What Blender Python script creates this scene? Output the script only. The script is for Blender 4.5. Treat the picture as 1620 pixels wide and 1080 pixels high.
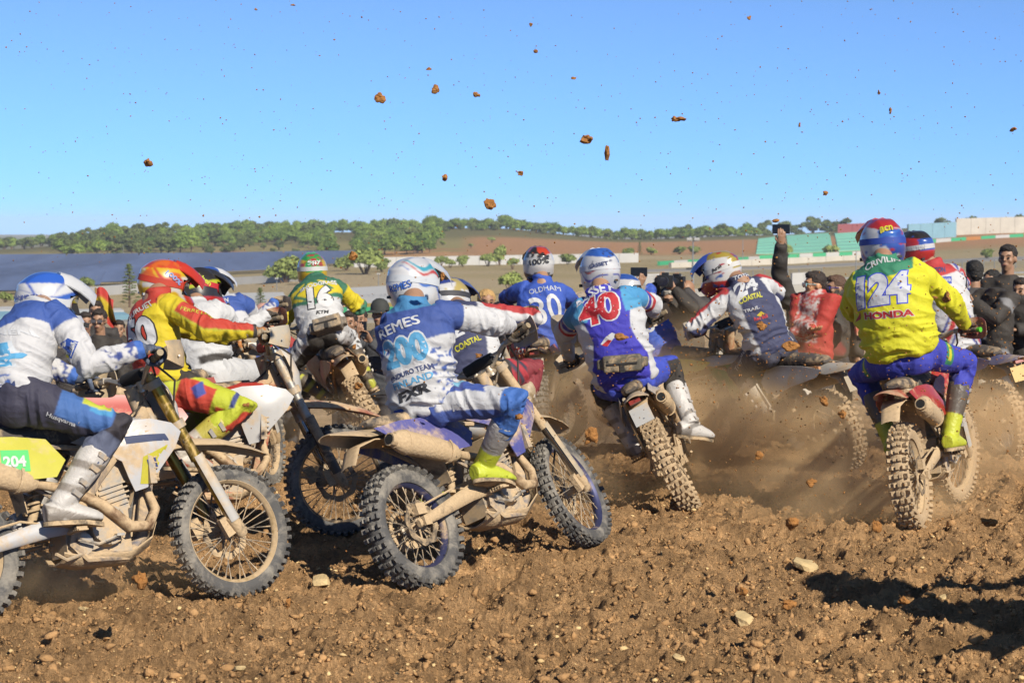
import bpy, bmesh, math, random
import numpy as np
from mathutils import Vector, Matrix
from mathutils.bvhtree import BVHTree

for o in list(bpy.data.objects):
    bpy.data.objects.remove(o)
scene = bpy.context.scene
COL = scene.collection
R = math.radians

# ------------------------------------------------------------------ camera
FPX, CX, CY, CAMH = 3150.0, 810.0, 540.0, 1.85      # photograph is 1620 x 1080
PITCH = math.atan(180.0 / FPX)
cam_d = bpy.data.cameras.new('camera')
cam = bpy.data.objects.new('camera', cam_d)
COL.objects.link(cam)
cam.location = (0, 0, CAMH)
cam.rotation_euler = (math.pi / 2 - PITCH, 0, 0)
cam_d.sensor_width = 36.0
cam_d.lens = 36.0 * FPX / 1620.0
cam_d.clip_start = 0.1
cam_d.clip_end = 6000
cam_d.dof.use_dof = True
cam_d.dof.focus_distance = 11.2
cam_d.dof.aperture_fstop = 7.1
scene.camera = cam

# ------------------------------------------------------------------ light
SUN_EL, SUN_AZ = R(35), R(147)          # azimuth clockwise from +Y: right and behind the camera
world = bpy.data.worlds.new('World')
scene.world = world
world.use_nodes = True
wn = world.node_tree
wn.nodes.clear()
w_out = wn.nodes.new('ShaderNodeOutputWorld')
w_bg = wn.nodes.new('ShaderNodeBackground')
w_sky = wn.nodes.new('ShaderNodeTexSky')
w_sky.sky_type = 'NISHITA'
w_sky.sun_disc = False
w_sky.sun_elevation = SUN_EL
w_sky.sun_rotation = SUN_AZ
w_sky.altitude = 20000
w_sky.air_density = 6.0
w_sky.dust_density = 0.0
w_sky.ozone_density = 4.3
w_bg.inputs['Strength'].default_value = 0.078
wn.links.new(w_sky.outputs[0], w_bg.inputs[0])
wn.links.new(w_bg.outputs[0], w_out.inputs[0])

sun_d = bpy.data.lights.new('sun', 'SUN')
sun_d.energy = 4.3
sun_d.angle = R(0.53)
sun_d.color = (1.0, 0.92, 0.79)
sun = bpy.data.objects.new('sun', sun_d)
COL.objects.link(sun)
to_sun = Vector((math.sin(SUN_AZ) * math.cos(SUN_EL), math.cos(SUN_AZ) * math.cos(SUN_EL), math.sin(SUN_EL)))
sun.rotation_euler = to_sun.to_track_quat('Z', 'Y').to_euler()
sun.location = (20, -20, 30)

vs = scene.view_settings
vs.view_transform = 'Standard'
vs.look = 'None'
vs.exposure = 0.85
vs.gamma = 1.0
vs.use_curve_mapping = False
scene.cycles.volume_step_rate = 1.0
scene.cycles.max_bounces = 6
scene.cycles.diffuse_bounces = 3
scene.cycles.transparent_max_bounces = 16
scene.cycles.volume_bounces = 2
# ------------------------------------------------------------------ helpers
def A3(v):
    return np.array(v, float)

def nrm(v):
    v = np.asarray(v, float)
    return v / max(1e-9, np.linalg.norm(v))

CP, SP = math.cos(PITCH), math.sin(PITCH)
CAM = A3((0, 0, CAMH))

def ray(px, py):
    u, v = (px - CX) / FPX, (CY - py) / FPX
    return A3((u, CP + v * SP, -SP + v * CP))

def at(px, py, Y):
    """point on a pixel's line of sight at world depth Y"""
    d = ray(px, py)
    return CAM + d * (Y / d[1])

def topix(p):
    q = np.asarray(p, float) - CAM
    f = q[..., 1] * CP - q[..., 2] * SP
    v = q[..., 1] * SP + q[..., 2] * CP
    return np.stack([CX + FPX * q[..., 0] / f, CY - FPX * v / f], -1)

def on_plane(px, py, z=0.0):
    d = ray(px, py)
    return CAM + d * ((z - CAMH) / d[2])

def ray_sphere(px, py, c, r, toward):
    """point on the line of sight at distance r from c, the one lying more along 'toward'"""
    d = nrm(ray(px, py))
    m = CAM - c
    b = m.dot(d)
    disc = b * b - (m.dot(m) - r * r)
    if disc <= 0:
        return CAM + d * (-b)
    s = math.sqrt(disc)
    c1, c2 = CAM + d * (-b - s), CAM + d * (-b + s)
    return c1 if (c1 - c).dot(toward) > (c2 - c).dot(toward) else c2

def lin(h):
    h = h.lstrip('#')
    c = [int(h[i:i + 2], 16) / 255 for i in (0, 2, 4)]
    return A3([x / 12.92 if x <= 0.04045 else ((x + 0.055) / 1.055) ** 2.4 for x in c])

def sstep(a, b, x):
    t = np.clip((np.asarray(x, float) - a) / (b - a), 0, 1)
    return t * t * (3 - 2 * t)

def _hash(i, j, k, seed):
    h = (i.astype(np.int64) * 374761393 + j.astype(np.int64) * 668265263 + k.astype(np.int64) * 2147483647 + seed * 1274126177) & 0xffffffff
    h = ((h ^ (h >> 13)) * 1274126177) & 0xffffffff
    h = (h ^ (h >> 16)) & 0xffffff
    return h / float(0xffffff) * 2 - 1

def vnoise(P, scale=1.0, seed=0):
    P = np.asarray(P, float) * scale
    I = np.floor(P)
    f = P - I
    f = f * f * (3 - 2 * f)
    I = I.astype(np.int64)
    r = 0
    for a in (0, 1):
        for b in (0, 1):
            for c in (0, 1):
                w = (f[:, 0] if a else 1 - f[:, 0]) * (f[:, 1] if b else 1 - f[:, 1]) * (f[:, 2] if c else 1 - f[:, 2])
                r = r + w * _hash(I[:, 0] + a, I[:, 1] + b, I[:, 2] + c, seed)
    return r

def fbm(P, scale=1.0, octs=4, seed=0, gain=0.5):
    r, a = 0, 1.0
    for k in range(octs):
        r = r + a * vnoise(P, scale, seed + k)
        scale *= 2.07
        a *= gain
    return r

class MB:
    """collects shapes for one mesh"""
    def __init__(s):
        s.v, s.f = [], []

    def add(s, V, F):
        n = len(s.v)
        s.v.extend([tuple(map(float, p)) for p in V])
        s.f.extend([tuple(i + n for i in q) for q in F])
        return s

    def box(s, c, size, M=None, taper=1.0):
        hx, hy, hz = [q / 2 for q in size]
        V = []
        for z in (-1, 1):
            t = taper if z > 0 else 1
            for x, y in ((-1, -1), (1, -1), (1, 1), (-1, 1)):
                V.append(A3((x * hx * t, y * hy * t, z * hz)))
        if M is not None:
            M = np.array(M)[:3, :3]
            V = [M @ p for p in V]
        V = [p + A3(c) for p in V]
        return s.add(V, [(3, 2, 1, 0), (4, 5, 6, 7), (0, 1, 5, 4), (1, 2, 6, 5), (2, 3, 7, 6), (3, 0, 4, 7)])

    def loft(s, rings, cap=True, closed=True):
        n = len(rings[0])
        V = [p for r in rings for p in r]
        F = []
        for i in range(len(rings) - 1):
            for j in range(n if closed else n - 1):
                k = (j + 1) % n
                F.append((i * n + j, i * n + k, (i + 1) * n + k, (i + 1) * n + j))
        if cap and closed:
            F.append(tuple(range(n))[::-1])
            F.append(tuple((len(rings) - 1) * n + j for j in range(n)))
        return s.add(V, F)

    def tube(s, path, r, n=8, up=(0, 0, 1), cap=True):
        """r: number, list of numbers or of (side, up) half widths"""
        path = [A3(p) for p in path]
        m = len(path)
        if not isinstance(r, (list, tuple)) or (isinstance(r, tuple) and len(r) == 2 and m != 2):
            r = [r] * m
        rings = []
        ref = A3(up)
        for i in range(m):
            t = nrm(path[min(i + 1, m - 1)] - path[max(i - 1, 0)])
            u = ref - t * ref.dot(t)
            if np.linalg.norm(u) < 1e-3:
                u = A3((1, 0, 0)) - t * t[0]
            u = nrm(u)
            ref = u if i else u
            sd = np.cross(t, u)
            a, b = (r[i] if isinstance(r[i], (tuple, list)) else (r[i], r[i]))
            rings.append([path[i] + sd * a * math.cos(2 * math.pi * k / n) + u * b * math.sin(2 * math.pi * k / n) for k in range(n)])
        return s.loft(rings, cap)

    def ball(s, c, r, n=12, m=8, M=None):
        r = (r, r, r) if not isinstance(r, (tuple, list)) else r
        M = np.eye(3) if M is None else np.array(M)[:3, :3]
        rings = []
        for i in range(1, m):
            a = math.pi * i / m
            rings.append([A3(c) + M @ A3((r[0] * math.sin(a) * math.cos(2 * math.pi * k / n), r[1] * math.sin(a) * math.sin(2 * math.pi * k / n), -r[2] * math.cos(a))) for k in range(n)])
        return s.loft(rings)

    def lathe(s, prof, n=32, axis='y', c=(0, 0, 0), closed=False):
        """prof: (offset along the axis, radius)"""
        rings = []
        for k in range(n):
            a = 2 * math.pi * k / n
            ca, sa = math.cos(a), math.sin(a)
            ring = []
            for o, r in prof:
                q = {'y': (r * ca, o, r * sa), 'z': (r * ca, r * sa, o), 'x': (o, r * ca, r * sa)}[axis]
                ring.append(A3(q) + A3(c))
            rings.append(ring)
        rings.append(rings[0])
        m = len(prof)
        V = [p for r_ in rings[:-1] for p in r_]
        F = []
        for i in range(n):
            i2 = (i + 1) % n
            for j in range(m if closed else m - 1):
                k = (j + 1) % m
                F.append((i * m + j, i * m + k, i2 * m + k, i2 * m + j))
        return s.add(V, F)

    def plate(s, pts, fy, th):
        """outline in x,z; fy(x,z) gives y of the outer face; th thickness to the inside (sign carries the side)"""
        n = len(pts)
        cx, cz = sum(p[0] for p in pts) / n, sum(p[1] for p in pts) / n
        V, F = [], []
        rows = (1.0, 0.66, 0.33)
        for side in (0, 1):
            for k in rows:
                for x, z in pts:
                    X, Z = cx + (x - cx) * k, cz + (z - cz) * k
                    V.append((X, fy(X, Z) - (th if side else 0), Z))
            V.append((cx, fy(cx, cz) - (th if side else 0), cz))
        L = 3 * n + 1
        for side in (0, 1):
            o = side * L
            for i in range(n):
                j = (i + 1) % n
                for q in (0, 1):
                    f = (o + q * n + i, o + q * n + j, o + (q + 1) * n + j, o + (q + 1) * n + i)
                    F.append(f if side else f[::-1])
                f = (o + 2 * n + i, o + 2 * n + j, o + 3 * n)
                F.append(f if side else f[::-1])
        for i in range(n):
            j = (i + 1) % n
            F.append((i, j, L + j, L + i))
        return s.add(V, F)

    def mesh(s, name='mesh', smooth=True, auto=40):
        me = bpy.data.meshes.new(name)
        me.from_pydata(s.v, [], s.f)
        me.update()
        if smooth:
            shade(me, auto)
        return me

def fixn(me):
    bm = bmesh.new()
    bm.from_mesh(me)
    bmesh.ops.recalc_face_normals(bm, faces=bm.faces)
    bm.to_mesh(me)
    bm.free()

def shade(me, auto=40):
    fixn(me)
    me.polygons.foreach_set('use_smooth', [True] * len(me.polygons))
    try:
        me.set_sharp_from_angle(angle=R(auto))
    except Exception:
        pass
    me.update()

def link(name, me, mat=None, parent=None, M=None):
    o = bpy.data.objects.new(name, me)
    COL.objects.link(o)
    if mat is not None:
        if len(me.materials) == 0:
            me.materials.append(None)
        o.material_slots[0].link = 'OBJECT'
        o.material_slots[0].material = mat
    if parent is not None:
        o.parent = parent
    if M is not None:
        o.matrix_local = M
    return o

def empty(name, loc=(0, 0, 0), rz=0.0):
    o = bpy.data.objects.new(name, None)
    o.empty_display_size = 0.2
    COL.objects.link(o)
    o.location = loc
    o.rotation_euler = (0, 0, rz)
    return o

def tag(o, label=None, cat=None, group=None, kind=None):
    if label: o['label'] = label
    if cat: o['category'] = cat
    if group: o['group'] = group
    if kind: o['kind'] = kind
    return o

def from_arrays(name, V, F, smooth=False):
    """V (n,3) array, F (m,k) array"""
    V = np.ascontiguousarray(V, np.float32)
    F = np.ascontiguousarray(F, np.int32)
    me = bpy.data.meshes.new(name)
    m, k = F.shape
    me.vertices.add(len(V))
    me.vertices.foreach_set('co', V.ravel())
    me.loops.add(m * k)
    me.loops.foreach_set('vertex_index', F.ravel())
    me.polygons.add(m)
    me.polygons.foreach_set('loop_start', np.arange(0, m * k, k, dtype=np.int32))
    me.polygons.foreach_set('loop_total', np.full(m, k, dtype=np.int32))
    if smooth:
        me.polygons.foreach_set('use_smooth', np.ones(m, bool))
    me.update(calc_edges=True)
    me.validate()
    return me

def verts(me):
    a = np.empty(len(me.vertices) * 3, np.float32)
    me.vertices.foreach_get('co', a)
    return a.reshape(-1, 3).astype(float)

def vnormals(me):
    a = np.empty(len(me.vertices) * 3, np.float32)
    me.vertex_normals.foreach_get('vector', a)
    return a.reshape(-1, 3).astype(float)

def set_verts(me, V):
    me.vertices.foreach_set('co', np.ascontiguousarray(V, np.float32).ravel())
    me.update()

def dye(c):
    """photo colour of a sunlit thing to base colour"""
    c = np.asarray(c, float) ** 1.1
    return .70 * c / (1 + .62 * c)
PAINT_K = .64
def paint(me, rgb, PAINT_K=PAINT_K, SOFT=1):
    n = len(me.vertices)
    if SOFT:
        # soften the stair steps of printed edges over neighbouring points
        rgb = np.array(rgb, float)
        E = np.empty(len(me.edges) * 2, np.int32); me.edges.foreach_get('vertices', E); E = E.reshape(-1, 2)
        deg = np.bincount(E.ravel(), minlength=n).astype(float)[:, None]
        for _ in range(SOFT):
            acc = np.stack([np.bincount(E[:, 0], rgb[E[:, 1], k], n) + np.bincount(E[:, 1], rgb[E[:, 0], k], n) for k in range(3)], 1)
            rgb = rgb * .4 + acc / np.maximum(deg, 1) * .6
    at_ = me.color_attributes.get('Col') or me.color_attributes.new('Col', 'FLOAT_COLOR', 'POINT')
    c = np.ones((n, 4), np.float32)
    q = np.clip(np.asarray(rgb, float), 0, 1)
    c[:, :3] = q if PAINT_K == 1.0 else dye(q)
    at_.data.foreach_set('color', c.ravel())

# a side scene only for evaluating modifiers and text quickly; removed at the end
_tmp = bpy.data.scenes.new('workbench')
def evaluated_mesh(o):
    _tmp.collection.objects.link(o)
    vl = _tmp.view_layers[0]
    vl.update()
    out = bpy.data.meshes.new_from_object(o.evaluated_get(vl.depsgraph))
    bpy.data.objects.remove(o)
    return out

def remesh(mb, voxel, smooth=5, factor=0.5):
    me = mb.mesh('tmp', smooth=False) if isinstance(mb, MB) else mb
    fixn(me)
    o = bpy.data.objects.new('tmp', me)
    m = o.modifiers.new('r', 'REMESH')
    m.mode = 'VOXEL'
    m.voxel_size = voxel
    m.use_smooth_shade = True
    if smooth:
        q = o.modifiers.new('s', 'SMOOTH')
        q.factor = factor
        q.iterations = smooth
    out = evaluated_mesh(o)
    bpy.data.meshes.remove(me)
    out.materials.clear()
    out.polygons.foreach_set('use_smooth', [True] * len(out.polygons))
    return out

def bvh_of(me):
    return BVHTree.FromPolygons([v.co for v in me.vertices], [tuple(p.vertices) for p in me.polygons])

# ------------------------------------------------------------------ lettering
_font_cache = {}
def text_mesh2d(body, bold=0.0, shear=0.0, spacing=1.0):
    key = (body, bold, shear, spacing)
    if key not in _font_cache:
        cu = bpy.data.curves.new('t', 'FONT')
        cu.body = body
        cu.size = 1.0
        cu.offset = bold
        cu.shear = shear
        cu.space_character = spacing
        cu.resolution_u = 4
        cu.fill_mode = 'FRONT'
        o = bpy.data.objects.new('t', cu)
        me = evaluated_mesh(o)
        V = verts(me)
        T = []
        me.calc_loop_triangles()
        for t in me.loop_triangles:
            T.append(tuple(t.vertices))
        bpy.data.meshes.remove(me)
        bpy.data.curves.remove(cu)
        mn, mx = V[:, :2].min(0), V[:, :2].max(0)
        _font_cache[key] = ((V[:, :2] - mn) / (mx - mn), T, (mx - mn))
    return _font_cache[key]

def drape(name, polys2d, tris, A, X, Y, N, W, H, bvh, off, mat, parent, cell=0.02, inv=None):
    """lay flat 2-D triangles (unit square) with corner A, axes X,Y sized W,H onto a surface along -N"""
    bm = bmesh.new()
    vs_ = [bm.verts.new((p[0] * W, p[1] * H, 0)) for p in polys2d]
    for t in tris:
        try:
            bm.faces.new([vs_[i] for i in t])
        except ValueError:
            pass
    xs = [v.co.x for v in bm.verts]; ys = [v.co.y for v in bm.verts]
    for lo, hi, no in ((min(xs), max(xs), (1, 0, 0)), (min(ys), max(ys), (0, 1, 0))):
        k = lo + cell
        while k < hi:
            bmesh.ops.bisect_plane(bm, geom=bm.verts[:] + bm.edges[:] + bm.faces[:], plane_co=Vector(no) * k, plane_no=no)
            k += cell
    Nv = Vector(N)
    for v in bm.verts:
        p = Vector(A + X * v.co.x + Y * v.co.y)
        hit = bvh.ray_cast(p + Nv * 0.25, -Nv, 0.6)
        if hit[0] is None:
            hit = bvh.find_nearest(p)
        n = hit[1]
        if n.dot(Nv) < 0:
            n = -n
        v.co = hit[0] + (n * 0.5 + Nv * 0.5).normalized() * off
    bad = [f for f in bm.faces if any(e.calc_length() > 3.2 * cell for e in f.edges)]
    if bad and len(bad) < len(bm.faces):
        bmesh.ops.delete(bm, geom=bad, context='FACES')
    me = bpy.data.meshes.new(name)
    bm.to_mesh(me)
    bm.free()
    return link(name, me, mat, parent)

def surf(bvh, px, py, hint=None):
    d = Vector(ray(px, py)).normalized()
    h = bvh.ray_cast(Vector(CAM), d, 5000)
    if h[0] is None:
        # nearest surface point to the line of sight
        best = None
        base = hint if hint is not None else 11.0
        for k in range(25):
            q = Vector(CAM) + d * (base - 0.5 + k * 0.042)
            r = bvh.find_nearest(q)
            if r[0] is not None and (best is None or r[3] < best[3]):
                best = r
        return A3(best[0]), A3(best[1])
    return A3(h[0]), A3(h[1])

def letters(name, body, p0, p1, hpx, mat, ob, bvh, off=0.003, cell=0.02, bold=0.0, shear=0.0, spacing=1.0, base=A3((0, 0, 0)), hint=None, outline=None, outw=0.03, nhint=None):
    """lettering on a surface: baseline from pixel p0 to p1, hpx tall (photo pixels)"""
    a, n1 = surf(bvh, p0[0], p0[1], hint)
    b, n2 = surf(bvh, p1[0], p1[1], hint)
    mx_, my_ = (p0[0] + p1[0]) / 2, (p0[1] + p1[1]) / 2
    dx, dy = p1[0] - p0[0], p1[1] - p0[1]
    L = math.hypot(dx, dy)
    c, n3 = surf(bvh, mx_ + dy / L * hpx * 0.5, my_ - dx / L * hpx * 0.5, hint)
    view = nrm(CAM - c)
    N = nrm(n1 + n2 + 2 * n3 + 0.6 * view) if nhint is None else nrm(nhint)
    if N.dot(view) < 0:
        N = -N
    # keep the plane through c facing N; rebuild the corners on it from the pixels
    def onp(px, py):
        d = ray(px, py)
        return CAM + d * ((c - CAM).dot(N) / d.dot(N))
    a2, b2 = onp(*p0), onp(*p1)
    t2 = onp(p0[0] + dy / L * hpx, p0[1] - dx / L * hpx)
    X = b2 - a2; W = np.linalg.norm(X); X = X / W
    Yv = t2 - a2; H = np.linalg.norm(Yv); Yv = Yv / H
    P, T, sz = text_mesh2d(body, bold, shear, spacing)
    if outline is not None:
        P2, T2, sz2 = text_mesh2d(body, bold + outw, shear, spacing)
        e = outw
        gx, gy = e / sz[0], e / sz[1]
        Pq = np.stack([P2[:, 0] * (1 + 2 * gx) - gx, P2[:, 1] * (1 + 2 * gy) - gy], 1)
        drape(name + "_outline", Pq, T2, a2, X, Yv, N, W, H, bvh, off * 0.55, outline, ob, cell)
    return drape(name, P, T, a2, X, Yv, N, W, H, bvh, off, mat, ob, cell)

def patch(name, pts, mat, ob, bvh, off=0.002, hint=None):
    """flat coloured shape on a surface, outline in photo pixels"""
    P = np.array(pts, float)
    cpx = P.mean(0)
    c, n = surf(bvh, cpx[0], cpx[1], hint)
    view = nrm(CAM - c)
    N = nrm(n + 0.5 * view)
    if N.dot(view) < 0:
        N = -N
    Q = []
    for p in P:
        d = ray(*p)
        Q.append(CAM + d * ((c - CAM).dot(N) / d.dot(N)))
    Q = np.array(Q)
    X = nrm(Q[1] - Q[0])
    Yv = nrm(np.cross(N, X))
    uv = np.stack([(Q - Q[0]) @ X, (Q - Q[0]) @ Yv], 1)
    return drape(name, uv, [tuple(range(len(pts)))], Q[0], X, Yv, N, 1.0, 1.0, bvh, off, mat, ob)

# ------------------------------------------------------------------ materials
MATS = {}
def nodes_of(name):
    m = bpy.data.materials.new(name)
    m.use_nodes = True
    nt = m.node_tree
    b = nt.nodes['Principled BSDF']
    return m, nt, b

def N_(nt, typ, **kw):
    n = nt.nodes.new(typ)
    for k, v in kw.items():
        if k in n.inputs:
            n.inputs[k].default_value = v
        else:
            setattr(n, k, v)
    return n

DIRT = lin('#a99272')
def mat(name, color, rough=0.5, metal=0.0, dirt=0.0, dscale=9.0, bump=0.0, bscale=60.0, coat=0.0, vary=0.08, dirtcol=None, spec=0.5, soften=True):
    """plain surface with uneven tone and, where dirt > 0, patches of dried mud"""
    key = (name,)
    if key in MATS:
        return MATS[key]
    if isinstance(color, str):
        color = lin(color)
    if max(color) > .4 and soften:
        color = dye(color)
    m, nt, b = nodes_of(name)
    tc = N_(nt, 'ShaderNodeTexCoord')
    n1 = N_(nt, 'ShaderNodeTexNoise', Scale=dscale, Detail=6.0, Roughness=0.65)
    nt.links.new(tc.outputs['Object'], n1.inputs['Vector'])
    hsv = N_(nt, 'ShaderNodeMix', data_type='RGBA', blend_type='MULTIPLY')
    hsv.inputs[0].default_value = 1.0
    hsv.inputs[6].default_value = (*color, 1)
    mr = N_(nt, 'ShaderNodeMapRange')
    mr.inputs[1].default_value = 0.3; mr.inputs[2].default_value = 0.7
    mr.inputs[3].default_value = 1 - vary; mr.inputs[4].default_value = 1 + vary
    nt.links.new(n1.outputs[0], mr.inputs[0])
    nt.links.new(mr.outputs[0], hsv.inputs[7])
    col = hsv.outputs[2]
    b.inputs['Roughness'].default_value = rough
    b.inputs['Metallic'].default_value = metal
    b.inputs['Specular IOR Level'].default_value = spec
    if coat:
        b.inputs['Coat Weight'].default_value = coat
        b.inputs['Coat Roughness'].default_value = 0.12
    if dirt > 0:
        n2 = N_(nt, 'ShaderNodeTexNoise', Scale=dscale * 0.7, Detail=8.0, Roughness=0.72, Distortion=0.4)
        nt.links.new(tc.outputs['Object'], n2.inputs['Vector'])
        r2 = N_(nt, 'ShaderNodeMapRange')
        lo = 0.72 - 0.55 * dirt
        r2.inputs[1].default_value = lo; r2.inputs[2].default_value = lo + 0.16
        r2.inputs[3].default_value = 0.12 * min(1, dirt * 1.6); r2.inputs[4].default_value = 0.95
        nt.links.new(n2.outputs[0], r2.inputs[0])
        n3 = N_(nt, 'ShaderNodeTexNoise', Scale=dscale * 6, Detail=3.0)
        nt.links.new(tc.outputs['Object'], n3.inputs['Vector'])
        dc = N_(nt, 'ShaderNodeMix', data_type='RGBA')
        D0 = DIRT if dirtcol is None else dirtcol
        dc.inputs[6].default_value = (*(D0 * 0.72), 1); dc.inputs[7].default_value = (*(D0 * 1.25), 1)
        nt.links.new(n3.outputs[0], dc.inputs[0])
        mx = N_(nt, 'ShaderNodeMix', data_type='RGBA')
        nt.links.new(r2.outputs[0], mx.inputs[0])
        nt.links.new(col, mx.inputs[6])
        nt.links.new(dc.outputs[2], mx.inputs[7])
        col = mx.outputs[2]
        rr = N_(nt, 'ShaderNodeMapRange')
        rr.inputs[3].default_value = rough; rr.inputs[4].default_value = 0.92
        nt.links.new(r2.outputs[0], rr.inputs[0])
        nt.links.new(rr.outputs[0], b.inputs['Roughness'])
        if metal:
            r3 = N_(nt, 'ShaderNodeMapRange')
            r3.inputs[3].default_value = metal; r3.inputs[4].default_value = 0
            nt.links.new(r2.outputs[0], r3.inputs[0])
            nt.links.new(r3.outputs[0], b.inputs['Metallic'])
    nt.links.new(col, b.inputs['Base Color'])
    if bump:
        nb = N_(nt, 'ShaderNodeTexNoise', Scale=bscale, Detail=4.0)
        nt.links.new(tc.outputs['Object'], nb.inputs['Vector'])
        bp = N_(nt, 'ShaderNodeBump', Strength=bump, Distance=0.01)
        nt.links.new(nb.outputs[0], bp.inputs['Height'])
        nt.links.new(bp.outputs[0], b.inputs['Normal'])
    MATS[key] = m
    return m

def mat_paint(name, rough=0.75, coat=0.0, specks=0.25, dust=0.1, weave=True, sheen=0.0):
    """surface coloured by the 'Col' attribute (printed cloth, helmet graphics) with mud specks"""
    key = (name,)
    if key in MATS:
        return MATS[key]
    m, nt, b = nodes_of(name)
    tc = N_(nt, 'ShaderNodeTexCoord')
    at_ = N_(nt, 'ShaderNodeVertexColor', layer_name='Col')
    n2 = N_(nt, 'ShaderNodeTexNoise', Scale=24.0, Detail=6.0, Roughness=0.7)
    nt.links.new(tc.outputs['Object'], n2.inputs['Vector'])
    r2 = N_(nt, 'ShaderNodeMapRange')
    lo = 0.76 - 0.25 * specks
    r2.inputs[1].default_value = lo; r2.inputs[2].default_value = lo + 0.05
    r2.inputs[3].default_value = dust; r2.inputs[4].default_value = 0.85
    nt.links.new(n2.outputs[0], r2.inputs[0])
    mx = N_(nt, 'ShaderNodeMix', data_type='RGBA')
    nt.links.new(r2.outputs[0], mx.inputs[0])
    nt.links.new(at_.outputs[0], mx.inputs[6])
    mx.inputs[7].default_value = (*(DIRT * 0.9), 1)
    nt.links.new(mx.outputs[2], b.inputs['Base Color'])
    b.inputs['Roughness'].default_value = rough
    if coat:
        b.inputs['Coat Weight'].default_value = coat
        b.inputs['Coat Roughness'].default_value = 0.08
    if sheen:
        b.inputs['Sheen Weight'].default_value = sheen
    if weave:
        nb = N_(nt, 'ShaderNodeTexNoise', Scale=15.0, Detail=6.0, Roughness=0.55, Distortion=1.2)
        nt.links.new(tc.outputs['Object'], nb.inputs['Vector'])
        bp = N_(nt, 'ShaderNodeBump', Strength=0.45, Distance=0.02)
        nt.links.new(nb.outputs[0], bp.inputs['Height'])
        nt.links.new(bp.outputs[0], b.inputs['Normal'])
    MATS[key] = m
    return m

def ink(hexc, rough=0.7):
    return mat('ink_' + hexc.lstrip('#'), hexc, rough, vary=0.05, dirt=0.02, dscale=30)
# ------------------------------------------------------------------ terrain
T_PX = np.array([-1500, -300, 0, 250, 560, 760, 1000, 1200, 1400, 1620, 2000, 3200.])
T_D = np.array([30, 45, 70, 110, 160, 230, 300, 400, 500, 620, 680, 900, 1500, 4000.])
T_PY = np.array([
    [650] * 12,
    [575] * 12,
    [522, 522, 522, 522, 522, 520, 512, 505, 500, 498, 498, 498],
    [499, 499, 499, 499, 497, 492, 482, 474, 468, 464, 462, 462],
    [484, 484, 484, 482, 478, 470, 462, 455, 448, 442, 440, 440],
    [468, 468, 466, 458, 442, 440, 440, 434, 428, 422, 420, 420],
    [444, 444, 440, 435, 424, 421, 419, 418, 412, 405, 403, 403],
    [419, 419, 418, 416, 412, 408, 403, 404, 398, 390, 388, 388],
    [405, 405, 403, 393, 388, 384, 386, 383, 376, 371, 370, 370],
    [400, 399, 394, 370, 366, 359, 378, 372, 361, 351, 350, 350],
    [402, 401, 399, 380, 378, 373, 382, 377, 368, 360, 360, 360],
    [404] * 12,
    [384] * 12,
    [371] * 12], float)

def near_h(x, y):
    drop = .75 - .6 * sstep(.6, 2.8, x)
    return -drop * sstep(16.8, 21.0, y)

def terrain(x, y):
    x = np.asarray(x, float); y = np.asarray(y, float)
    yy = np.maximum(y, 1.0)
    px = np.clip(CX + FPX * x / yy, T_PX[0], T_PX[-1])
    ld = np.log(np.clip(yy, 30, 3999.0)); lD = np.log(T_D)
    i = np.clip(np.searchsorted(lD, ld) - 1, 0, len(T_D) - 2)
    j = np.clip(np.searchsorted(T_PX, px) - 1, 0, len(T_PX) - 2)
    a = (ld - lD[i]) / (lD[i + 1] - lD[i])
    b = (px - T_PX[j]) / (T_PX[j + 1] - T_PX[j])
    b = b * b * (3 - 2 * b)
    py = (T_PY[i, j] * (1 - a) + T_PY[i + 1, j] * a) * (1 - b) + (T_PY[i, j + 1] * (1 - a) + T_PY[i + 1, j + 1] * a) * b
    zf = CAMH - (py - 360) / FPX * yy
    w = sstep(23, 31, yy)
    return near_h(x, y) * (1 - w) + zf * w

def rough(x, y):
    """churned soil relief near the camera"""
    P = np.stack([x, y, np.zeros_like(x)], 1)
    n = .030 * vnoise(P, 1.3, 1) + .020 * vnoise(P, 3.7, 2)
    m = vnoise(P + .05 * np.stack([vnoise(P, 7, 11), vnoise(P, 7, 12), 0 * x], 1), 9, 3)
    n = n + .016 * m + .026 * (1 - 2 * np.abs(vnoise(P, 14, 4))) + .018 * vnoise(P, 31, 5) + .013 * vnoise(P, 62, 6)
    for x0, a_, b_ in ((-.95, .75, .02), (-2.3, .9, .01), (.55, .42, .03), (1.75, .5, -.02), (-1.5, 1.5, .05), (2.7, .95, .0), (-.2, .2, -.04)):
        d = (x - (x0 + a_ * (y - 9.5) + b_ * (y - 9.5) ** 2)) / math.sqrt(1 + a_ * a_) + .05 * vnoise(P, 1.9, 55)
        n = n - .034 * np.exp(-(d / .055) ** 2) + .022 * np.exp(-((np.abs(d) - .12) / .05) ** 2)
    n = n + .03 * vnoise(P, .55, 66)
    far = sstep(40, 15, y)
    return (n - .012) * far + 1.0 * (1 - far) * .05 * vnoise(P, .4, 9)

def ground_z(x, y):
    x = np.atleast_1d(np.asarray(x, float)); y = np.atleast_1d(np.asarray(y, float))
    return terrain(x, y) + rough(x, y)

def hit(px, py, y0=24.0, y1=3500.0):
    """where a line of sight meets the far terrain"""
    d = ray(px, py)
    ys = np.exp(np.linspace(math.log(y0), math.log(y1), 3000))
    P = CAM[None] + d[None] * (ys / d[1])[:, None]
    below = P[:, 2] < terrain(P[:, 0], P[:, 1])
    k = int(np.argmax(below)) if below.any() else len(ys) - 1
    q = P[k].copy()
    q[2] = float(terrain(q[0], q[1]))
    return q

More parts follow.
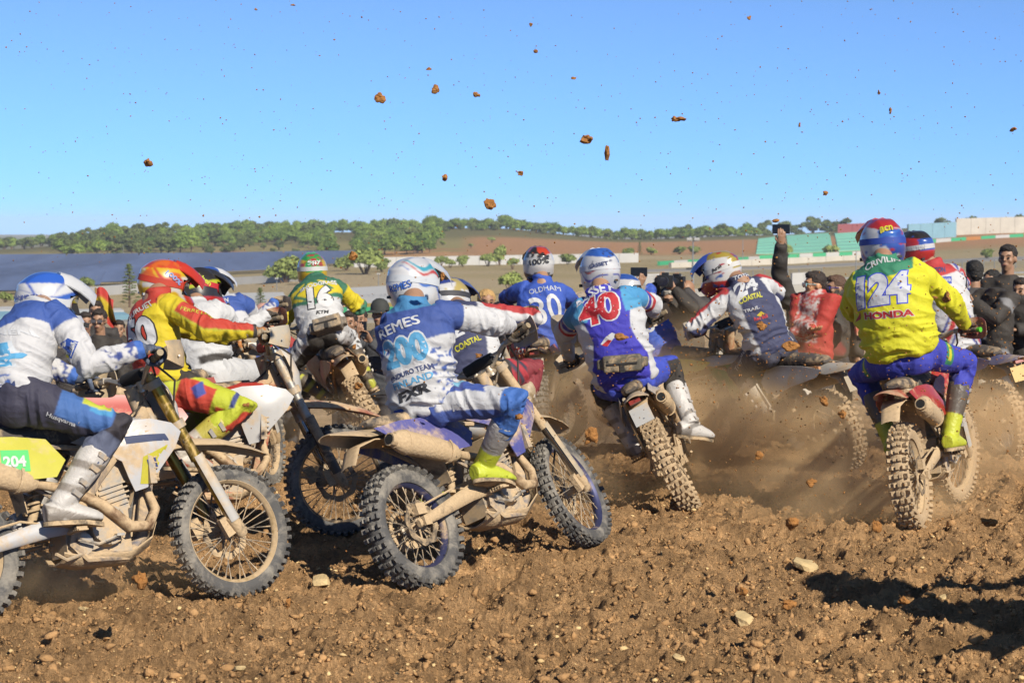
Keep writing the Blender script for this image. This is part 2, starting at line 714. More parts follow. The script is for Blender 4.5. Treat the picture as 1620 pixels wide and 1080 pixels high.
def build_ground():
    u = np.concatenate([np.linspace(-1.6, -.31, 30), np.linspace(-.30, .30, 600), np.linspace(.31, 1.6, 30)])
    y = np.concatenate([np.linspace(-8, 5.6, 16), np.exp(np.linspace(math.log(6.0), math.log(19), 430)), np.exp(np.linspace(math.log(19.3), math.log(60), 70)), np.exp(np.linspace(math.log(61), math.log(700), 110)), np.exp(np.linspace(math.log(720), math.log(4000), 14))])
    U, Y = np.meshgrid(u, y)
    X = U * np.maximum(Y, 6.0)
    x, yv = X.ravel(), Y.ravel()
    z = ground_z(x, yv)
    V = np.stack([x, yv, z], 1)
    n, m = len(u), len(y)
    I = np.arange((m - 1) * n).reshape(m - 1, n)[:, :-1].ravel()
    F = np.stack([I, I + 1, I + n + 1, I + n], 1)
    me = from_arrays('ground', V, F, True)
    # ground cover colour by place
    px = CX + FPX * x / np.maximum(yv, 1)
    py = 360 + (CAMH - terrain(x, yv)) * FPX / np.maximum(yv, 1)
    P = np.stack([x, yv, 0 * x], 1)
    n1 = fbm(P, .05, 4, 21); n2 = fbm(P, .012, 4, 31)
    col = np.tile(lin('#bb9468'), (len(x), 1))
    def blend(w, h):
        w = np.clip(w, 0, 1)[:, None]
        col[:] = col * (1 - w) + lin(h) * w
    blend(sstep(17, 24, yv), '#b49a78')
    blend(sstep(40, 80, yv), '#9a8a6c')
    blend(sstep(90, 150, yv) * (.6 + n1), '#9c8c68')
    blend(sstep(180, 260, yv) * (.6 + .5 * n1), '#8a7c58')
    hill = sstep(380, 440, yv)
    blend(hill, '#8a6a46')
    blend(hill * sstep(.1, .5, n1 + .3), '#a07a50')
    blend(hill * sstep(-.1, .25, n2 * 1.3 + fbm(P, .09, 2, 5) * .6), '#7d7448')
    blend(hill * sstep(500, 560, yv), '#5e5a34')
    blend(hill * sstep(720, 760, px) * sstep(560, 520, yv), '#97704a')
    paint(me, col, 1.0, 0)
    g = link('ground', me, None)
    m_, nt, b = nodes_of('churned_soil')
    tc = N_(nt, 'ShaderNodeTexCoord')
    at_ = N_(nt, 'ShaderNodeVertexColor', layer_name='Col')
    def noise(sc, det=5.0, ro=.6):
        q = N_(nt, 'ShaderNodeTexNoise', Scale=sc, Detail=det, Roughness=ro)
        nt.links.new(tc.outputs['Object'], q.inputs['Vector'])
        return q
    na, nb, nc = noise(3.0, 6), noise(40.0, 8, .7), noise(160.0, 4)
    r1 = N_(nt, 'ShaderNodeMapRange'); r1.inputs[1].default_value = .32; r1.inputs[2].default_value = .68; r1.inputs[3].default_value = .55; r1.inputs[4].default_value = 1.32
    nt.links.new(na.outputs[0], r1.inputs[0])
    r2 = N_(nt, 'ShaderNodeMapRange'); r2.inputs[1].default_value = .3; r2.inputs[2].default_value = .7; r2.inputs[3].default_value = .6; r2.inputs[4].default_value = 1.3
    nt.links.new(nb.outputs[0], r2.inputs[0])
    mu = N_(nt, 'ShaderNodeMath', operation='MULTIPLY')
    nt.links.new(r1.outputs[0], mu.inputs[0]); nt.links.new(r2.outputs[0], mu.inputs[1])
    mx = N_(nt, 'ShaderNodeMix', data_type='RGBA', blend_type='MULTIPLY'); mx.inputs[0].default_value = 1
    nt.links.new(at_.outputs[0], mx.inputs[6]); nt.links.new(mu.outputs[0], mx.inputs[7])
    nt.links.new(mx.outputs[2], b.inputs['Base Color'])
    b.inputs['Roughness'].default_value = .95
    b.inputs['Specular IOR Level'].default_value = .15
    b1 = N_(nt, 'ShaderNodeBump', Strength=1.0, Distance=.035)
    b2 = N_(nt, 'ShaderNodeBump', Strength=.7, Distance=.006)
    nt.links.new(nb.outputs[0], b1.inputs['Height']); nt.links.new(nc.outputs[0], b2.inputs['Height'])
    nt.links.new(b1.outputs[0], b2.inputs['Normal']); nt.links.new(b2.outputs[0], b.inputs['Normal'])
    me.materials.append(m_)
    tag(g, 'churned brown earth of the race start running out to dry hills', 'ground', kind='structure')
    return g
GROUND = build_ground()

# ------------------------------------------------------------------ clods and stones
def ico():
    t = (1 + 5 ** .5) / 2
    V = np.array([(-1, t, 0), (1, t, 0), (-1, -t, 0), (1, -t, 0), (0, -1, t), (0, 1, t), (0, -1, -t), (0, 1, -t), (t, 0, -1), (t, 0, 1), (-t, 0, -1), (-t, 0, 1)], float)
    V /= np.linalg.norm(V[0])
    F = np.array([(0, 11, 5), (0, 5, 1), (0, 1, 7), (0, 7, 10), (0, 10, 11), (1, 5, 9), (5, 11, 4), (11, 10, 2), (10, 7, 6), (7, 1, 8), (3, 9, 4), (3, 4, 2), (3, 2, 6), (3, 6, 8), (3, 8, 9), (4, 9, 5), (2, 4, 11), (6, 2, 10), (8, 6, 7), (9, 8, 1)])
    return V, F
ICO_V, ICO_F = ico()

def lumps(C, S, rng, flat=.75, jit=.42):
    """many rough lumps: centres C (n,3), radii S (n,)"""
    n = len(C)
    V = np.tile(ICO_V, (n, 1, 1))
    V = V * (1 + jit * rng.standard_normal((n, 12, 1)).clip(-1.6, 1.6))
    sc = np.stack([rng.uniform(.7, 1.4, n), rng.uniform(.7, 1.4, n), rng.uniform(.6, 1.0, n) * flat / .75], 1)
    V = V * sc[:, None, :]
    a = rng.uniform(0, 6.28, n); ca, sa = np.cos(a), np.sin(a)
    t = rng.uniform(-.6, .6, n); ct, st = np.cos(t), np.sin(t)
    x = V[..., 0] * ca[:, None] - V[..., 1] * sa[:, None]
    y = V[..., 0] * sa[:, None] + V[..., 1] * ca[:, None]
    z = V[..., 2]
    y2 = y * ct[:, None] - z * st[:, None]; z2 = y * st[:, None] + z * ct[:, None]
    V = np.stack([x, y2, z2], -1) * S[:, None, None] + C[:, None, :]
    F = ICO_F[None] + (np.arange(n) * 12)[:, None, None]
    return V.reshape(-1, 3), F.reshape(-1, 3)

SOILCLOD = mat('soil_clod', '#987650', .95, vary=.35, dscale=3.0, bump=.8, bscale=90, spec=.15, soften=False)
STONE = mat('pale_limestone', '#ac966e', .9, vary=.25, dscale=6, bump=.5, bscale=80, spec=.2, soften=False)
STONE2 = mat('buff_limestone', '#bda274', .9, vary=.25, dscale=6, bump=.5, bscale=80, spec=.2, soften=False)

def build_clods():
    rng = np.random.default_rng(5)
    def scatter(n, smin, smax, ymin=6.6, ymax=15, pw=1.6):
        # even in the ground area seen, denser toward the camera
        y = ymin + (ymax - ymin) * rng.random(n) ** pw
        x = (rng.random(n) * 2 - 1) * (.29 * y + .2)
        s = smin * (smax / smin) ** (rng.random(n) ** 4.0)
        return x, y, s
    x, y, s = scatter(11000, .005, .026)
    P = np.stack([x, y, 0 * x], 1)
    keep = (vnoise(P, 1.7, 77) + .8 * rng.random(len(x)) > .05) | (rng.random(len(x)) < .35)
    x, y, s = x[keep], y[keep], s[keep]
    V, F = lumps(np.stack([x, y, ground_z(x, y) + s * .35], 1), s, rng)
    V = V + .0
    tag(link('soil_clods', from_arrays('soil_clods', V, F), SOILCLOD), 'small brown clods of earth strewn over the ground', 'clods', kind='stuff')
    # small angular crumbs
    x, y, s = scatter(52000, .0035, .013, 6.6, 16)
    OV = np.array([(1, 0, 0), (-1, 0, 0), (0, 1, 0), (0, -1, 0), (0, 0, 1), (0, 0, -1)], float)
    OF = np.array([(0, 2, 4), (2, 1, 4), (1, 3, 4), (3, 0, 4), (2, 0, 5), (1, 2, 5), (3, 1, 5), (0, 3, 5)])
    n = len(x)
    Q = OV[None] * rng.uniform(.6, 1.5, (n, 6, 1)) + .35 * rng.standard_normal((n, 6, 3))
    V = Q * s[:, None, None] + np.stack([x, y, ground_z(x, y) + s * .4], 1)[:, None, :]
    F = OF[None] + (np.arange(n) * 6)[:, None, None]
    tag(link('soil_crumbs', from_arrays('soil_crumbs', V.reshape(-1, 3), F.reshape(-1, 3)), SOILCLOD), 'fine crumbs of brown earth covering the ground', 'crumbs', kind='stuff')
    x, y, s = scatter(2600, .004, .018)
    V, F = lumps(np.stack([x, y, ground_z(x, y) + s * .4], 1), s, rng, .6, .22)
    tag(link('gravel', from_arrays('gravel', V, F), STONE2), 'pale gravel scattered over the churned earth', 'gravel', kind='stuff')
    big = [(507, 934, 34, 'flat buff stone beside the shadow left of the centre rear wheel'), (1178, 981, 38, 'pale angular stone in the right foreground'), (1275, 897, 44, 'broad pale broken stone in front of the dust on the right'),
           (132, 976, 20, 'small pale stone at the lower left near the cut off wheel'), (174, 984, 19, 'small pale stone second from the lower left wheel'), (372, 1003, 12, 'little grey white stone below the left front wheel'),
           (1118, 966, 18, 'small pale stone left of the angular foreground stone'), (1494, 943, 20, 'pale stone at the right near the bike shadow'), (1075, 1030, 22, 'buff stone at the bottom near the start of the shadow'),
           (1095, 884, 20, 'stone on the open ground right of the centre front wheel'), (380, 1058, 24, 'buff stone at the bottom edge left of centre')]
    for k, (px, py, w, lab) in enumerate(big):
        p = on_plane(px, py)
        r = w / 2 / (FPX / p[1])
        b = bmesh.new()
        bmesh.ops.create_icosphere(b, subdivisions=2, radius=r)
        for v in b.verts:
            v.co.x = max(-.8 * r, min(.75 * r, v.co.x)); v.co.z = max(-.6 * r, min(.62 * r, v.co.z + .25 * v.co.y))
            n = float(vnoise(np.array([[v.co.x, v.co.y, v.co.z]]), 1.1 / r, 100 + k)[0])
            v.co *= 1 + .35 * n
            v.co.z *= .6
        me = bpy.data.meshes.new('stone')
        b.to_mesh(me); b.free()
        o = link('stone', me, STONE)
        o.location = (p[0], p[1], float(ground_z(p[0], p[1])[0]) + r * .22)
        o.rotation_euler = (.2, -.15, k)
        tag(o, lab, 'stone', 'larger stones lying on the earth')
build_clods()
# ------------------------------------------------------------------ trees
def leaf_cloud(rng, blobs, n, size, up=.35):
    """many small leaf clumps spread over lumps; blobs: (centre, radii)"""
    tot = sum(b[1][0] * b[1][1] + b[1][2] * b[1][0] for b in blobs)
    Vs, Fs = [], []
    k0 = 0
    for c, r in blobs:
        m = max(8, int(n * (r[0] * r[1] + r[2] * r[0]) / tot))
        d = rng.standard_normal((m, 3)); d /= np.linalg.norm(d, axis=1)[:, None]
        d[:, 2] = np.where(d[:, 2] < -.3, -d[:, 2] * .6, d[:, 2])
        rad = 1 - .45 * rng.random(m) ** 2
        C = A3(c) + d * rad[:, None] * A3(r) * (1 + .13 * rng.standard_normal((m, 1)))
        nr = d + .6 * rng.standard_normal((m, 3)) + A3((0, 0, up)); nr /= np.linalg.norm(nr, axis=1)[:, None]
        a = np.cross(nr, rng.standard_normal((m, 3))); a /= np.linalg.norm(a, axis=1)[:, None]
        b = np.cross(nr, a)
        s = size * rng.uniform(.6, 1.4, (m, 1))
        Q = np.stack([C + a * s, C + b * s * .8, C - a * s + nr * s * .3, C - b * s * .8], 1)
        Vs.append(Q.reshape(-1, 3))
        Fs.append(np.arange(m * 4).reshape(m, 4) + k0)
        k0 += m * 4
    return np.concatenate(Vs), np.concatenate(Fs)

def leaf_mat(name, h1, h2):
    m, nt, b = nodes_of(name)
    oi = N_(nt, 'ShaderNodeObjectInfo')
    tc = N_(nt, 'ShaderNodeTexCoord')
    n = N_(nt, 'ShaderNodeTexNoise', Scale=1.1, Detail=4.0)
    nt.links.new(tc.outputs['Object'], n.inputs['Vector'])
    ad = N_(nt, 'ShaderNodeMath', operation='ADD')
    ml = N_(nt, 'ShaderNodeMath', operation='MULTIPLY'); ml.inputs[1].default_value = .55
    nt.links.new(oi.outputs['Random'], ml.inputs[0])
    nt.links.new(ml.outputs[0], ad.inputs[0]); nt.links.new(n.outputs[0], ad.inputs[1])
    sb = N_(nt, 'ShaderNodeMath', operation='SUBTRACT'); sb.inputs[1].default_value = .27
    nt.links.new(ad.outputs[0], sb.inputs[0])
    mx = N_(nt, 'ShaderNodeMix', data_type='RGBA')
    mx.inputs[6].default_value = (*lin(h1), 1); mx.inputs[7].default_value = (*lin(h2), 1)
    nt.links.new(sb.outputs[0], mx.inputs[0])
    nt.links.new(mx.outputs[2], b.inputs['Base Color'])
    b.inputs['Roughness'].default_value = .7
    b.inputs['Specular IOR Level'].default_value = .2
    return m
PINE = leaf_mat('pine_needles', '#38501f', '#7a8d40')
OAK = leaf_mat('dark_evergreen_leaves', '#364422', '#646e3c')
SHRUB = leaf_mat('olive_shrub_leaves', '#525f32', '#88934e')
BARK = mat('bark', '#5a4636', .9, vary=.2, dscale=3)

def tree_proto(kind, seed):
    rng = np.random.default_rng(seed)
    rr = random.Random(seed)
    b = MB()
    if kind == 'pine':
        b.tube([(0, 0, -.6), (.1, .05, 1.5), (.05, .1, 3.2), (.1, 0, 4.6)], [.22, .18, .14, .08], 7)
        bl = []
        for k in range(7):
            a = k * 6.28 / 7 + rr.random()
            r = rr.uniform(1.0, 1.9)
            q = (r * math.cos(a), r * math.sin(a), 3.9 + rr.uniform(-1.1, .6))
            b.tube([(.05, .1, 2.9), (q[0] * .5, q[1] * .5, 3.6), q], [.09, .07, .04], 5)
            bl.append((q, (rr.uniform(1.1, 1.6), rr.uniform(1.1, 1.6), rr.uniform(.95, 1.35))))
        bl.append(((0, 0, 4.8), (1.8, 1.8, 1.3)))
        V, F = leaf_cloud(rng, bl, 1700, .27)
    elif kind == 'oak':
        b.tube([(0, 0, -.6), (.15, 0, 1.4), (.2, .1, 3.0)], [.25, .2, .1], 7)
        bl = []
        for k in range(9):
            a = k * 2.4
            r = rr.uniform(.6, 1.9)
            q = (r * math.cos(a), r * math.sin(a), rr.uniform(1.9, 5.2))
            b.tube([(.12, 0, 1.2), (q[0] * .6, q[1] * .6, q[2] * .75), q], [.1, .07, .03], 5)
            bl.append((q, (rr.uniform(.7, 1.4), rr.uniform(.7, 1.4), rr.uniform(.7, 1.2))))
        V, F = leaf_cloud(rng, bl, 1900, .3, .2)
    elif kind == 'shrub':
        bl = []
        for k in range(8):
            a = k * 2.4
            r = rr.uniform(.2, .75)
            q = (r * math.cos(a), r * math.sin(a), rr.uniform(.45, 1.15))
            b.tube([(0, 0, -.2), q], [.05, .02], 5)
            bl.append((q, (rr.uniform(.4, .62), rr.uniform(.4, .62), rr.uniform(.35, .55))))
        V, F = leaf_cloud(rng, bl, 2300, .125, .2)
    else:                                             # slender conifer
        b.tube([(0, 0, -.3), (0, 0, 5.4)], [.12, .02], 6)
        bl = []
        for k in range(34):
            z = .5 + 4.9 * k / 34
            a = k * 2.4
            r = .95 * (1 - z / 5.7) * rr.uniform(.6, 1.2)
            q = (r * math.cos(a), r * math.sin(a), z)
            b.tube([(0, 0, z - .1), q], [.03, .012], 4)
            bl.append((q, (.28, .28, .16)))
        V, F = leaf_cloud(rng, bl, 1500, .075, .3)
    return from_arrays(kind + '_crown', V, F), b.mesh()

TREES = {}
def tree(kind, variant, p, w, h, rz, name, label, cat, group):
    """p base point, w and h size relative to the prototype"""
    key = (kind, variant)
    if key not in TREES:
        TREES[key] = tree_proto(kind, 40 + variant * 7 + len(kind))
    cr, tr = TREES[key]
    o = empty(name, p, rz)
    o.scale = (w, w, h)
    tag(o, label, cat, group)
    link('trunk', tr, BARK, o)
    link('crown', cr, {'pine': PINE, 'oak': OAK, 'shrub': SHRUB, 'fir': OAK}[kind], o)
    return o

def build_trees():
    rr = random.Random(11)
    def put_tree(px, d, kind, sz, label, group, name=None):
        x = (px - CX) / FPX * d
        z = float(terrain(x, d))
        tree(kind, rr.randrange(4), (x, d, z - (1.7 if px > 690 else 1.0) * sz), sz * rr.uniform(.9, 1.25), sz * rr.uniform(.85, 1.15), rr.uniform(0, 6), name or (kind + '_tree'), label, 'tree', group)
    PINEL, PINEG = 'round topped green pine among many on the wooded hill', 'pines on the wooded hill'
    OAKL, OAKG = 'dark olive tree in the wood on the left of the hill', 'dark trees on the left of the hill'
    n = 0
    # wood on the left and middle hill: rows from the front edge to the crest
    for d in (436, 460, 485, 512, 540, 570, 600, 622):
        px = -230 + rr.uniform(0, 20)
        while px < 1190:
            px += rr.uniform(11, 20) if not (px > 690) else rr.uniform(9, 17)
            front = 440 if px < 320 else (480 if px < 500 else (432 if px < 690 else 590))
            if px < 90 and d < 590: continue
            if px < 240 and d < 520 and rr.random() < .3: continue
            if d < front: continue
            if 525 < px < 565 and d < 580: continue            # bare track up the slope
            if 330 < px < 480 and d < 500: continue
            if 690 < px < 790 and d < 585: continue
            if px > 1000 and d < 595: continue
            left = px < 270
            kind = 'oak' if (rr.random() < (.75 if left else .16)) else 'pine'
            put_tree(px, d + rr.uniform(-10, 10), kind, rr.uniform(.5, .82), OAKL if left and kind == 'oak' else (PINEL if kind == 'pine' else 'dark evergreen tree between the pines on the hill'), OAKG if left and kind == 'oak' else (PINEG if kind == 'pine' else 'dark evergreens among the pines'))
    # low scrub along the foot of the wood
    for k in range(110):
        px = rr.choice([rr.uniform(320, 500), rr.uniform(560, 700), rr.uniform(90, 320), rr.uniform(690, 1150)])
        put_tree(px, rr.uniform(430, 600) if px < 690 else rr.uniform(585, 625), 'oak', rr.uniform(.3, .55), 'low dark bush growing on the wooded hill', 'bushes at the foot of the hill', 'bush')
    # crest on the right
    for px, py, w in ((1172, 372, 16), (1208, 376, 26), (1238, 374, 28), (1262, 375, 24), (1285, 375, 26), (1308, 374, 24), (1330, 373, 22)):
        put_tree(px, 640, 'oak', w / 26 * 1.1, 'round dark tree on the crest above the green terrace', 'trees on the crest above the green terrace')
    for px, w in ((1490, 30), (1516, 16), (1536, 30), (1556, 14), (1574, 22), (1594, 24), (1612, 26)):
        put_tree(px, 655, 'oak', w / 26 * .8, 'round dark tree above the concrete wall on the right', 'trees above the concrete wall')
    # single shrubs, placed where their foot meets the ground
    S = [(452, 447, 56, 42, 'large olive shrub left of the green and yellow rider'), (428, 447, 22, 20, 'small shrub at the left foot of the large olive shrub'), (482, 449, 44, 22, 'low shrub at the right foot of the large olive shrub'),
         (578, 434, 60, 40, 'broad shrub left of the white and blue helmet'), (548, 428, 36, 24, 'shrub just right of the green and yellow helmet'), (604, 430, 26, 24, 'narrow shrub beside the white bollard'),
         (697, 423, 22, 18, 'yellowish shrub before the white wall'), (712, 424, 18, 14, 'small shrub before the white wall beside the yellowish one'), (732, 422, 20, 20, 'round shrub before the left part of the white wall'), (772, 421, 26, 20, 'dark shrub before the white wall'),
         (790, 420, 26, 32, 'tall shrub in front of the white wall'), (811, 426, 18, 18, 'round shrub below the white wall'), (808, 466, 36, 36, 'dark round shrub on the bare slope left of rider 30'), (725, 462, 20, 20, 'olive shrub above the navy rider'),
         (898, 418, 28, 18, 'low shrub right of the number 30 helmet'), (994, 410, 20, 18, 'dark shrub on the slope right of the number 40 helmet'), (1030, 403, 18, 12, 'small shrub near the foot of the slope'), (1075, 402, 22, 12, 'low shrub left of the lamp mast'), (1098, 402, 20, 14, 'low shrub right of the lamp mast'),
         (1241, 410, 26, 24, 'round shrub in front of the left end of the green terrace'), (1313, 406, 28, 18, 'low round shrub in front of the green terrace'), (1562, 410, 22, 18, 'green shrub behind the fence on the right'),
         (137, 462, 24, 24, 'round shrub below the solar field'), (8, 478, 22, 18, 'shrub at the far left edge under the solar field'), (78, 470, 26, 20, 'dark shrub behind the white and blue helmet on the left'), (700, 388, 10, 8, 'tiny green bush on the bare hillside'), (778, 384, 12, 9, 'small green bush high on the bare hillside'), (745, 392, 8, 7, 'tiny bush on the dry slope')]
    for px, py, w, h, lab in S:
        p = hit(px, py)
        sc = p[1] / FPX
        tree('shrub', rr.randrange(3), p, w * sc / 2.1, h * sc / 1.65, rr.uniform(0, 6), 'shrub', lab, 'shrub', 'shrubs around the circuit')
    for px, py, w, h, lab in ((205, 486, 34, 70, 'slender dark conifer behind the left riders'), (412, 500, 26, 46, 'slender grey green conifer in front of the lettered bank'), (1012, 404, 10, 22, 'thin cypress on the far slope')):
        p = hit(px, py)
        sc = p[1] / FPX
        tree('fir', 1, p, w * sc / 2.0, h * sc / 5.5, 1.0, 'conifer', lab, 'tree', None)
build_trees()

# ------------------------------------------------------------------ circuit buildings, walls and banks
WHITEW = mat('white_painted_wall', '#e4e2dc', .8, vary=.06, dscale=.4)
PALEC = mat('pale_concrete', '#c8c3b8', .9, vary=.1, dscale=.3)
CONC = mat('concrete', '#a8a296', .9, vary=.12, dscale=.3)
GREENP = mat('green_paint', '#6aa890', .8, vary=.12, dscale=.4)
GREENB = mat('green_barrier_paint', '#2f8f62', .7, vary=.06)
ORANGEB = mat('orange_barrier_paint', '#d8863a', .7, vary=.06)
BLUEP = mat('pale_blue_paint', '#8fc4de', .8, vary=.08, dscale=.4)
GALV = mat('galvanised_steel', '#b4b8ba', .5, .6)
REDP = mat('red_paint', '#9c4a4c', .7)
TAR = mat('asphalt', '#77736c', .95, vary=.1, dscale=.2)

def wall(name, p0, p1, hpx, th, m, label, cat, n=1, lift=0.0, group=None):
    """upright wall whose foot runs between two pixels on the terrain; built in n panels"""
    a, b = hit(*p0), hit(*p1)
    h = hpx * (a[1] + b[1]) / 2 / FPX
    root = empty(name, (a + b) / 2)
    tag(root, label, cat, group)
    c = A3(root.location)
    d = nrm(A3((b - a)[:2].tolist() + [0]))
    nrm2 = A3((-d[1], d[0], 0))
    for k in range(n):
        q0, q1 = a + (b - a) * (k / n), a + (b - a) * ((k + .985) / n)
        z0 = min(terrain(q0[0], q0[1]), terrain(q1[0], q1[1])) - .6
        mb = MB()
        V = []
        for s in (-1, 1):
            for q in (q0, q1):
                V.append(q + nrm2 * th * s / 2 - c)
        B_ = [A3((v[0], v[1], z0 - c[2])) for v in V]
        ztop = [q0[2] + h - c[2], q1[2] + h - c[2]] * 2
        T_ = [A3((v[0], v[1], ztop[i])) for i, v in enumerate(V)]
        mb.add(B_ + T_, [(0, 1, 3, 2), (4, 6, 7, 5), (0, 4, 5, 1), (2, 3, 7, 6), (0, 2, 6, 4), (1, 5, 7, 3)])
        link('panel', mb.mesh(smooth=False), m[k % len(m)] if isinstance(m, list) else m, root)
    return root

def terrace(name, corners, rows, m, label, cat, group=None):
    """stepped or plain bank between four pixels (bl, br, tr, tl) on the terrain, one part for each row"""
    P = [hit(*c) for c in corners]
    c0 = sum(P) / 4
    root = empty(name, c0)
    tag(root, label, cat, group)
    lift = .12
    for k in range(rows):
        t0, t1 = k / rows, (k + 1) / rows
        def edge(t):
            out = []
            for s in np.linspace(0, 1, 9):
                q = (P[0] * (1 - t) + P[3] * t) * (1 - s) + (P[1] * (1 - t) + P[2] * t) * s
                q = q.copy(); q[2] = float(terrain(q[0], q[1])) + lift
                out.append(q - c0)
            return out
        e0, e1 = edge(t0), edge(t1)
        st = .10
        e1b = [A3((p[0], p[1], p[2])) for p in e1]
        e0b = [A3((p[0], p[1], p[2] + (st if rows > 1 else 0))) for p in e0]
        V = e0 + e0b + e1b
        F = []
        for i in range(8):
            F += [(i, i + 1, 9 + i + 1, 9 + i), (9 + i, 9 + i + 1, 18 + i + 1, 18 + i)]
        low = [A3((p[0], p[1], p[2] - .5)) for p in e0]
        V += low
        for i in range(8):
            F.append((27 + i, 27 + i + 1, i + 1, i))
        link('step' if rows > 1 else 'bank', MB().add(V, F).mesh(smooth=False), m[k % len(m)] if isinstance(m, list) else m, root)
    return root

def solar_field():
    PV = mat('solar_glass', '#47536e', .55, 0.0, vary=.3, dscale=.12, spec=.25)
    FR = mat('solar_frame', '#9aa4b0', .5, .5)
    row = 0
    for d in np.arange(232, 404, 12.0):
        def ok(px):
            p = 360 + (CAMH - float(terrain((px - CX) / FPX * d, d))) * FPX / d
            low = 468 - 52 * max(0, px) / 560
            top = 404 + 2 * px / 560
            return (px < 575) and (top < p + 4) and (p < low + 3)
        pxs = [px for px in np.arange(-240, 580, 12) if ok(px)]
        if len(pxs) < 3:
            continue
        x0, x1 = (pxs[0] - CX) / FPX * d, (pxs[-1] - CX) / FPX * d
        n = max(2, int((x1 - x0) / 14))
        root = empty('solar_panel_row', ((x0 + x1) / 2, d, float(terrain((x0 + x1) / 2, d))))
        row += 1
        tag(root, '%s row of dark blue solar panels counted up from the lower edge' % ('first second third fourth fifth sixth seventh eighth ninth tenth eleventh twelfth thirteenth fourteenth fifteenth sixteenth'.split()[min(row, 16) - 1]), 'solar panels', 'rows of the solar field')
        c = A3(root.location)
        for k in range(n):
            a, b = x0 + (x1 - x0) * k / n, x0 + (x1 - x0) * (k + .975) / n
            za, zb = float(terrain(a, d)), float(terrain(b, d))
            mb = MB()
            y0, y1, h0, h1, th = -1.8, 1.8, .5, 2.0, .08
            V = [(a, d + y0, za + h0), (b, d + y0, zb + h0), (b, d + y1, zb + h1), (a, d + y1, za + h1)]
            V = [A3(v) - c for v in V]
            V += [v - A3((0, 0, th)) for v in V]
            mb.add(V, [(0, 1, 2, 3), (7, 6, 5, 4), (0, 4, 5, 1), (1, 5, 6, 2), (2, 6, 7, 3), (3, 7, 4, 0)])
            link('panel', mb.mesh(smooth=False), PV, root)
            mb = MB()
            for q in (a + .8, b - .8):
                zq = float(terrain(q, d)) - c[2]
                mb.tube([(q - c[0], .2, zq - .5), (q - c[0], .2, zq + 1.45)], [.07, .07], 5)
            o = link('support', mb.mesh(), FR, root)
            o['kind'] = 'stuff'
solar_field()

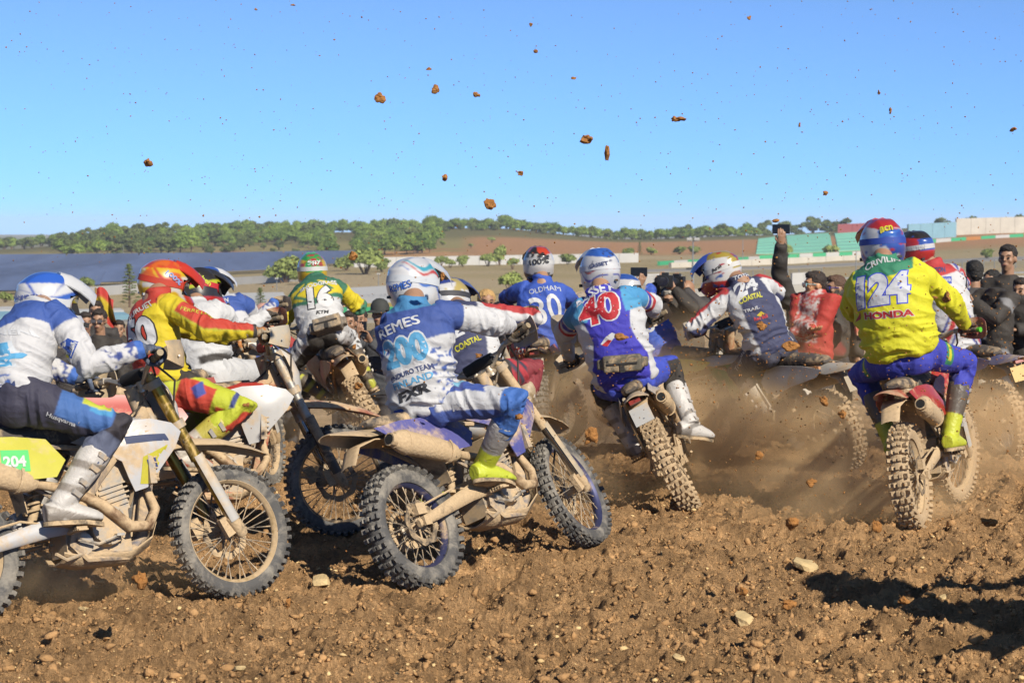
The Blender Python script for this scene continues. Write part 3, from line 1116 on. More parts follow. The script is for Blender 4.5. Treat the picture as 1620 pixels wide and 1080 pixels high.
def build_circuit():
    wall('perimeter_wall', (560, 423), (1010, 415), 15, .3, WHITEW, 'long white wall along the foot of the hills in the middle', 'wall', 14)
    wall('perimeter_wall', (345, 452), (498, 444), 12, .3, WHITEW, 'white wall behind the shrubs left of the green and yellow rider', 'wall', 8)
    wall('perimeter_wall', (120, 472), (246, 460), 15, .3, WHITEW, 'white wall below the solar field behind the flag', 'wall', 6)
    wall('white_board', (985, 452), (1056, 449), 17, .3, WHITEW, 'long white board right of the number 40 helmet', 'board', 3)
    wall('barrier', (440, 496), (640, 494), 9, .4, [GREENB, WHITEW], 'green and white track barrier behind the centre left riders', 'barrier', 9)
    wall('barrier', (690, 492), (880, 486), 9, .4, [WHITEW, GREENB, WHITEW, ORANGEB], 'green white and orange track barrier behind rider 30', 'barrier', 7)
    wall('barrier', (1042, 420), (1200, 411), 6, .4, [GREENB, WHITEW], 'green and white barrier curving below the far slope', 'barrier', 8)
    wall('barrier', (1200, 411), (1368, 404), 7, .4, [GREENB, WHITEW], 'green and white barrier in front of the green terrace', 'barrier', 8)
    wall('barrier', (1455, 386), (1640, 374), 6, .4, [GREENB, WHITEW, GREENB, ORANGEB], 'green white and orange barrier below the concrete wall', 'barrier', 8)
    wall('concrete_wall', (1060, 424), (1360, 411), 8, .5, CONC, 'low concrete wall under the green and white barrier', 'wall', 10)
    wall('concrete_wall', (1040, 478), (1300, 466), 18, .5, PALEC, 'pale concrete wall behind the spectators right of the middle', 'wall', 9)
    wall('concrete_wall', (1395, 462), (1660, 452), 18, .5, PALEC, 'pale concrete wall behind the spectators on the right', 'wall', 9)
    wall('guard_rail', (1210, 446), (1640, 432), 3, .3, GALV, 'steel guard rail along the track on the right', 'guard rail', 14)
    terrace('green_terrace', [(1196, 402), (1242, 401), (1238, 373), (1200, 378)], 7, GREENP, 'left block of the green painted spectator terrace', 'terrace')
    terrace('green_terrace', [(1247, 401), (1318, 398), (1312, 369), (1244, 373)], 7, GREENP, 'middle block of the green painted spectator terrace', 'terrace')
    terrace('green_terrace', [(1326, 398), (1372, 396), (1372, 365), (1320, 369)], 7, GREENP, 'right block of the green painted spectator terrace', 'terrace')
    wall('painted_wall', (1436, 379), (1512, 375), 24, .5, BLUEP, 'pale blue painted wall on the right skyline', 'wall', 4)
    wall('concrete_wall', (1512, 372), (1650, 368), 26, .6, CONC, 'tall grey concrete wall at the right skyline', 'wall', 6)
    wall('red_building', (1330, 369), (1376, 367), 14, 9, REDP, 'low red building on the crest behind the yellow rider helmet', 'building', 2)
    terrace('white_bank', [(340, 492), (462, 492), (448, 464), (352, 466)], 1, WHITEW, 'white painted bank with black letters on the left', 'bank')
    terrace('white_bank', [(556, 482), (640, 480), (634, 452), (552, 457)], 1, WHITEW, 'white painted bank with black letters left of the white helmet', 'bank')
    terrace('yellow_strip', [(560, 488), (646, 486), (646, 480), (558, 482)], 1, mat('yellow_paint', '#d8b43a', .8), 'yellow strip below the lettered bank', 'strip')
    terrace('blue_bank', [(-30, 508), (62, 505), (58, 486), (-30, 488)], 2, [BLUEP, WHITEW], 'pale blue painted bank behind the left rider', 'bank')
    terrace('blue_bank', [(118, 508), (205, 505), (190, 490), (118, 492)], 2, [BLUEP, WHITEW], 'pale blue painted bank behind the flag', 'bank')
    terrace('asphalt_track', [(-100, 515), (900, 500), (900, 497), (-100, 511)], 1, TAR, 'grey asphalt track crossing the middle distance', 'track')
    terrace('asphalt_track', [(1000, 432), (1660, 412), (1660, 406), (1000, 428)], 1, TAR, 'grey asphalt track sweeping round on the right', 'track')
    # black letters on the banks
    for o in list(bpy.data.objects):
        if o.name.startswith('white_bank'):
            ch = o.children[0]
            me = ch.data.copy(); me.transform(Matrix.Translation(o.location))
            bv = bvh_of(me)
            body, p0, p1, h = ('LAGOS', (348, 484), (452, 484), 13) if hit(400, 480)[0] > o.location[0] - 8 and o.location[0] < hit(500, 480)[0] else ('LOULÉ', (556, 476), (632, 474), 13)
            t = letters('lettering', body, p0, p1, h, ink('#24262a'), None, bv, off=.12, bold=.02, hint=120, nhint=(0, -.4, 1), cell=2.0)
            t.data.transform(Matrix.Translation(-o.location))
            t.parent = ch
    # lamp mast, posts and bollards
    def mast(px, py, top, label, heads=True):
        p = hit(px, py)
        h = (py - top) * p[1] / FPX
        o = empty('lamp_mast', p)
        tag(o, label, 'mast')
        b = MB(); b.tube([(0, 0, -.5), (0, 0, h)], [max(.05, h * .022), max(.035, h * .014)], 10)
        link('pole', b.mesh(), GALV, o)
        if heads:
            b = MB(); b.box((0, 0, h), (h * .26, .12, h * .02))
            link('cross_arm', b.mesh(smooth=False), GALV, o)
            for k in (-1, -.5, .5, 1):
                b = MB(); b.box((k * h * .11, -.1, h + h * .035), (h * .06, .3, h * .04), Matrix.Rotation(R(20), 3, 'X'))
                link('lamp', b.mesh(smooth=False), WHITEW, o)
    mast(1096, 452, 381, 'tall lamp mast with a bar of lights right of centre')
    mast(1175, 415, 379, 'thin post on the far slope left of the green terrace', False)
    mast(1354, 440, 396, 'thin post left of the yellow rider', False)
    mast(438, 460, 441, 'short white lamp post by the large olive shrub')
    mast(195, 407, 388, 'thin pale post in front of the left wood', False)
    mast(599, 452, 434, 'white bollard lamp left of the white and blue helmet')
    # catch fence posts with rails on the right
    for a, b_, hp, n, lab in (((1000, 455), (1300, 442), 18, 16, 'tall wire catch fence behind the centre right spectators'), ((1400, 432), (1640, 424), 16, 14, 'tall wire catch fence on the right')):
        A_, B_ = hit(*a), hit(*b_)
        o = empty('catch_fence', (A_ + B_) / 2)
        tag(o, lab, 'fence')
        c = A3(o.location)
        h = hp * c[1] / FPX
        for k in range(n + 1):
            q = A_ + (B_ - A_) * k / n
            q[2] = float(terrain(q[0], q[1]))
            m = MB(); m.tube([q - c - A3((0, 0, .4)), q - c + A3((0, 0, h))], [.05, .05], 6)
            link('post', m.mesh(), GALV, o)
        m = MB()
        for f in np.linspace(.15, 1, 9):
            pts = []
            for k in range(n + 1):
                q = A_ + (B_ - A_) * k / n
                q[2] = float(terrain(q[0], q[1]))
                pts.append(q - c + A3((0, 0, h * f)))
            m.tube(pts, .014, 4)
        link('wires', m.mesh(), GALV, o)['kind'] = 'stuff'
    wall('tyre_wall', (1088, 428), (1162, 423), 4, .5, mat('black_tyre_wall', '#26282a', .8), 'dark tyre wall beside the far track', 'tyre wall', 6)
    wall('advert_board', (1252, 452), (1290, 450), 20, .3, WHITEW, 'white advertising board behind the raised phone', 'board', 2)
build_circuit()
# ------------------------------------------------------------------ motorcycles
RUBBER = mat('tyre_rubber', '#3a3a3b', 0.8, dirt=0.5, dscale=9, bump=0.3, bscale=90, dirtcol=lin('#7c766c'))
RUBBER2 = mat('tyre_rubber_muddy', '#33302d', 0.85, dirt=0.9, dscale=9, bump=0.4, bscale=90, dirtcol=lin('#a08a6c'))
ALU = mat('cast_aluminium', '#8d8a84', 0.4, 0.7, dirt=0.6, dscale=11)
STEEL = mat('brushed_steel', '#a8a49c', 0.35, 0.85, dirt=0.45, dscale=14)
MUDDY = mat('dust_caked_metal', '#4a463f', 0.6, 0.4, dirt=0.82, dscale=12, bump=0.5, bscale=70)
BLACKP = mat('black_plastic', '#1b1b1c', 0.55, dirt=0.35, dscale=13)
DARKM = mat('dark_metal', '#2a2a2c', 0.5, 0.5, dirt=0.6, dscale=13)
CHROME = mat('polished_fork_tube', '#d8d8d8', 0.12, 1.0, dirt=0.12, dscale=20)
GOLD = mat('gold_fork_tube', '#c09a3c', 0.3, 0.9, dirt=0.4, dscale=12)
SEATM = mat('seat_cover', '#26262a', 0.8, dirt=0.42, dscale=9, bump=0.3, bscale=200)
RIMM = mat('spoke_metal', '#b5aea2', 0.5, 0.6, dirt=0.55, dscale=16)
HOLE_SHADE = mat('exhaust_shade_disc', '#0a0908', 0.9)  # near-black colour stands in for the shade inside the exhaust outlet
GRIP = mat('grip_rubber', '#3a3834', 0.9, dirt=0.5, dscale=30)

MESH = {}
def cached(key, fn):
    if key not in MESH:
        MESH[key] = fn()
    return MESH[key]

def tyre_mesh(front):
    Ro, w, rb = (0.330, 0.041, 0.262) if front else (0.318, 0.054, 0.232)
    b = MB()
    h = Ro - rb
    prof = [(-w * .72, rb), (-w * .98, rb + h * .3), (-w, rb + h * .55), (-w * .8, rb + h * .83), (-w * .42, Ro - h * .05), (0, Ro),
            (w * .42, Ro - h * .05), (w * .8, rb + h * .83), (w, rb + h * .55), (w * .98, rb + h * .3), (w * .72, rb), (0, rb - .004)]
    b.lathe(prof, 72, closed=True)
    rng = random.Random(3 if front else 4)
    rows = 46 if front else 40
    kh = 0.013 if front else 0.018
    for k in range(rows):
        a = 2 * math.pi * k / rows
        pat = [(-.28, 0), (.28, 0), (-.95, 1.0), (.95, 1.0)] if k % 2 else [(-.62, .55), (.62, .55), (0, 0), (-1.02, 1.15), (1.02, 1.15)]
        for o, tilt in pat:
            o2 = o * w
            rr = Ro - h * (.02 + .12 * abs(o) ** 2.2) + kh * .35
            tl = tilt * (1 if o > 0 else -1)
            rad = A3((math.cos(a), 0, math.sin(a)))
            tan = A3((-math.sin(a), 0, math.cos(a)))
            ax = A3((0, 1, 0))
            nrm_ = rad * math.cos(tl) + ax * math.sin(tl)
            sd = ax * math.cos(tl) - rad * math.sin(tl)
            M = np.stack([tan, sd, nrm_], 1)
            s_ = rng.uniform(.88, 1.1)
            b.box(rad * rr + ax * o2, ((.026 if front else .028) * s_, (.019 if front else .023) * s_, kh * 1.5), M, taper=.82)
    return b.mesh('tyre', auto=35)

def rim_mesh(front):
    r = 0.264 if front else 0.234
    b = MB()
    b.lathe([(-.028, r + .006), (-.03, r - .004), (-.018, r - .012), (-.008, r - .02), (.008, r - .02), (.018, r - .012), (.03, r - .004), (.028, r + .006)], 64, closed=True)
    return b.mesh('rim')

def hub_mesh(front):
    b = MB()
    w = .045 if front else .055
    b.lathe([(-w - .03, .0), (-w - .03, .014), (-w - .004, .016), (-w, .034), (-w + .008, .034), (-w + .014, .022), (0, .02), (w - .014, .022), (w - .008, .034), (w, .034), (w + .004, .016), (w + .03, .014), (w + .03, 0)], 24)
    return b.mesh('hub')

def spokes_mesh(front):
    b = MB()
    r = 0.248 if front else 0.218
    w = .042 if front else .05
    n = 36
    for k in range(n):
        a = 2 * math.pi * k / n
        s = 1 if k % 2 else -1
        d = .55 if (k // 2) % 2 else -.55
        p0 = (.031 * math.cos(a + d), s * w, .031 * math.sin(a + d))
        p1 = (r * math.cos(a), s * .006, r * math.sin(a))
        b.tube([p0, p1], [.0024, .0024], 4)
        q = A3(p0) * .12 + A3(p1) * .88
        b.tube([q, p1], [.004, .004], 4)
    return b.mesh('spokes')

def disc_mesh(front):
    b = MB()
    ro = .13 if front else .12
    n = 48
    y = .06 if front else -.065
    V, F = [], []
    for i in range(n):
        a = 2 * math.pi * i / n
        rr = ro + .006 * math.cos(a * 8)
        for yy in (y - .0016, y + .0016):
            V.append((rr * math.cos(a), yy, rr * math.sin(a)))
            V.append(((ro - .034) * math.cos(a), yy, (ro - .034) * math.sin(a)))
    for i in range(n):
        a, c = i * 4, ((i + 1) % n) * 4
        F += [(a, a + 1, c + 1, c), (a + 2, c + 2, c + 3, a + 3), (a, c, c + 2, a + 2), (a + 1, a + 3, c + 3, c + 1)]
    b.add(V, F)
    for k in range(6):
        a = 2 * math.pi * k / 6
        b.tube([(.03 * math.cos(a), y * .85, .03 * math.sin(a)), ((ro - .02) * math.cos(a + .4), y, (ro - .02) * math.sin(a + .4))], [.007, .006], 5)
    return b.mesh('disc')

def sprocket_mesh():
    b = MB()
    n = 96
    V, F = [], []
    for i in range(n):
        a = 2 * math.pi * i / n
        rr = .105 + (.006 if i % 2 else 0)
        for yy in (.062, .067):
            V += [(rr * math.cos(a), yy, rr * math.sin(a)), (.085 * math.cos(a), yy, .085 * math.sin(a))]
    for i in range(n):
        a, c = i * 4, ((i + 1) % n) * 4
        F += [(a, a + 1, c + 1, c), (a + 2, c + 2, c + 3, a + 3), (a, c, c + 2, a + 2), (a + 1, a + 3, c + 3, c + 1)]
    b.add(V, F)
    for k in range(6):
        a = 2 * math.pi * k / 6
        b.tube([(.03 * math.cos(a), .06, .03 * math.sin(a)), (.09 * math.cos(a), .064, .09 * math.sin(a))], [.008, .006], 5)
    return b.mesh('sprocket')

STEER_O = Vector((1.0, 0, 1.12))
STEER_A = Vector((-.446, 0, .895)).normalized()
FD = A3(STEER_A)                                  # up along the fork
FAX = A3((1.48, 0, .345))
def fk(t, y=0.0, fwd=0.0):
    """point on the fork line t metres up from the axle"""
    return FAX + FD * t + A3((FD[2], 0, -FD[0])) * (fwd - .025) + A3((0, y, 0))

def loft_sections(secs, n=14, power=2.6):
    """secs: (x, z, half width, half height) super-ellipse sections along x"""
    b = MB()
    rings = []
    for x, z, w, h in secs:
        ring = []
        for k in range(n):
            a = 2 * math.pi * k / n
            c, s = math.cos(a), math.sin(a)
            ring.append((x, w * math.copysign(abs(c) ** (2 / power), c), z + h * math.copysign(abs(s) ** (2 / power), s)))
        rings.append(ring)
    b.loft(rings)
    return b

def fender_mesh(pts, th=.004):
    """pts: (x, z, half width, edge drop); curved sheet with thickness"""
    rings = []
    for (x, z, w, dr) in pts:
        top, bot = [], []
        for k in range(9):
            u = -1 + k / 4
            q = abs(u) ** 2.2
            top.append((x, u * w, z - dr * q))
            bot.append((x, u * w * .97, z - dr * q - th))
        rings.append(top + bot[::-1])
    b = MB()
    b.loft(rings)
    return b.mesh('fender', auto=50)

def bike_meshes():
    D = {}
    b = MB()                                         # twin-spar frame with down tube, cradle and subframe
    for s in (-1, 1):
        b.tube([(1.05, s * .035, .97), (.92, s * .10, .86), (.72, s * .125, .66), (.6, s * .115, .5), (.56, s * .11, .34), (.62, s * .1, .28), (.84, s * .07, .275), (.95, s * .045, .36), (1.06, s * .03, .82)], [(.018, .032)] * 9, 8)
        b.tube([(.66, s * .09, .80), (.3, s * .085, .84), (-.1, s * .07, .86)], .013, 6)
        b.tube([(.6, s * .1, .5), (.3, s * .09, .68), (-.02, s * .075, .83)], .012, 6)
    b.tube([(1.0, 0, 1.1), (1.08, 0, .86)], [.036, .036], 12)
    D['frame'] = b.mesh()
    b = MB()
    for s in (-1, 1):
        b.tube([(.60, s * .1, .44), (.42, s * .105, .425), (.1, s * .092, .352), (-.05, s * .088, .325)], [(.02, .04), (.02, .044), (.017, .03), (.015, .022)], 8)
        b.box((-.005, s * .112, .33), (.05, .016, .05))
    b.tube([(.42, -.1, .42), (.42, .1, .42)], [.035, .035], 8)
    D['swingarm'] = b.mesh()
    b = MB()                                         # engine: crankcase, covers, barrel, head
    b.box((.70, 0, .40), (.34, .17, .22))
    b.tube([(.74, -.085, .42), (.74, -.135, .42)], [.105, .095], 18)
    b.tube([(.78, .085, .40), (.78, .125, .40)], [.085, .075], 18)
    b.tube([(.60, -.085, .34), (.60, -.12, .34)], [.06, .055], 14)
    M = Matrix.Rotation(R(-14), 3, 'Y')
    b.box((.80, 0, .56), (.15, .14, .16), M)
    b.box((.82, 0, .68), (.17, .15, .12), M)
    for k in range(5):
        b.box((.80 + .003 * k, 0, .51 + k * .026), (.17, .165, .008), M)
    for k in range(8):
        a = k * math.pi / 4
        b.tube([(.74 + .09 * math.cos(a), -.13, .42 + .09 * math.sin(a)), (.74 + .09 * math.cos(a), -.142, .42 + .09 * math.sin(a))], [.007, .007], 6)
    b.tube([(.62, -.11, .30), (.50, -.13, .27), (.44, -.15, .30)], .009, 6)
    D['engine'] = b.mesh(auto=35)
    b = MB()                                         # exhaust header round the right side
    b.tube([(.88, -.03, .66), (.99, -.06, .60), (1.01, -.10, .48), (.95, -.13, .40), (.84, -.15, .40), (.70, -.145, .52), (.55, -.13, .60), (.42, -.135, .63), (.36, -.14, .645)], [.021, .022, .024, .027, .03, .028, .024, .023, .026], 12)
    D['exhaust_pipe'] = b.mesh()
    b = MB()                                         # silencer: oval can with end caps
    d0, d1 = A3((.38, -.145, .64)), A3((-.10, -.155, .765))
    t = (d1 - d0)
    pr = [(0, .03), (.07, .05), (.14, .058), (.8, .062), (.86, .064), (.93, .055), (1.0, .04)]
    b.tube([d0 + t * k for k, _ in pr], [(r * .85, r * 1.05) for _, r in pr], 18)
    b.tube([d0 + t * .985, d0 + t * 1.07], [.036, .035], 14)
    for k in (.17, .82):
        b.tube([d0 + t * k, d0 + t * (k + .03)], [(.056, .069)] * 2, 18)
    D['silencer'] = b.mesh(auto=30)
    b = MB()
    b.tube([d0 + t * 1.06, d0 + t * 1.076], [.027, .027], 14)  # solid disc on the tip, coloured black as the outlet's inner darkness
    D['exhaust_shade_disc'] = b.mesh()
    b = MB()                                         # rear shock
    b.tube([(.40, .0, .46), (.52, 0, .80)], [.022, .024], 10)
    pts = [(.40 + .12 * k / 72 * .8 + .035 * math.cos(k * .7), .038 * math.sin(k * .7), .50 + .28 * k / 72) for k in range(73)]
    b.tube(pts, .007, 5)
    D['rear_shock'] = b.mesh()
    D['seat'] = loft_sections([(.93, .925, .04, .035), (.84, .905, .065, .05), (.62, .875, .08, .06), (.38, .875, .085, .06), (.12, .89, .08, .05), (-.08, .90, .06, .03), (-.12, .90, .04, .015)]).mesh()
    D['fuel_tank'] = loft_sections([(.66, .83, .05, .05), (.75, .83, .10, .09), (.88, .83, .135, .12), (.99, .85, .13, .10), (1.05, .87, .08, .05)]).mesh()
    for s, nm in ((-1, 'right'), (1, 'left')):
        b = MB()                                     # radiator shroud
        b.plate([(.60, .83), (.72, .88), (.86, .915), (1.0, .92), (1.12, .895), (1.17, .85), (1.12, .77), (1.03, .67), (.96, .585), (.90, .57), (.87, .64), (.84, .72), (.74, .78)],
                lambda x, z: s * (.105 + .085 * float(sstep(.62, 1.02, x)) - .03 * float(sstep(1.05, 1.2, x)) - .05 * abs(z - .80) / .25), s * .006)
        D['shroud_' + nm] = b.mesh(auto=60)
        b = MB()
        b.box((.98, s * .12, .73), (.035, .11, .26))
        for k in range(9):
            b.box((1.0, s * .12, .62 + k * .027), (.02, .115, .006))
        D['radiator_' + nm] = b.mesh()
        b = MB()                                     # side number panel
        b.plate([(.46, .85), (.53, .74), (.47, .66), (.34, .655), (.18, .72), (-.10, .80), (-.16, .855), (.05, .875), (.30, .87)],
                lambda x, z: s * (.105 + .07 * float(sstep(.9, .68, z)) * (1.0 if s < 0 else .75) + .012 * math.sin(x * 5)), s * .005)
        D['side_panel_' + nm] = b.mesh(auto=60)
        b = MB()
        b.tube([(.54, s * .1, .40), (.545, s * .15, .40)], [.014, .014], 8)
        for k in range(5):
            b.box((.545, s * (.16 + k * .018), .405), (.055, .006, .018))
        b.box((.545, s * .2, .398), (.05, .1, .008))
        D['footpeg_' + nm] = b.mesh()
        b = MB()                                     # fork leg: outer tube, inner slider and foot
        b.tube([fk(.42, s * .098), fk(.47, s * .098), fk(.9, s * .098)], [.031, .029, .028], 16)
        b.tube([fk(.88, s * .098), fk(.915, s * .098)], [.026, .024], 16)
        D['fork_tube_' + nm] = b.mesh()
        b = MB()
        b.tube([fk(.08, s * .098), fk(.45, s * .098)], [.0235, .0235], 14)
        D['fork_slider_' + nm] = b.mesh()
        b = MB()
        b.tube([fk(.09, s * .098), fk(.02, s * .094, .012), fk(-.03, s * .085, .022)], [.03, .034, .028], 12)
        b.box(fk(.05, s * .085, -.04), (.05, .03, .1), Matrix.Rotation(R(-26), 3, 'Y'))
        D['fork_foot_' + nm] = b.mesh()
        b = MB()                                     # fork guard shell
        rings = []
        for tt in (.06, .2, .4, .44):
            ring = []
            for k in range(8):
                a = R(-60 + 200 * k / 7)
                for_ = math.cos(a); sid = math.sin(a) * s
                ring.append(fk(tt, s * .098 + sid * .036, .036 * for_ + .006))
            ring2 = [fk(tt, s * .098 + math.sin(R(-60 + 200 * k / 7)) * s * .033, .033 * math.cos(R(-60 + 200 * k / 7)) + .006) for k in range(8)]
            rings.append(ring + ring2[::-1])
        b.loft(rings)
        D['fork_guard_' + nm] = b.mesh(auto=50)
        g0, g1 = A3((.985, s * .275, 1.185)), A3((.945, s * .40, 1.19))
        b = MB()
        pts = [g0 + (g1 - g0) * k / 14 for k in range(15)]
        b.tube(pts, [.0185 if k % 2 else .016 for k in range(15)], 10)
        b.tube([g0 - (g1 - g0) * .02, g0 + (g1 - g0) * .06], [.026, .026], 10)
        D['grip_' + nm] = b.mesh()
        b = MB()
        b.tube([g1, g1 + nrm(g1 - g0) * .022], [.017, .017], 10)
        D['bar_end_' + nm] = b.mesh()
        b = MB()                                     # lever on its perch
        b.box(g0 + A3((.02, -s * .03, .0)), (.05, .045, .03))
        b.tube([g0 + A3((.045, -s * .02, 0)), g0 + A3((.075, s * .05, -.01)), g0 + A3((.055, s * .15, -.012))], [.007, .0065, .005], 6)
        D['lever_' + nm] = b.mesh()
        b = MB()                                     # hand guard shield in front of the grip
        rings = []
        for k in range(9):
            u = k / 8
            y = s * (.235 + .215 * u)
            xf = 1.04 + .055 * math.sin(math.pi * (.12 + .72 * u)) - .11 * max(0, u - .62) / .38
            hh = .062 * (.55 + .6 * math.sin(math.pi * (.15 + .75 * u)))
            ring = []
            for q in range(5):
                w = -1 + q / 2
                ring.append((xf + .012 * (1 - w * w), y, 1.195 + hh * w))
            ring += [(p[0] - .005, p[1], p[2]) for p in ring[::-1]]
            rings.append(ring)
        b.loft(rings)
        D['hand_guard_' + nm] = b.mesh(auto=60)
    b = MB()                                         # triple clamps
    for t in (.62, .855):
        for s in (-1, 1):
            b.tube([fk(t - .02, s * .098), fk(t + .02, s * .098)], [.042, .042], 14)
            b.tube([fk(t, s * .098), fk(t, 0, -.05)], [(.03, .018)] * 2, 8)
    b.tube([fk(.6, 0, -.05), fk(.88, 0, -.05)], [.024, .024], 10)
    D['triple_clamp'] = b.mesh()
    b = MB()                                         # handlebar with risers
    side = [(.985, .275, 1.185), (1.0, .2, 1.18), (1.02, .13, 1.15), (1.035, .07, 1.115), (1.035, .0, 1.11)]
    full = side + [(x, -y, z) for x, y, z in side[::-1][1:]]
    b.tube(full, .0135, 10)
    b.tube([(1.015, .145, 1.165), (1.03, 0, 1.175), (1.015, -.145, 1.165)], .008, 8)
    for s in (-1, 1):
        b.tube([(1.045, s * .045, 1.07), (1.035, s * .045, 1.125)], [.022, .022], 10)
    D['handlebar'] = b.mesh()
    b = MB()
    b.tube([(1.03, .095, 1.155), (1.032, 0, 1.16), (1.03, -.095, 1.155)], [(.03, .034)] * 3, 12)
    D['bar_pad'] = b.mesh()
    b = MB()                                         # cables
    b.tube([(1.03, .2, 1.17), (1.14, .16, 1.12), (1.15, .08, 1.02), (1.05, .05, .9), (.95, .06, .8)], .006, 6)
    b.tube([(1.03, -.22, 1.17), (1.15, -.18, 1.1), (1.16, -.12, .98), (1.2, -.11, .8), tuple(fk(.3, -.09, .05)), tuple(fk(.08, .08, -.03))], .006, 6)
    b.tube([(1.02, -.2, 1.17), (1.08, -.12, 1.14), (1.02, -.04, 1.0), (.9, -.05, .9)], .006, 6)
    D['cables'] = b.mesh()
    D['front_fender'] = fender_mesh([(.95, .70, .05, .015), (1.03, .76, .065, .03), (1.13, .81, .075, .04), (1.28, .835, .082, .045), (1.46, .825, .082, .042), (1.62, .785, .07, .03), (1.72, .745, .05, .015), (1.75, .73, .03, .005)])
    D['rear_fender'] = fender_mesh([(.08, .865, .075, .02), (-.05, .875, .085, .05), (-.18, .88, .09, .06), (-.30, .885, .085, .045), (-.40, .885, .065, .025), (-.43, .88, .045, .01)])
    b = MB()                                         # inner mud flap under the tail
    rings = []
    for x, z, w in ((.36, .52, .06), (.33, .66, .07), (.22, .76, .075), (.05, .80, .075), (-.14, .815, .07), (-.26, .79, .06), (-.33, .70, .055)):
        ring = [(x, w * u, z - .012 * u * u) for u in (-1, -.5, 0, .5, 1)]
        rings.append(ring + [(p[0] + .004, p[1], p[2] + .006) for p in ring[::-1]])
    b.loft(rings)
    D['mud_flap'] = b.mesh(auto=60)
    b = MB()
    b.box((-.37, 0, .745), (.005, .13, .12), Matrix.Rotation(R(20), 3, 'Y'))
    D['licence_plate'] = b.mesh(smooth=False)
    b = MB()
    b.box((-.385, 0, .842), (.03, .075, .028), Matrix.Rotation(R(20), 3, 'Y'))
    D['tail_light'] = b.mesh(smooth=False)
    b = MB()                                         # front number plate / lamp mask
    rings = []
    for z, x, w in ((.84, 1.245, .05), (.90, 1.255, .085), (1.0, 1.24, .105), (1.09, 1.20, .10), (1.14, 1.165, .07)):
        ring = [(x - .06 * u * u, w * u, z) for u in (-1, -.6, -.2, .2, .6, 1)]
        rings.append(ring + [(p[0] - .006, p[1], p[2]) for p in ring[::-1]])
    b.loft(rings)
    D['front_plate'] = b.mesh(auto=60)
    b = MB()                                         # skid plate
    rings = []
    for x, z in ((.50, .26), (.60, .235), (.85, .235), (.97, .30), (1.0, .37)):
        ring = [(x, u * .115, z + .05 * abs(u) ** 3) for u in (-1, -.6, 0, .6, 1)]
        rings.append(ring + [(p[0], p[1], p[2] - .008) for p in ring[::-1]])
    b.loft(rings)
    D['skid_plate'] = b.mesh(auto=50)
    b = MB()                                         # chain
    for z0, z1 in ((.425, .435), (.235, .375)):
        n = 46
        for k in range(n):
            u = (k + .5) / n
            x = -.0 + .60 * u
            z = z0 + (z1 - z0) * u
            b.box((x, .066, z), (.009, .016 if k % 2 else .008, .011))
    D['chain'] = b.mesh(smooth=False)
    b = MB()
    b.box((.02, .066, .25), (.13, .03, .05))
    b.box((-.0, -.075, .40), (.07, .045, .06))
    b.tube([(.0, -.085, .41), (.3, -.1, .47), (.55, -.12, .42)], .006, 6)
    D['rear_caliper'] = b.mesh()
    b = MB()
    b.box(fk(.1, .085, -.1), (.06, .05, .1), Matrix.Rotation(R(-26), 3, 'Y'))
    D['front_caliper'] = b.mesh()
    b = MB()                                         # brake and gear pedals, kick stand
    b.tube([(.56, -.15, .36), (.66, -.16, .33), (.76, -.165, .36)], .008, 6)
    b.box((.77, -.165, .365), (.04, .03, .012))
    D['brake_pedal'] = b.mesh()
    b = MB()
    b.tube([(.63, .14, .37), (.70, .15, .38), (.76, .155, .41)], .007, 6)
    b.tube([(.74, .155, .41), (.74, .19, .41)], [.009, .009], 6)
    D['gear_lever'] = b.mesh()
    b = MB()
    b.tube([(.50, .12, .36), (.22, .135, .33), (.1, .14, .335)], [.012, .011, .01], 6)
    D['kick_stand'] = b.mesh()
    return D

BM = bike_meshes()

def wheel(root, front, rim_mat, tyre_mat, M, spin=0.0):
    c = FAX if front else A3((0, 0, .33))
    L = Matrix.Translation(Vector(c)) @ Matrix.Rotation(spin, 4, 'Y')
    t = link('front_wheel' if front else 'rear_wheel', cached(('tyre', front), lambda: tyre_mesh(front)), tyre_mat, root, M @ L)
    link('rim', cached(('rim', front), lambda: rim_mesh(front)), rim_mat, t)
    link('hub', cached(('hub', front), lambda: hub_mesh(front)), ALU, t)
    link('spokes', cached(('spokes', front), lambda: spokes_mesh(front)), RIMM, t)['kind'] = 'stuff'
    link('brake_disc', cached(('disc', front), lambda: disc_mesh(front)), DARKM, t)
    if not front:
        link('sprocket', cached('sprocket', sprocket_mesh), DARKM, t)
    return t

def bike_matrix(pose):
    X, Y, yaw, lean, pit, st = pose[:6]
    return Matrix.Translation((X, Y, pose[6] if len(pose) > 6 else 0.0)) @ Matrix.Rotation(R(yaw), 4, 'Z') @ Matrix.Rotation(R(-lean), 4, 'X') @ Matrix.Rotation(R(-pit), 4, 'Y')

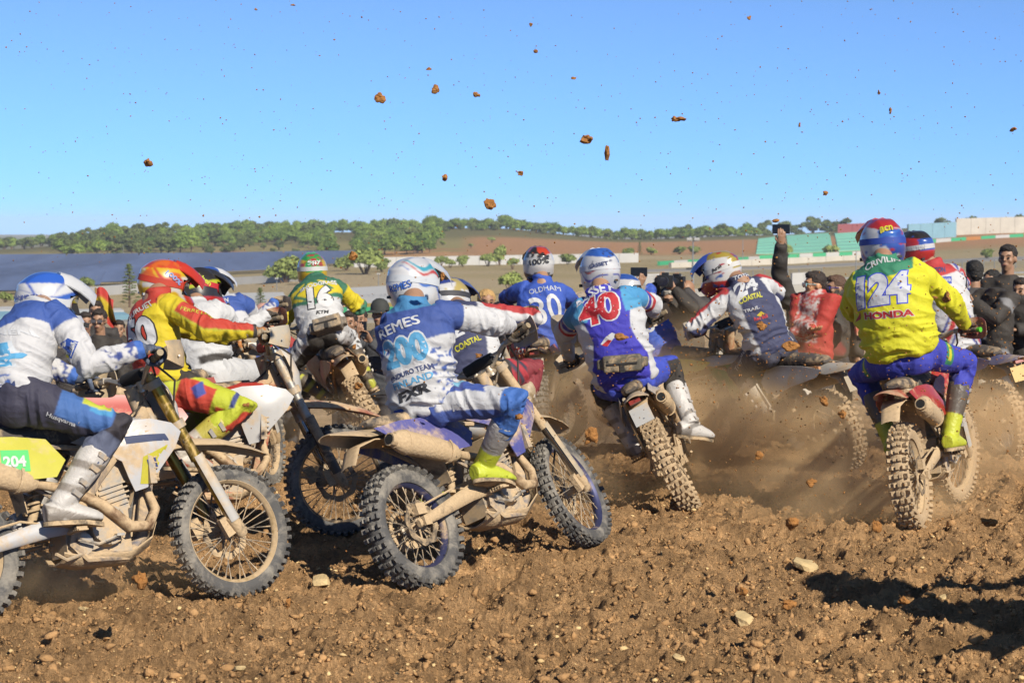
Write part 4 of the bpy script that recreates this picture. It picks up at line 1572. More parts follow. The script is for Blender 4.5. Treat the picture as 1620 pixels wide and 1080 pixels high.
def make_bike(pose, c, label, guards=True, plate=True, hw=None):
    """c: colours for body, panel, rear fender, front fender, rim, fork, guard"""
    root = empty('motorcycle')
    root.matrix_world = bike_matrix(pose)
    tag(root, label, 'motorcycle', 'enduro motorcycles in the race start')
    st = Matrix.Translation(STEER_O) @ Matrix.Rotation(R(pose[5]), 4, STEER_A) @ Matrix.Translation(-STEER_O)
    I = Matrix.Identity(4)
    def pm(h, d=.35, r=.35, k=''):
        return mat('plastic_%s_%d%s' % (h.lstrip('#'), int(d * 100), k), h, r, dirt=d, dscale=6.5, coat=.15)
    rng = random.Random(int(abs(pose[0]) * 1000))
    parts = {}
    def P(nm, key, m, M=I):
        o = link(nm, BM[key], m, root, M)
        parts[key] = o
        return o
    d = c.get('dirt', .35)
    P('frame', 'frame', mat('frame_' + c.get('frame', '#303236').lstrip('#'), c.get('frame', '#303236'), .5, .3, dirt=.6, dscale=10))
    P('swingarm', 'swingarm', c.get('swing') or MUDDY)
    P('engine', 'engine', ALU)
    P('exhaust_pipe', 'exhaust_pipe', mat('header_steel', '#6b4f3a', .5, .8, dirt=.6, dscale=12))
    sl = P('silencer', 'silencer', c.get('can') or MUDDY)
    link('exhaust_shade_disc', BM['exhaust_shade_disc'], HOLE_SHADE, sl)
    P('rear_shock', 'rear_shock', MUDDY)
    P('seat', 'seat', SEATM)
    P('fuel_tank', 'fuel_tank', pm(c.get('tank', '#222222'), d))
    for s in ('right', 'left'):
        P('radiator_shroud', 'shroud_' + s, pm(c['shroud'], d))
        P('radiator', 'radiator_' + s, ALU)
        P('side_panel', 'side_panel_' + s, pm(c['panel'], d))
        P('footpeg', 'footpeg_' + s, MUDDY)
        P('fork_tube', 'fork_tube_' + s, c.get('fork') or STEEL, st)
        P('fork_slider', 'fork_slider_' + s, c.get('slider') or CHROME, st)
        P('fork_foot', 'fork_foot_' + s, MUDDY, st)
        P('fork_guard', 'fork_guard_' + s, pm(c.get('fguard', '#d8d6d0'), .5), st)
        g = P('grip', 'grip_' + s, GRIP, st)
        link('bar_end', BM['bar_end_' + s], mat('bar_end_' + c.get('barend', '#b09a78').lstrip('#'), c.get('barend', '#b09a78'), .7), g)
        P('lever', 'lever_' + s, STEEL, st)
        if guards:
            P('hand_guard', 'hand_guard_' + s, pm(c.get('guard', '#cfc8bb'), min(.6, d + .15)), st)
    P('triple_clamp', 'triple_clamp', c.get('clamp') or ALU, st)
    P('handlebar', 'handlebar', STEEL, st)
    P('bar_pad', 'bar_pad', mat('bar_pad_' + c.get('pad', '#1c1a1a').lstrip('#'), c.get('pad', '#1c1a1a'), .85), st)
    P('cables', 'cables', BLACKP, st)['kind'] = 'stuff'
    P('front_fender', 'front_fender', pm(c.get('ff', c['shroud']), min(.75, d + .25)), st)
    P('rear_fender', 'rear_fender', pm(c.get('rf', c['panel']), min(.7, d + .15)))
    P('mud_flap', 'mud_flap', mat('mud_flap', '#3a3028', .8, dirt=.7, dscale=8))
    if plate:
        P('licence_plate', 'licence_plate', pm(c.get('plate', '#d8d6cc'), .3))
        P('tail_light', 'tail_light', pm('#7a1812', .3))
    P('front_plate', 'front_plate', pm(c.get('fplate', '#e6e4de'), .4), st)
    P('skid_plate', 'skid_plate', MUDDY)
    P('chain', 'chain', DARKM)['kind'] = 'stuff'
    P('rear_caliper', 'rear_caliper', MUDDY)
    P('front_caliper', 'front_caliper', MUDDY, st)
    P('brake_pedal', 'brake_pedal', STEEL)
    P('gear_lever', 'gear_lever', STEEL)
    P('kick_stand', 'kick_stand', MUDDY)
    rm = mat('rim_' + c.get('rim', '#2a2a2c').lstrip('#'), c.get('rim', '#2a2a2c'), .4, .5, dirt=c.get('rimdirt', .6), dscale=10)
    wheel(root, False, rm, c.get('tyre') or RUBBER, I, rng.uniform(0, 6))
    wheel(root, True, rm, c.get('ftyre') or c.get('tyre') or RUBBER, st, rng.uniform(0, 6))
    Mw = root.matrix_world.copy()
    pt = lambda p, steer=False: A3(Mw @ ((st @ Vector(p)) if steer else Vector(p)))
    vec = lambda v, steer=False: nrm(A3(Mw.to_3x3() @ ((st.to_3x3() @ Vector(v)) if steer else Vector(v))))
    return dict(root=root, M=Mw, pt=pt, vec=vec, parts=parts, st=st)

def bike_letters(bk, key, body, p0, p1, hpx, hexc, **kw):
    """lettering on a bike part, placed by photo pixels"""
    o = bk['parts'][key]
    Mp = bk['M'] @ (bk['st'] if key.startswith(('fork', 'front_plate', 'hand_guard', 'bar_pad', 'front_fender')) else Matrix.Identity(4))
    me = o.data.copy()
    me.transform(Mp)
    bv = bvh_of(me)
    hint = topix  # noqa
    pos = np.linalg.norm(A3(Mp.translation) - CAM)
    t = letters('lettering', body, p0, p1, hpx, ink(hexc), None, bv, hint=pos, **kw) if body else patch('panel_graphic', p0, ink(hexc), None, bv, hint=pos, **kw)
    t.data.transform(Mp.inverted())
    t.parent = o
    bpy.data.meshes.remove(me)
    return t
# ------------------------------------------------------------------ people
CLOTH = mat_paint('printed_cloth', 0.78, specks=0.3, dust=0.05)
CLOTH_D = mat_paint('muddy_trouser_cloth', 0.8, specks=0.42, dust=0.10)
BOOTM = mat_paint('boot_leather', 0.5, specks=0.55, dust=0.16, sheen=0)
SHELL = mat_paint('painted_helmet_shell', 0.28, coat=0.5, specks=0.12, dust=0.04, weave=False, sheen=0)
SKIN = mat('skin', '#b98a6c', 0.55, vary=0.06, dscale=40)
RUBB = mat('boot_sole', '#3a3630', 0.85, dirt=.6, dscale=18)
BUCK = mat('boot_buckle', '#8d8a86', 0.5, dirt=.4, dscale=18)
LENS = mat('goggle_lens', '#202028', 0.08, coat=.6)
BLACKC = mat('black_padding', '#151517', 0.85, dirt=.1, dscale=14)

def seg(V, a, b):
    ab = b - a
    t = np.clip(((V - a) @ ab) / max(1e-9, ab @ ab), 0, 1)
    q = a + t[:, None] * ab
    return t, np.linalg.norm(V - q, axis=1), q

def two_bone(A, C, l1, l2, hint_px, pole):
    """joint between A and C at distances l1, l2, turned so that it shows nearest to a photo pixel"""
    d = C - A
    D = np.linalg.norm(d)
    if D > (l1 + l2) * .985:
        k = D / ((l1 + l2) * .985)
        l1 *= k; l2 *= k
    ax = d / D
    x = (l1 * l1 - l2 * l2 + D * D) / (2 * D)
    h = math.sqrt(max(0, l1 * l1 - x * x))
    u = nrm(np.cross(ax, A3((.3, .2, 1))))
    v = np.cross(ax, u)
    best = None
    for k in range(120):
        a = 2 * math.pi * k / 120
        n = u * math.cos(a) + v * math.sin(a)
        p = A + ax * x + n * h
        s = -n.dot(nrm(pole)) * 12
        if hint_px is not None:
            s += np.linalg.norm(topix(p) - A3(hint_px))
        if best is None or s < best[0]:
            best = (s, p)
    return best[1]

def put(name, me, material, parent, base):
    me.transform(Matrix.Translation(-Vector(base)))
    return link(name, me, material, parent)

def adopt(objs, parent, base):
    for o in objs:
        o.data.transform(Matrix.Translation(-Vector(base)))
        o.parent = parent

def splat(V, scale, thr, seed=0):
    return fbm(V, scale, 3, seed) > thr

# ---------------------------------------------------------- helmet
def helmet_frame(fwd, up):
    f = nrm(fwd)
    r = nrm(np.cross(f, up))
    u = np.cross(r, f)
    return np.stack([r, f, u], 1)          # columns: right, forward, up

def helmet(person, base, c, fwd, up, paintf, visor='#ffffff', strap='#222222', rim='#181818', k=1.0, trim='#161616', lens=True):
    Mx = helmet_frame(fwd, up)
    nA, nE = 112, 76
    V, F = [], []
    az = np.linspace(-math.pi, math.pi, nA, endpoint=False)
    el = np.linspace(R(-64), R(89), nE)
    AZ, EL = np.meshgrid(az, el)
    fr = np.cos(AZ)                         # 1 = front
    ce = np.where(EL < 0, np.cos(EL) ** .5, np.cos(EL) ** .94)
    x = .130 * np.sin(AZ) * ce
    y = np.where(fr > 0, .155, .166) * np.cos(AZ) * ce
    x = x * (1 + .05 * sstep(R(-8), R(-40), EL) * sstep(.9, .2, np.abs(fr)))
    z = np.where(EL > 0, .148, .150) * np.sin(EL)
    front = sstep(.35, 1.0, fr)
    low = sstep(R(-5), R(-32), EL)
    y = y + .065 * front * low              # chin bar
    x = x * (1 - .22 * front * low)
    z = z - .02 * front * low
    back = sstep(.3, 1.0, -fr)
    y = y + .035 * back * sstep(R(-10), R(-60), EL) - .008 * back * np.exp(-((EL - R(24)) / R(7)) ** 2)      # nape tucks in
    z = z - .022 * sstep(-.1, .8, -fr) * sstep(R(-20), R(-64), EL)
    ridge = np.exp(-((np.abs(x) - .05) / .016) ** 2) * sstep(0, .5, np.sin(EL)) * .006
    z = z + ridge
    P = np.stack([x, y, z], -1).reshape(-1, 3) * k
    for i in range(nE - 1):
        for j in range(nA):
            a = az[j] + math.pi / nA
            e = el[i]
            if abs(a) < R(58) and R(-17) < e < R(24) - abs(a) * .10:
                continue                    # eye port
            j2 = (j + 1) % nA
            F.append((i * nA + j, i * nA + j2, (i + 1) * nA + j2, (i + 1) * nA + j))
    F.append(tuple((nE - 1) * nA + j for j in range(nA)))
    col = paintf(AZ.ravel(), EL.ravel(), P / k)
    W = P @ Mx.T + c
    me = bpy.data.meshes.new('helmet')
    me.from_pydata([tuple(p) for p in W], [], F)
    me.update()
    me.polygons.foreach_set('use_smooth', [True] * len(me.polygons))
    paint(me, col)
    bv = bvh_of(me)
    h = put('helmet', me, SHELL, person, base)
    T = lambda p: A3(p) * k @ Mx.T + c
    # padded neck opening
    b = MB()
    i0 = 0
    ringp = [W[i0 * nA + j] for j in range(0, nA, 4)]
    ringp.append(ringp[0])
    b.tube(ringp, .011 * k, 8)
    me = b.mesh()
    put('neck_rim', me, mat('helmet_rim_' + rim.lstrip('#'), rim, .6), h, base)
    b = MB()
    inner = [[(W[i * nA + j] - c) * .93 + c for j in range(0, nA, 4)] for i in (0, 8, 20, 34)]
    b.loft(inner, cap=False)
    put('lining', b.mesh(), BLACKC, h, base)
    # goggles: frame, lens, strap
    b = MB()
    rings = []
    for s in (0, 1):
        ring = []
        for q in range(28):
            t = 2 * math.pi * q / 28
            a = R(56) * math.copysign(abs(math.cos(t)) ** .7, math.cos(t))
            e = R(3) + R(19) * math.copysign(abs(math.sin(t)) ** .7, math.sin(t))
            rr = (1.02 if s else .9)
            ring.append(T((.128 * math.sin(a) * math.cos(e) * rr, .158 * math.cos(a) * math.cos(e) * rr, .15 * math.sin(e) * rr)))
        rings.append(ring)
    b.loft(rings, cap=False)
    g = put('goggles', b.mesh(), mat('goggle_frame_' + strap.lstrip('#'), strap, .5), h, base)
    b = MB()
    ctr = T((0, .15, .01))
    n = len(rings[0])
    b.add([p * .985 + ctr * .015 for p in rings[1]] + [ctr], [(q, (q + 1) % n, n) for q in range(n)])
    put('goggle_lens', b.mesh(), LENS, h, base)
    b = MB()
    path = []
    for q in range(25):
        a = R(58) + (2 * math.pi - 2 * R(58)) * q / 24
        e = R(4) - R(6) * math.cos(a) * 0
        path.append((a, e))
    V2, F2 = [], []
    for q, (a, e) in enumerate(path):
        for d_ in (-1, 1):
            ee = e + d_ * R(7)
            rr = 1.018
            yb = .155 if math.cos(a) > 0 else .165
            V2.append(T((.132 * math.sin(a) * math.cos(ee) * rr, yb * math.cos(a) * math.cos(ee) * rr, .149 * math.sin(ee) * rr)))
    for q in range(24):
        F2.append((q * 2, q * 2 + 1, q * 2 + 3, q * 2 + 2))
    b.add(V2, F2)
    me = b.mesh()
    st = put('goggle_strap', me, mat('goggle_strap_' + strap.lstrip('#'), strap, .7), h, base)
    # peak
    b = MB()
    rings = []
    for q, (yy, zz, w) in enumerate(((.035, .150, .078), (.09, .143, .098), (.145, .122, .108), (.195, .094, .102), (.235, .064, .075))):
        top = []
        for u in (-1, -.8, -.55, -.3, 0, .3, .55, .8, 1):
            top.append((u * w, yy - .02 * u * u, zz - .045 * abs(u) ** 2.5 + (.008 if .25 < abs(u) < .6 else 0)))
        bot = [(p[0] * .97, p[1], p[2] - .007) for p in top[::-1]]
        rings.append([T(p) for p in top + bot])
    b.loft(rings)
    put('peak', b.mesh(auto=45), mat('helmet_peak_' + visor.lstrip('#'), visor, .35, coat=.3, dirt=.12, dscale=20), h, base)
    # chin vent, side vents, rear spoiler
    b = MB()
    for s in (-1, 1):
        b.box(T((s * .058, .19, -.085)), (.03 * k, .012 * k, .02 * k), Mx)
        b.box(T((s * .05, -.128, -.085)), (.03 * k, .012 * k, .014 * k), Mx)
    b.box(T((0, .215, -.09)), (.05 * k, .01 * k, .025 * k), Mx)
    put('vents', b.mesh(smooth=False), mat('vent_' + trim.lstrip('#'), trim, .6), h, base)['kind'] = 'stuff'
    return dict(o=h, bvh=bv, strap=st)

# ---------------------------------------------------------- hand on a grip
def glove_mesh(g, a, wrist, elbow, voxel=.0045):
    """gloved fist round a grip centred at g with axis a (pointing to the bar end)"""
    bd = wrist - g
    bd = nrm(bd - a * bd.dot(a))
    cdir = np.cross(a, bd)
    if cdir[2] < 0:
        cdir = -cdir
    pol = lambda th, r, o: g + bd * r * math.cos(R(th)) + cdir * r * math.sin(R(th)) + a * o
    b = MB()
    for o, r, l in ((-.037, .0105, 250), (-.0122, .0112, 258), (.0125, .011, 255), (.036, .0098, 240)):
        b.tube([pol(th, .036, o) for th in np.linspace(35, l, 7)], [r * 1.1, r * 1.08, r * 1.12, r, r * 1.02, r * .95, r * .8], 8, up=a)
    b.tube([wrist + (wrist - g) * .1, pol(5, .062, 0), pol(35, .052, 0), pol(62, .043, 0)], [(.026, .03), (.024, .038), (.02, .044), (.014, .044)], 12, up=a)
    b.tube([pol(10, .055, -.035), pol(-25, .045, -.045), pol(-70, .038, -.04), pol(-105, .036, -.025)], [.015, .0135, .0125, .010], 8, up=a)
    b.tube([wrist + nrm(elbow - wrist) * .06, wrist, pol(5, .06, 0)], [.041, .034, .03], 12)
    return remesh(b, voxel, 1)

def make_boot(person, base, K, An, fd, fu, side, colf, voxel=.0075):
    sdv = np.cross(fd, fu)
    b = MB()
    ax = nrm(An - K)
    L = np.linalg.norm(An - K)
    top = K + ax * L * .30
    b.tube([top, K + ax * L * .45, K + ax * L * .7, An - ax * .03, An + ax * .02], [(.071, .075), (.07, .077), (.059, .065), (.055, .06), (.055, .06)], 16, up=fd)
    b.tube([An - fd * .085 - fu * .05, An - fd * .03 - fu * .045, An + fd * .07 - fu * .055, An + fd * .15 - fu * .07, An + fd * .19 - fu * .078], [(.04, .05), (.05, .058), (.053, .052), (.052, .036), (.036, .022)], 16, up=fu)
    me = remesh(b, voxel, 4)
    V = verts(me)
    t = np.clip((V - top) @ ax / (L * .7), 0, 1.2)
    h = (V - An) @ fu
    f = (V - An) @ fd
    o = (V - An) @ (sdv * side)
    rel = V - An
    paint(me, colf(t, h, f, o, V))
    bt = put('boot', me, BOOTM, person, base)
    # sole
    b = MB()
    outl = []
    for q in range(20):
        a = 2 * math.pi * q / 20
        outl.append((.052 + .15 * math.cos(a), (.05 - .008 * math.cos(a + .6)) * math.sin(a)))
    rings = []
    for dz in (-.108, -.088):
        rings.append([An + fd * p[0] + sdv * p[1] + fu * (dz - .012 * max(0, p[0] - .1) / .1) for p in outl])
    b.loft(rings)
    put('sole', b.mesh(auto=50), RUBB, bt, base)
    # buckles and shin plate
    b = MB()
    for q, tt in enumerate((.42, .58, .76, .9)):
        p = K + ax * L * tt
        out = nrm(sdv * side + fd * .45)
        w = .074 if tt < .6 else .066
        M = np.stack([np.cross(ax, out), out, ax], 1)
        b.box(p + out * w, (.062, .016, .022), M, taper=.8)
    out = nrm(sdv * side * .3 + fd)
    b.box(An + fd * .055 + out * .0 - fu * .002, (.05, .02, .022), np.stack([sdv, fd, fu], 1))
    put('buckles', b.mesh(smooth=False), BUCK, bt, base)['kind'] = 'stuff'
    return bt

def rider(bk, S):
    z = A3((0, 0, 1.0))
    vox = S.get('vox', .0075)
    k = S.get('k', 1.0)
    fwd = bk['vec']((1, 0, 0))
    rgt = bk['vec']((0, -1, 0))
    up = bk['vec']((0, 0, 1))
    seat = bk['pt']((S.get('seat', .36), 0, .97))
    P = at(*S['pelvis'], seat[1] + S.get('dy', 0))
    TL = .53 * k
    N = ray_sphere(*S['neck'], P, TL, fwd * S.get('leansign', 1) + up * .2)
    U = nrm(N - P)
    TL = np.linalg.norm(N - P)
    tw = Matrix.Rotation(R(S.get('twist', 0)), 3, 'Z')
    Rv = A3(tw @ Vector(rgt))
    Rv = nrm(Rv - U * Rv.dot(U))
    Fw = np.cross(U, Rv)
    Bk = -Fw
    bul = S.get('bulge', .05)
    sp = lambda s: P + (N - P) * s + Bk * bul * 4 * s * (1 - s) * (1 if 0 < s < 1 else 0)
    base = A3((P[0], P[1], 0))
    person = None
    # joints
    J = {}
    for sgn, nm in ((1, 'R'), (-1, 'L')):
        sh = N - U * .075 * k + Rv * sgn * .172 * k + Fw * S.get('shf', .02) + z * S.get('shz' + nm, 0.0)
        g = bk['pt']((.968, -sgn * .335, 1.187), True)
        ga = nrm(bk['pt']((.945, -sgn * .40, 1.19), True) - bk['pt']((.985, -sgn * .275, 1.185), True))
        if 'hand' + nm in S:
            hx = S['hand' + nm]
            g = at(hx[0], hx[1], g[1] + (hx[2] if len(hx) > 2 else 0))
        w = g - bk['vec']((1, 0, 0), True) * .07 + up * .04
        e = two_bone(sh, w, .30 * k, .265 * k, S.get('e' + nm), Bk * .3 + Rv * sgn + z * .35)
        hip = P + Rv * sgn * .09 * k
        pegp = bk['pt']((.545, -sgn * .20, .415))
        fd = nrm(bk['vec']((1, -sgn * .12, S.get('toe' + nm, -.05))))
        fu = nrm(up - fd * up.dot(fd))
        if 'ank' + nm in S:
            q = S['ank' + nm]
            an = at(q[0], q[1], pegp[1] + (q[2] if len(q) > 2 else 0))
            if 'fdir' + nm in S:
                fd = nrm(S['fdir' + nm])
                fu = nrm(z - fd * fd[2])
        else:
            an = pegp - fd * .075 + fu * .115
        kn = two_bone(hip, an, .43 * k, .43 * k, S.get('k' + nm), fwd + Rv * sgn * .4 + z * .3)
        J[nm] = dict(sh=sh, w=w, e=e, g=g, ga=ga, hip=hip, an=an, kn=kn, fd=fd, fu=fu, sgn=sgn)
    Hc = ray_sphere(*S['head'], N + U * .02, .20 * k, nrm(fwd + z * .6))
    # inner body: one continuous surface
    b = MB()
    b.tube([sp(-.05), sp(.2), sp(.5), sp(.8), sp(.93), N + U * .03], [(.13, .09), (.13, .09), (.14, .10), (.15, .09), (.1, .075), (.058, .06)], 16, up=Fw)
    b.tube([N - U * .06, N + U * .02, N * .4 + Hc * .6, Hc], [.068, .062, .06, .06], 14, up=Fw)
    hf = nrm(S['face']) if 'face' in S else nrm(fwd + U * 0)
    hu0 = nrm(S['hup']) if 'hup' in S else nrm(U + z)
    HM = helmet_frame(hf, hu0)
    b.ball(Hc + HM @ A3((0, 0, .0)), (.078, .098, .115), 20, 14, HM)
    b.ball(Hc + HM @ A3((0, .045, -.06)), (.055, .06, .065), 14, 10, HM)
    b.ball(Hc + HM @ A3((0, .105, -.015)), (.014, .02, .026), 8, 6, HM)
    for nm in 'RL':
        j = J[nm]
        b.tube([N - U * .09, j['sh'], (j['sh'] + j['e']) / 2, j['e'], (j['e'] + j['w']) / 2, j['w'], j['w'] * .5 + j['g'] * .5], [.05, .055, .045, .037, .036, .026, .024], 10)
        b.tube([P, j['hip'], (j['hip'] + j['kn']) / 2, j['kn'], (j['kn'] * .6 + j['an'] * .4), j['an'], j['an'] - j['fu'] * .05 + j['fd'] * .03], [.07, .08, .07, .052, .05, .036, .035], 10)
        b.tube([j['an'] - j['fu'] * .06 - j['fd'] * .04, j['an'] - j['fu'] * .065 + j['fd'] * .1], [.03, .025], 8)
    me = remesh(b, .013, 4)
    me.transform(Matrix.Translation(-Vector(base)))
    person = link('person', me, S.get('skin') or SKIN)
    person.location = base
    tag(person, S['label'], 'rider', 'riders in the race start')
    # jersey
    b = MB()
    fat = S.get('fat', 1.0)
    hem = S.get('hem', -.06)
    prof = [(hem, .165, .13), (hem + .11, .178, .142), (max(.2, hem + .2), .172, .138), (.42, .178, .14), (.62, .192, .142), (.78, .196, .13), (.88, .165, .11), (.96, .105, .088), (1.03, .076, .074), (1.09, .070, .070)]
    b.tube([sp(s_) + Fw * .015 for s_, _, _ in prof], [(w * fat * k, d * fat * k) for _, w, d in prof], 26, up=Fw)
    for nm in 'RL':
        j = J[nm]
        sh, e, w = j['sh'], j['e'], j['w']
        pth = [N - U * .10 + Rv * j['sgn'] * .07, sh - Rv * j['sgn'] * .03, sh * .75 + e * .25, sh * .4 + e * .6, e + (e - (sh + w) / 2) * .06, e * .62 + w * .38, e * .25 + w * .75, w + nrm(w - e) * .0]
        b.tube(pth, [.08, .082, .073, .065, .062, .056, .046, .039], 16)
    me = remesh(b, vox, 5)
    V = verts(me); Nn = vnormals(me)
    c = dict(s=(V - P) @ U / TL, lat=(V - P) @ Rv / k, bk=(V - P) @ Bk / k, V=V)
    tors = np.sqrt((c['lat'] / .185) ** 2 + ((c['bk'] - .02) / .135) ** 2)
    tors = np.where(c['s'] > .9, tors + (c['s'] - .9) * 3, tors)
    part = np.zeros(len(V), int)
    tt = np.zeros(len(V)); rad = np.zeros((len(V), 3))
    for idx, nm in ((1, 'R'), (2, 'L')):
        j = J[nm]
        t1, d1, q1 = seg(V, j['sh'], j['e'])
        t2, d2, q2 = seg(V, j['e'], j['w'])
        far = d2 < d1
        t = np.where(far, .5 + t2 * .5, t1 * .5)
        q = np.where(far[:, None], q2, q1)
        d = np.where(far, d2, d1)
        m = (d / .085 < tors) & ((V - j['sh']) @ (Rv * j['sgn']) > -.05) | (d < .08) & (t > .12)
        part[m] = idx
        tt[m] = t[m]
        rr = V - q
        rad[m] = (rr / np.maximum(1e-6, np.linalg.norm(rr, axis=1))[:, None])[m]
    c.update(part=part, t=tt, rad=rad, Z=rad[:, 2], out=rad @ Bk, lr=rad @ Rv)
    sd = S.get('seed', 1)
    arm = part > 0
    rg = lambda n: 1 - 2 * np.abs(n)
    f1 = rg(vnoise(np.stack([c['lat'] * 9 + c['s'] * 5, c['s'] * 5 - c['lat'] * 2, c['bk'] * 3], 1), 1.0, sd)) * .016
    f1 = f1 + rg(vnoise(np.stack([c['lat'] * 21 + c['s'] * 9, c['s'] * 8, c['bk'] * 8], 1), 1.0, sd + 31)) * .004
    f2 = rg(vnoise(np.stack([c['lat'] * 4, c['s'] * 15 + c['lat'] * 6 * np.sign(c['lat']), c['bk'] * 4], 1), 1.0, sd + 3)) * .021 * sstep(.6, .05, c['s'])
    f3 = rg(vnoise(np.stack([tt * 15 + rad[:, 2] * .9, rad[:, 0] * 1.3, rad[:, 1] * 1.3 + part], 1), 1.0, sd + 5)) * (.012 * np.exp(-((tt - .5) / .2) ** 2) + .007)
    disp = np.where(arm, f3, f1 + f2) + vnoise(V, 13, sd + 9) * .003
    set_verts(me, V + Nn * disp[:, None])
    paint(me, S['jersey'](c))
    jb = bvh_of(me)
    jersey = put('jersey', me, CLOTH, person, base)
    # trousers
    b = MB()
    b.tube([sp(.16), sp(.05), P - U * .04, P - U * .09], [(.15, .115), (.168, .132), (.172, .14), (.13, .11)], 22, up=Fw)
    for nm in 'RL':
        j = J[nm]
        b.ball(P + Rv * j['sgn'] * .07 + Bk * .03 - U * .03, .105 * k, 14, 10)
        hip, kn, an = j['hip'], j['kn'], j['an']
        b.tube([P + Rv * j['sgn'] * .04, hip, hip * .7 + kn * .3, hip * .35 + kn * .65, kn + (kn - (hip + an) / 2) * .04, kn * .72 + an * .28, kn * .52 + an * .48], [.112, .115, .102, .088, .082, .072, .064], 16)
    me = remesh(b, vox, 5)
    V = verts(me); Nn = vnormals(me)
    leg = np.zeros(len(V), int); tt = np.zeros(len(V)); rad = np.zeros((len(V), 3))
    dmin = np.full(len(V), 9.)
    for idx, nm in ((1, 'R'), (2, 'L')):
        j = J[nm]
        t1, d1, q1 = seg(V, j['hip'], j['kn'])
        t2, d2, q2 = seg(V, j['kn'], j['an'])
        far = d2 < d1
        t = np.where(far, 1 + t2, t1); d = np.where(far, d2, d1); q = np.where(far[:, None], q2, q1)
        m = d < dmin
        dmin[m] = d[m]; leg[m] = idx; tt[m] = t[m]
        rr = V - q
        rad[m] = (rr / np.maximum(1e-6, np.linalg.norm(rr, axis=1))[:, None])[m]
    sgn = np.where(leg == 1, 1.0, -1.0)
    cp = dict(leg=leg, t=tt, rad=rad, Z=rad[:, 2], out=(rad @ Rv) * sgn, fw=rad @ fwd, V=V, s=(V - P) @ U, lat=(V - P) @ Rv, bk=(V - P) @ Bk)
    f3 = rg(vnoise(np.stack([tt * 9 + rad[:, 2] * 1.2, rad[:, 0] * 1.2, rad[:, 1] * 1.2 + leg], 1), 1.0, sd + 15)) * (.011 * np.exp(-((tt - 1.0) / .25) ** 2) + .011 * np.exp(-((tt - .1) / .25) ** 2) + .005)
    set_verts(me, V + Nn * (f3 + vnoise(V, 12, sd + 19) * .003)[:, None])
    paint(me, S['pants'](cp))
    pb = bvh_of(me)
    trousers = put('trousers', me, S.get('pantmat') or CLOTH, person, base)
    for nm in 'RL':
        j = J[nm]
        make_boot(person, base, j['kn'], j['an'], j['fd'], j['fu'], j['sgn'], S['boot'], vox)
        me = glove_mesh(j['g'], j['ga'], j['w'], j['e'], .0042 if vox < .008 else .006)
        V = verts(me)
        nz = fbm(V, 30, 3, sd)
        gc = S.get('glove', ('#222226', '#222226'))
        paint(me, np.where((nz > .15)[:, None], lin(gc[0]), lin(gc[1])))
        put('glove', me, CLOTH_D, person, base)
    hd = helmet(person, base, Hc, hf, hu0, S['helm'], **S.get('hopt', {}))
    out = dict(o=person, base=base, jersey=jersey, jb=jb, trousers=trousers, pb=pb, helmet=hd, P=P, N=N, U=U, Rv=Rv, Fw=Fw, Bk=Bk, Hc=Hc, J=J, dist=np.linalg.norm(P - CAM))
    return out

def rtext(r, where, body, p0, p1, hpx, hexc, **kw):
    tgt, bv = {'j': (r['jersey'], r['jb']), 'p': (r['trousers'], r['pb']), 'h': (r['helmet']['o'], r['helmet']['bvh'])}[where]
    before = set(bpy.data.objects)
    if isinstance(kw.get('outline'), str):
        kw['outline'] = ink(kw['outline'])
    nm = 'number' if body.isdigit() else 'lettering'
    if where == 'h': kw.setdefault('off', .0065)
    letters(nm, body, p0, p1, hpx, ink(hexc), None, bv, hint=r['dist'], **kw)
    adopt(set(bpy.data.objects) - before, tgt, r['base'])

def rpatch(r, where, pts, hexc, off=.002, name='printed_patch'):
    tgt, bv = {'j': (r['jersey'], r['jb']), 'p': (r['trousers'], r['pb']), 'h': (r['helmet']['o'], r['helmet']['bvh'])}[where]
    o = patch(name, pts, ink(hexc), None, bv, off=off, hint=r['dist'])
    adopt([o], tgt, r['base'])

def waist_bag(r, px, py, w, h, d, color, roll=0.0):
    """padded bag strapped to the lower back"""
    p, n = surf(r['pb'], px, py, r['dist'])
    q, n2 = surf(r['jb'], px, py, r['dist'])
    if np.linalg.norm(q - CAM) < np.linalg.norm(p - CAM):
        p = q
    Bk, U, Rv = r['Bk'], r['U'], r['Rv']
    ca, sa = math.cos(R(roll)), math.sin(R(roll))
    X = Rv * ca + U * sa
    Z_ = U * ca - Rv * sa
    M = np.stack([X, Bk, Z_], 1)
    b = MB()
    b.box(p + Bk * d * .25, (w, d, h), M)
    b.box(p + Bk * d * .1 - Z_ * h * .0, (w * 1.35, d * .55, h * .6), M)
    me = remesh(b, .008, 8)
    bag = put('waist_bag', me, mat('bag_' + color.lstrip('#'), color, .75, dirt=.4, dscale=9, bump=.3, bscale=120), r['o'], r['base'])
    b = MB()
    b.box(p + Bk * d * .78, (w * .8, .012, .012), M)
    b.box(p + Bk * d * .78 - Z_ * h * .3, (.03, .012, h * .45), M)
    put('strap', b.mesh(), BLACKC, bag, r['base'])
    b = MB()
    c0 = r['P'] + U * .09
    ring = [c0 + Rv * .172 * math.cos(2 * math.pi * q / 28) + Bk * .15 * math.sin(2 * math.pi * q / 28) for q in range(29)]
    b.tube(ring, [(.008, .025)] * 29, 8, up=U)
    put('belt', b.mesh(), BLACKC, bag, r['base'])
    return bag
# ------------------------------------------------------------------ the riders and their motorcycles
def fill(n, h):
    return np.tile(lin(h), (n, 1))

def setc(col, m, h):
    col[m] = lin(h)

def seat_pose(px, py, Y, yaw, lean, steer=0, pit=0):
    p = at(px, py, Y)
    q = bike_matrix((0, 0, yaw, lean, pit, 0)) @ Vector((.36, 0, .97))
    return (p[0] - q.x, p[1] - q.y, yaw, lean, pit, steer)

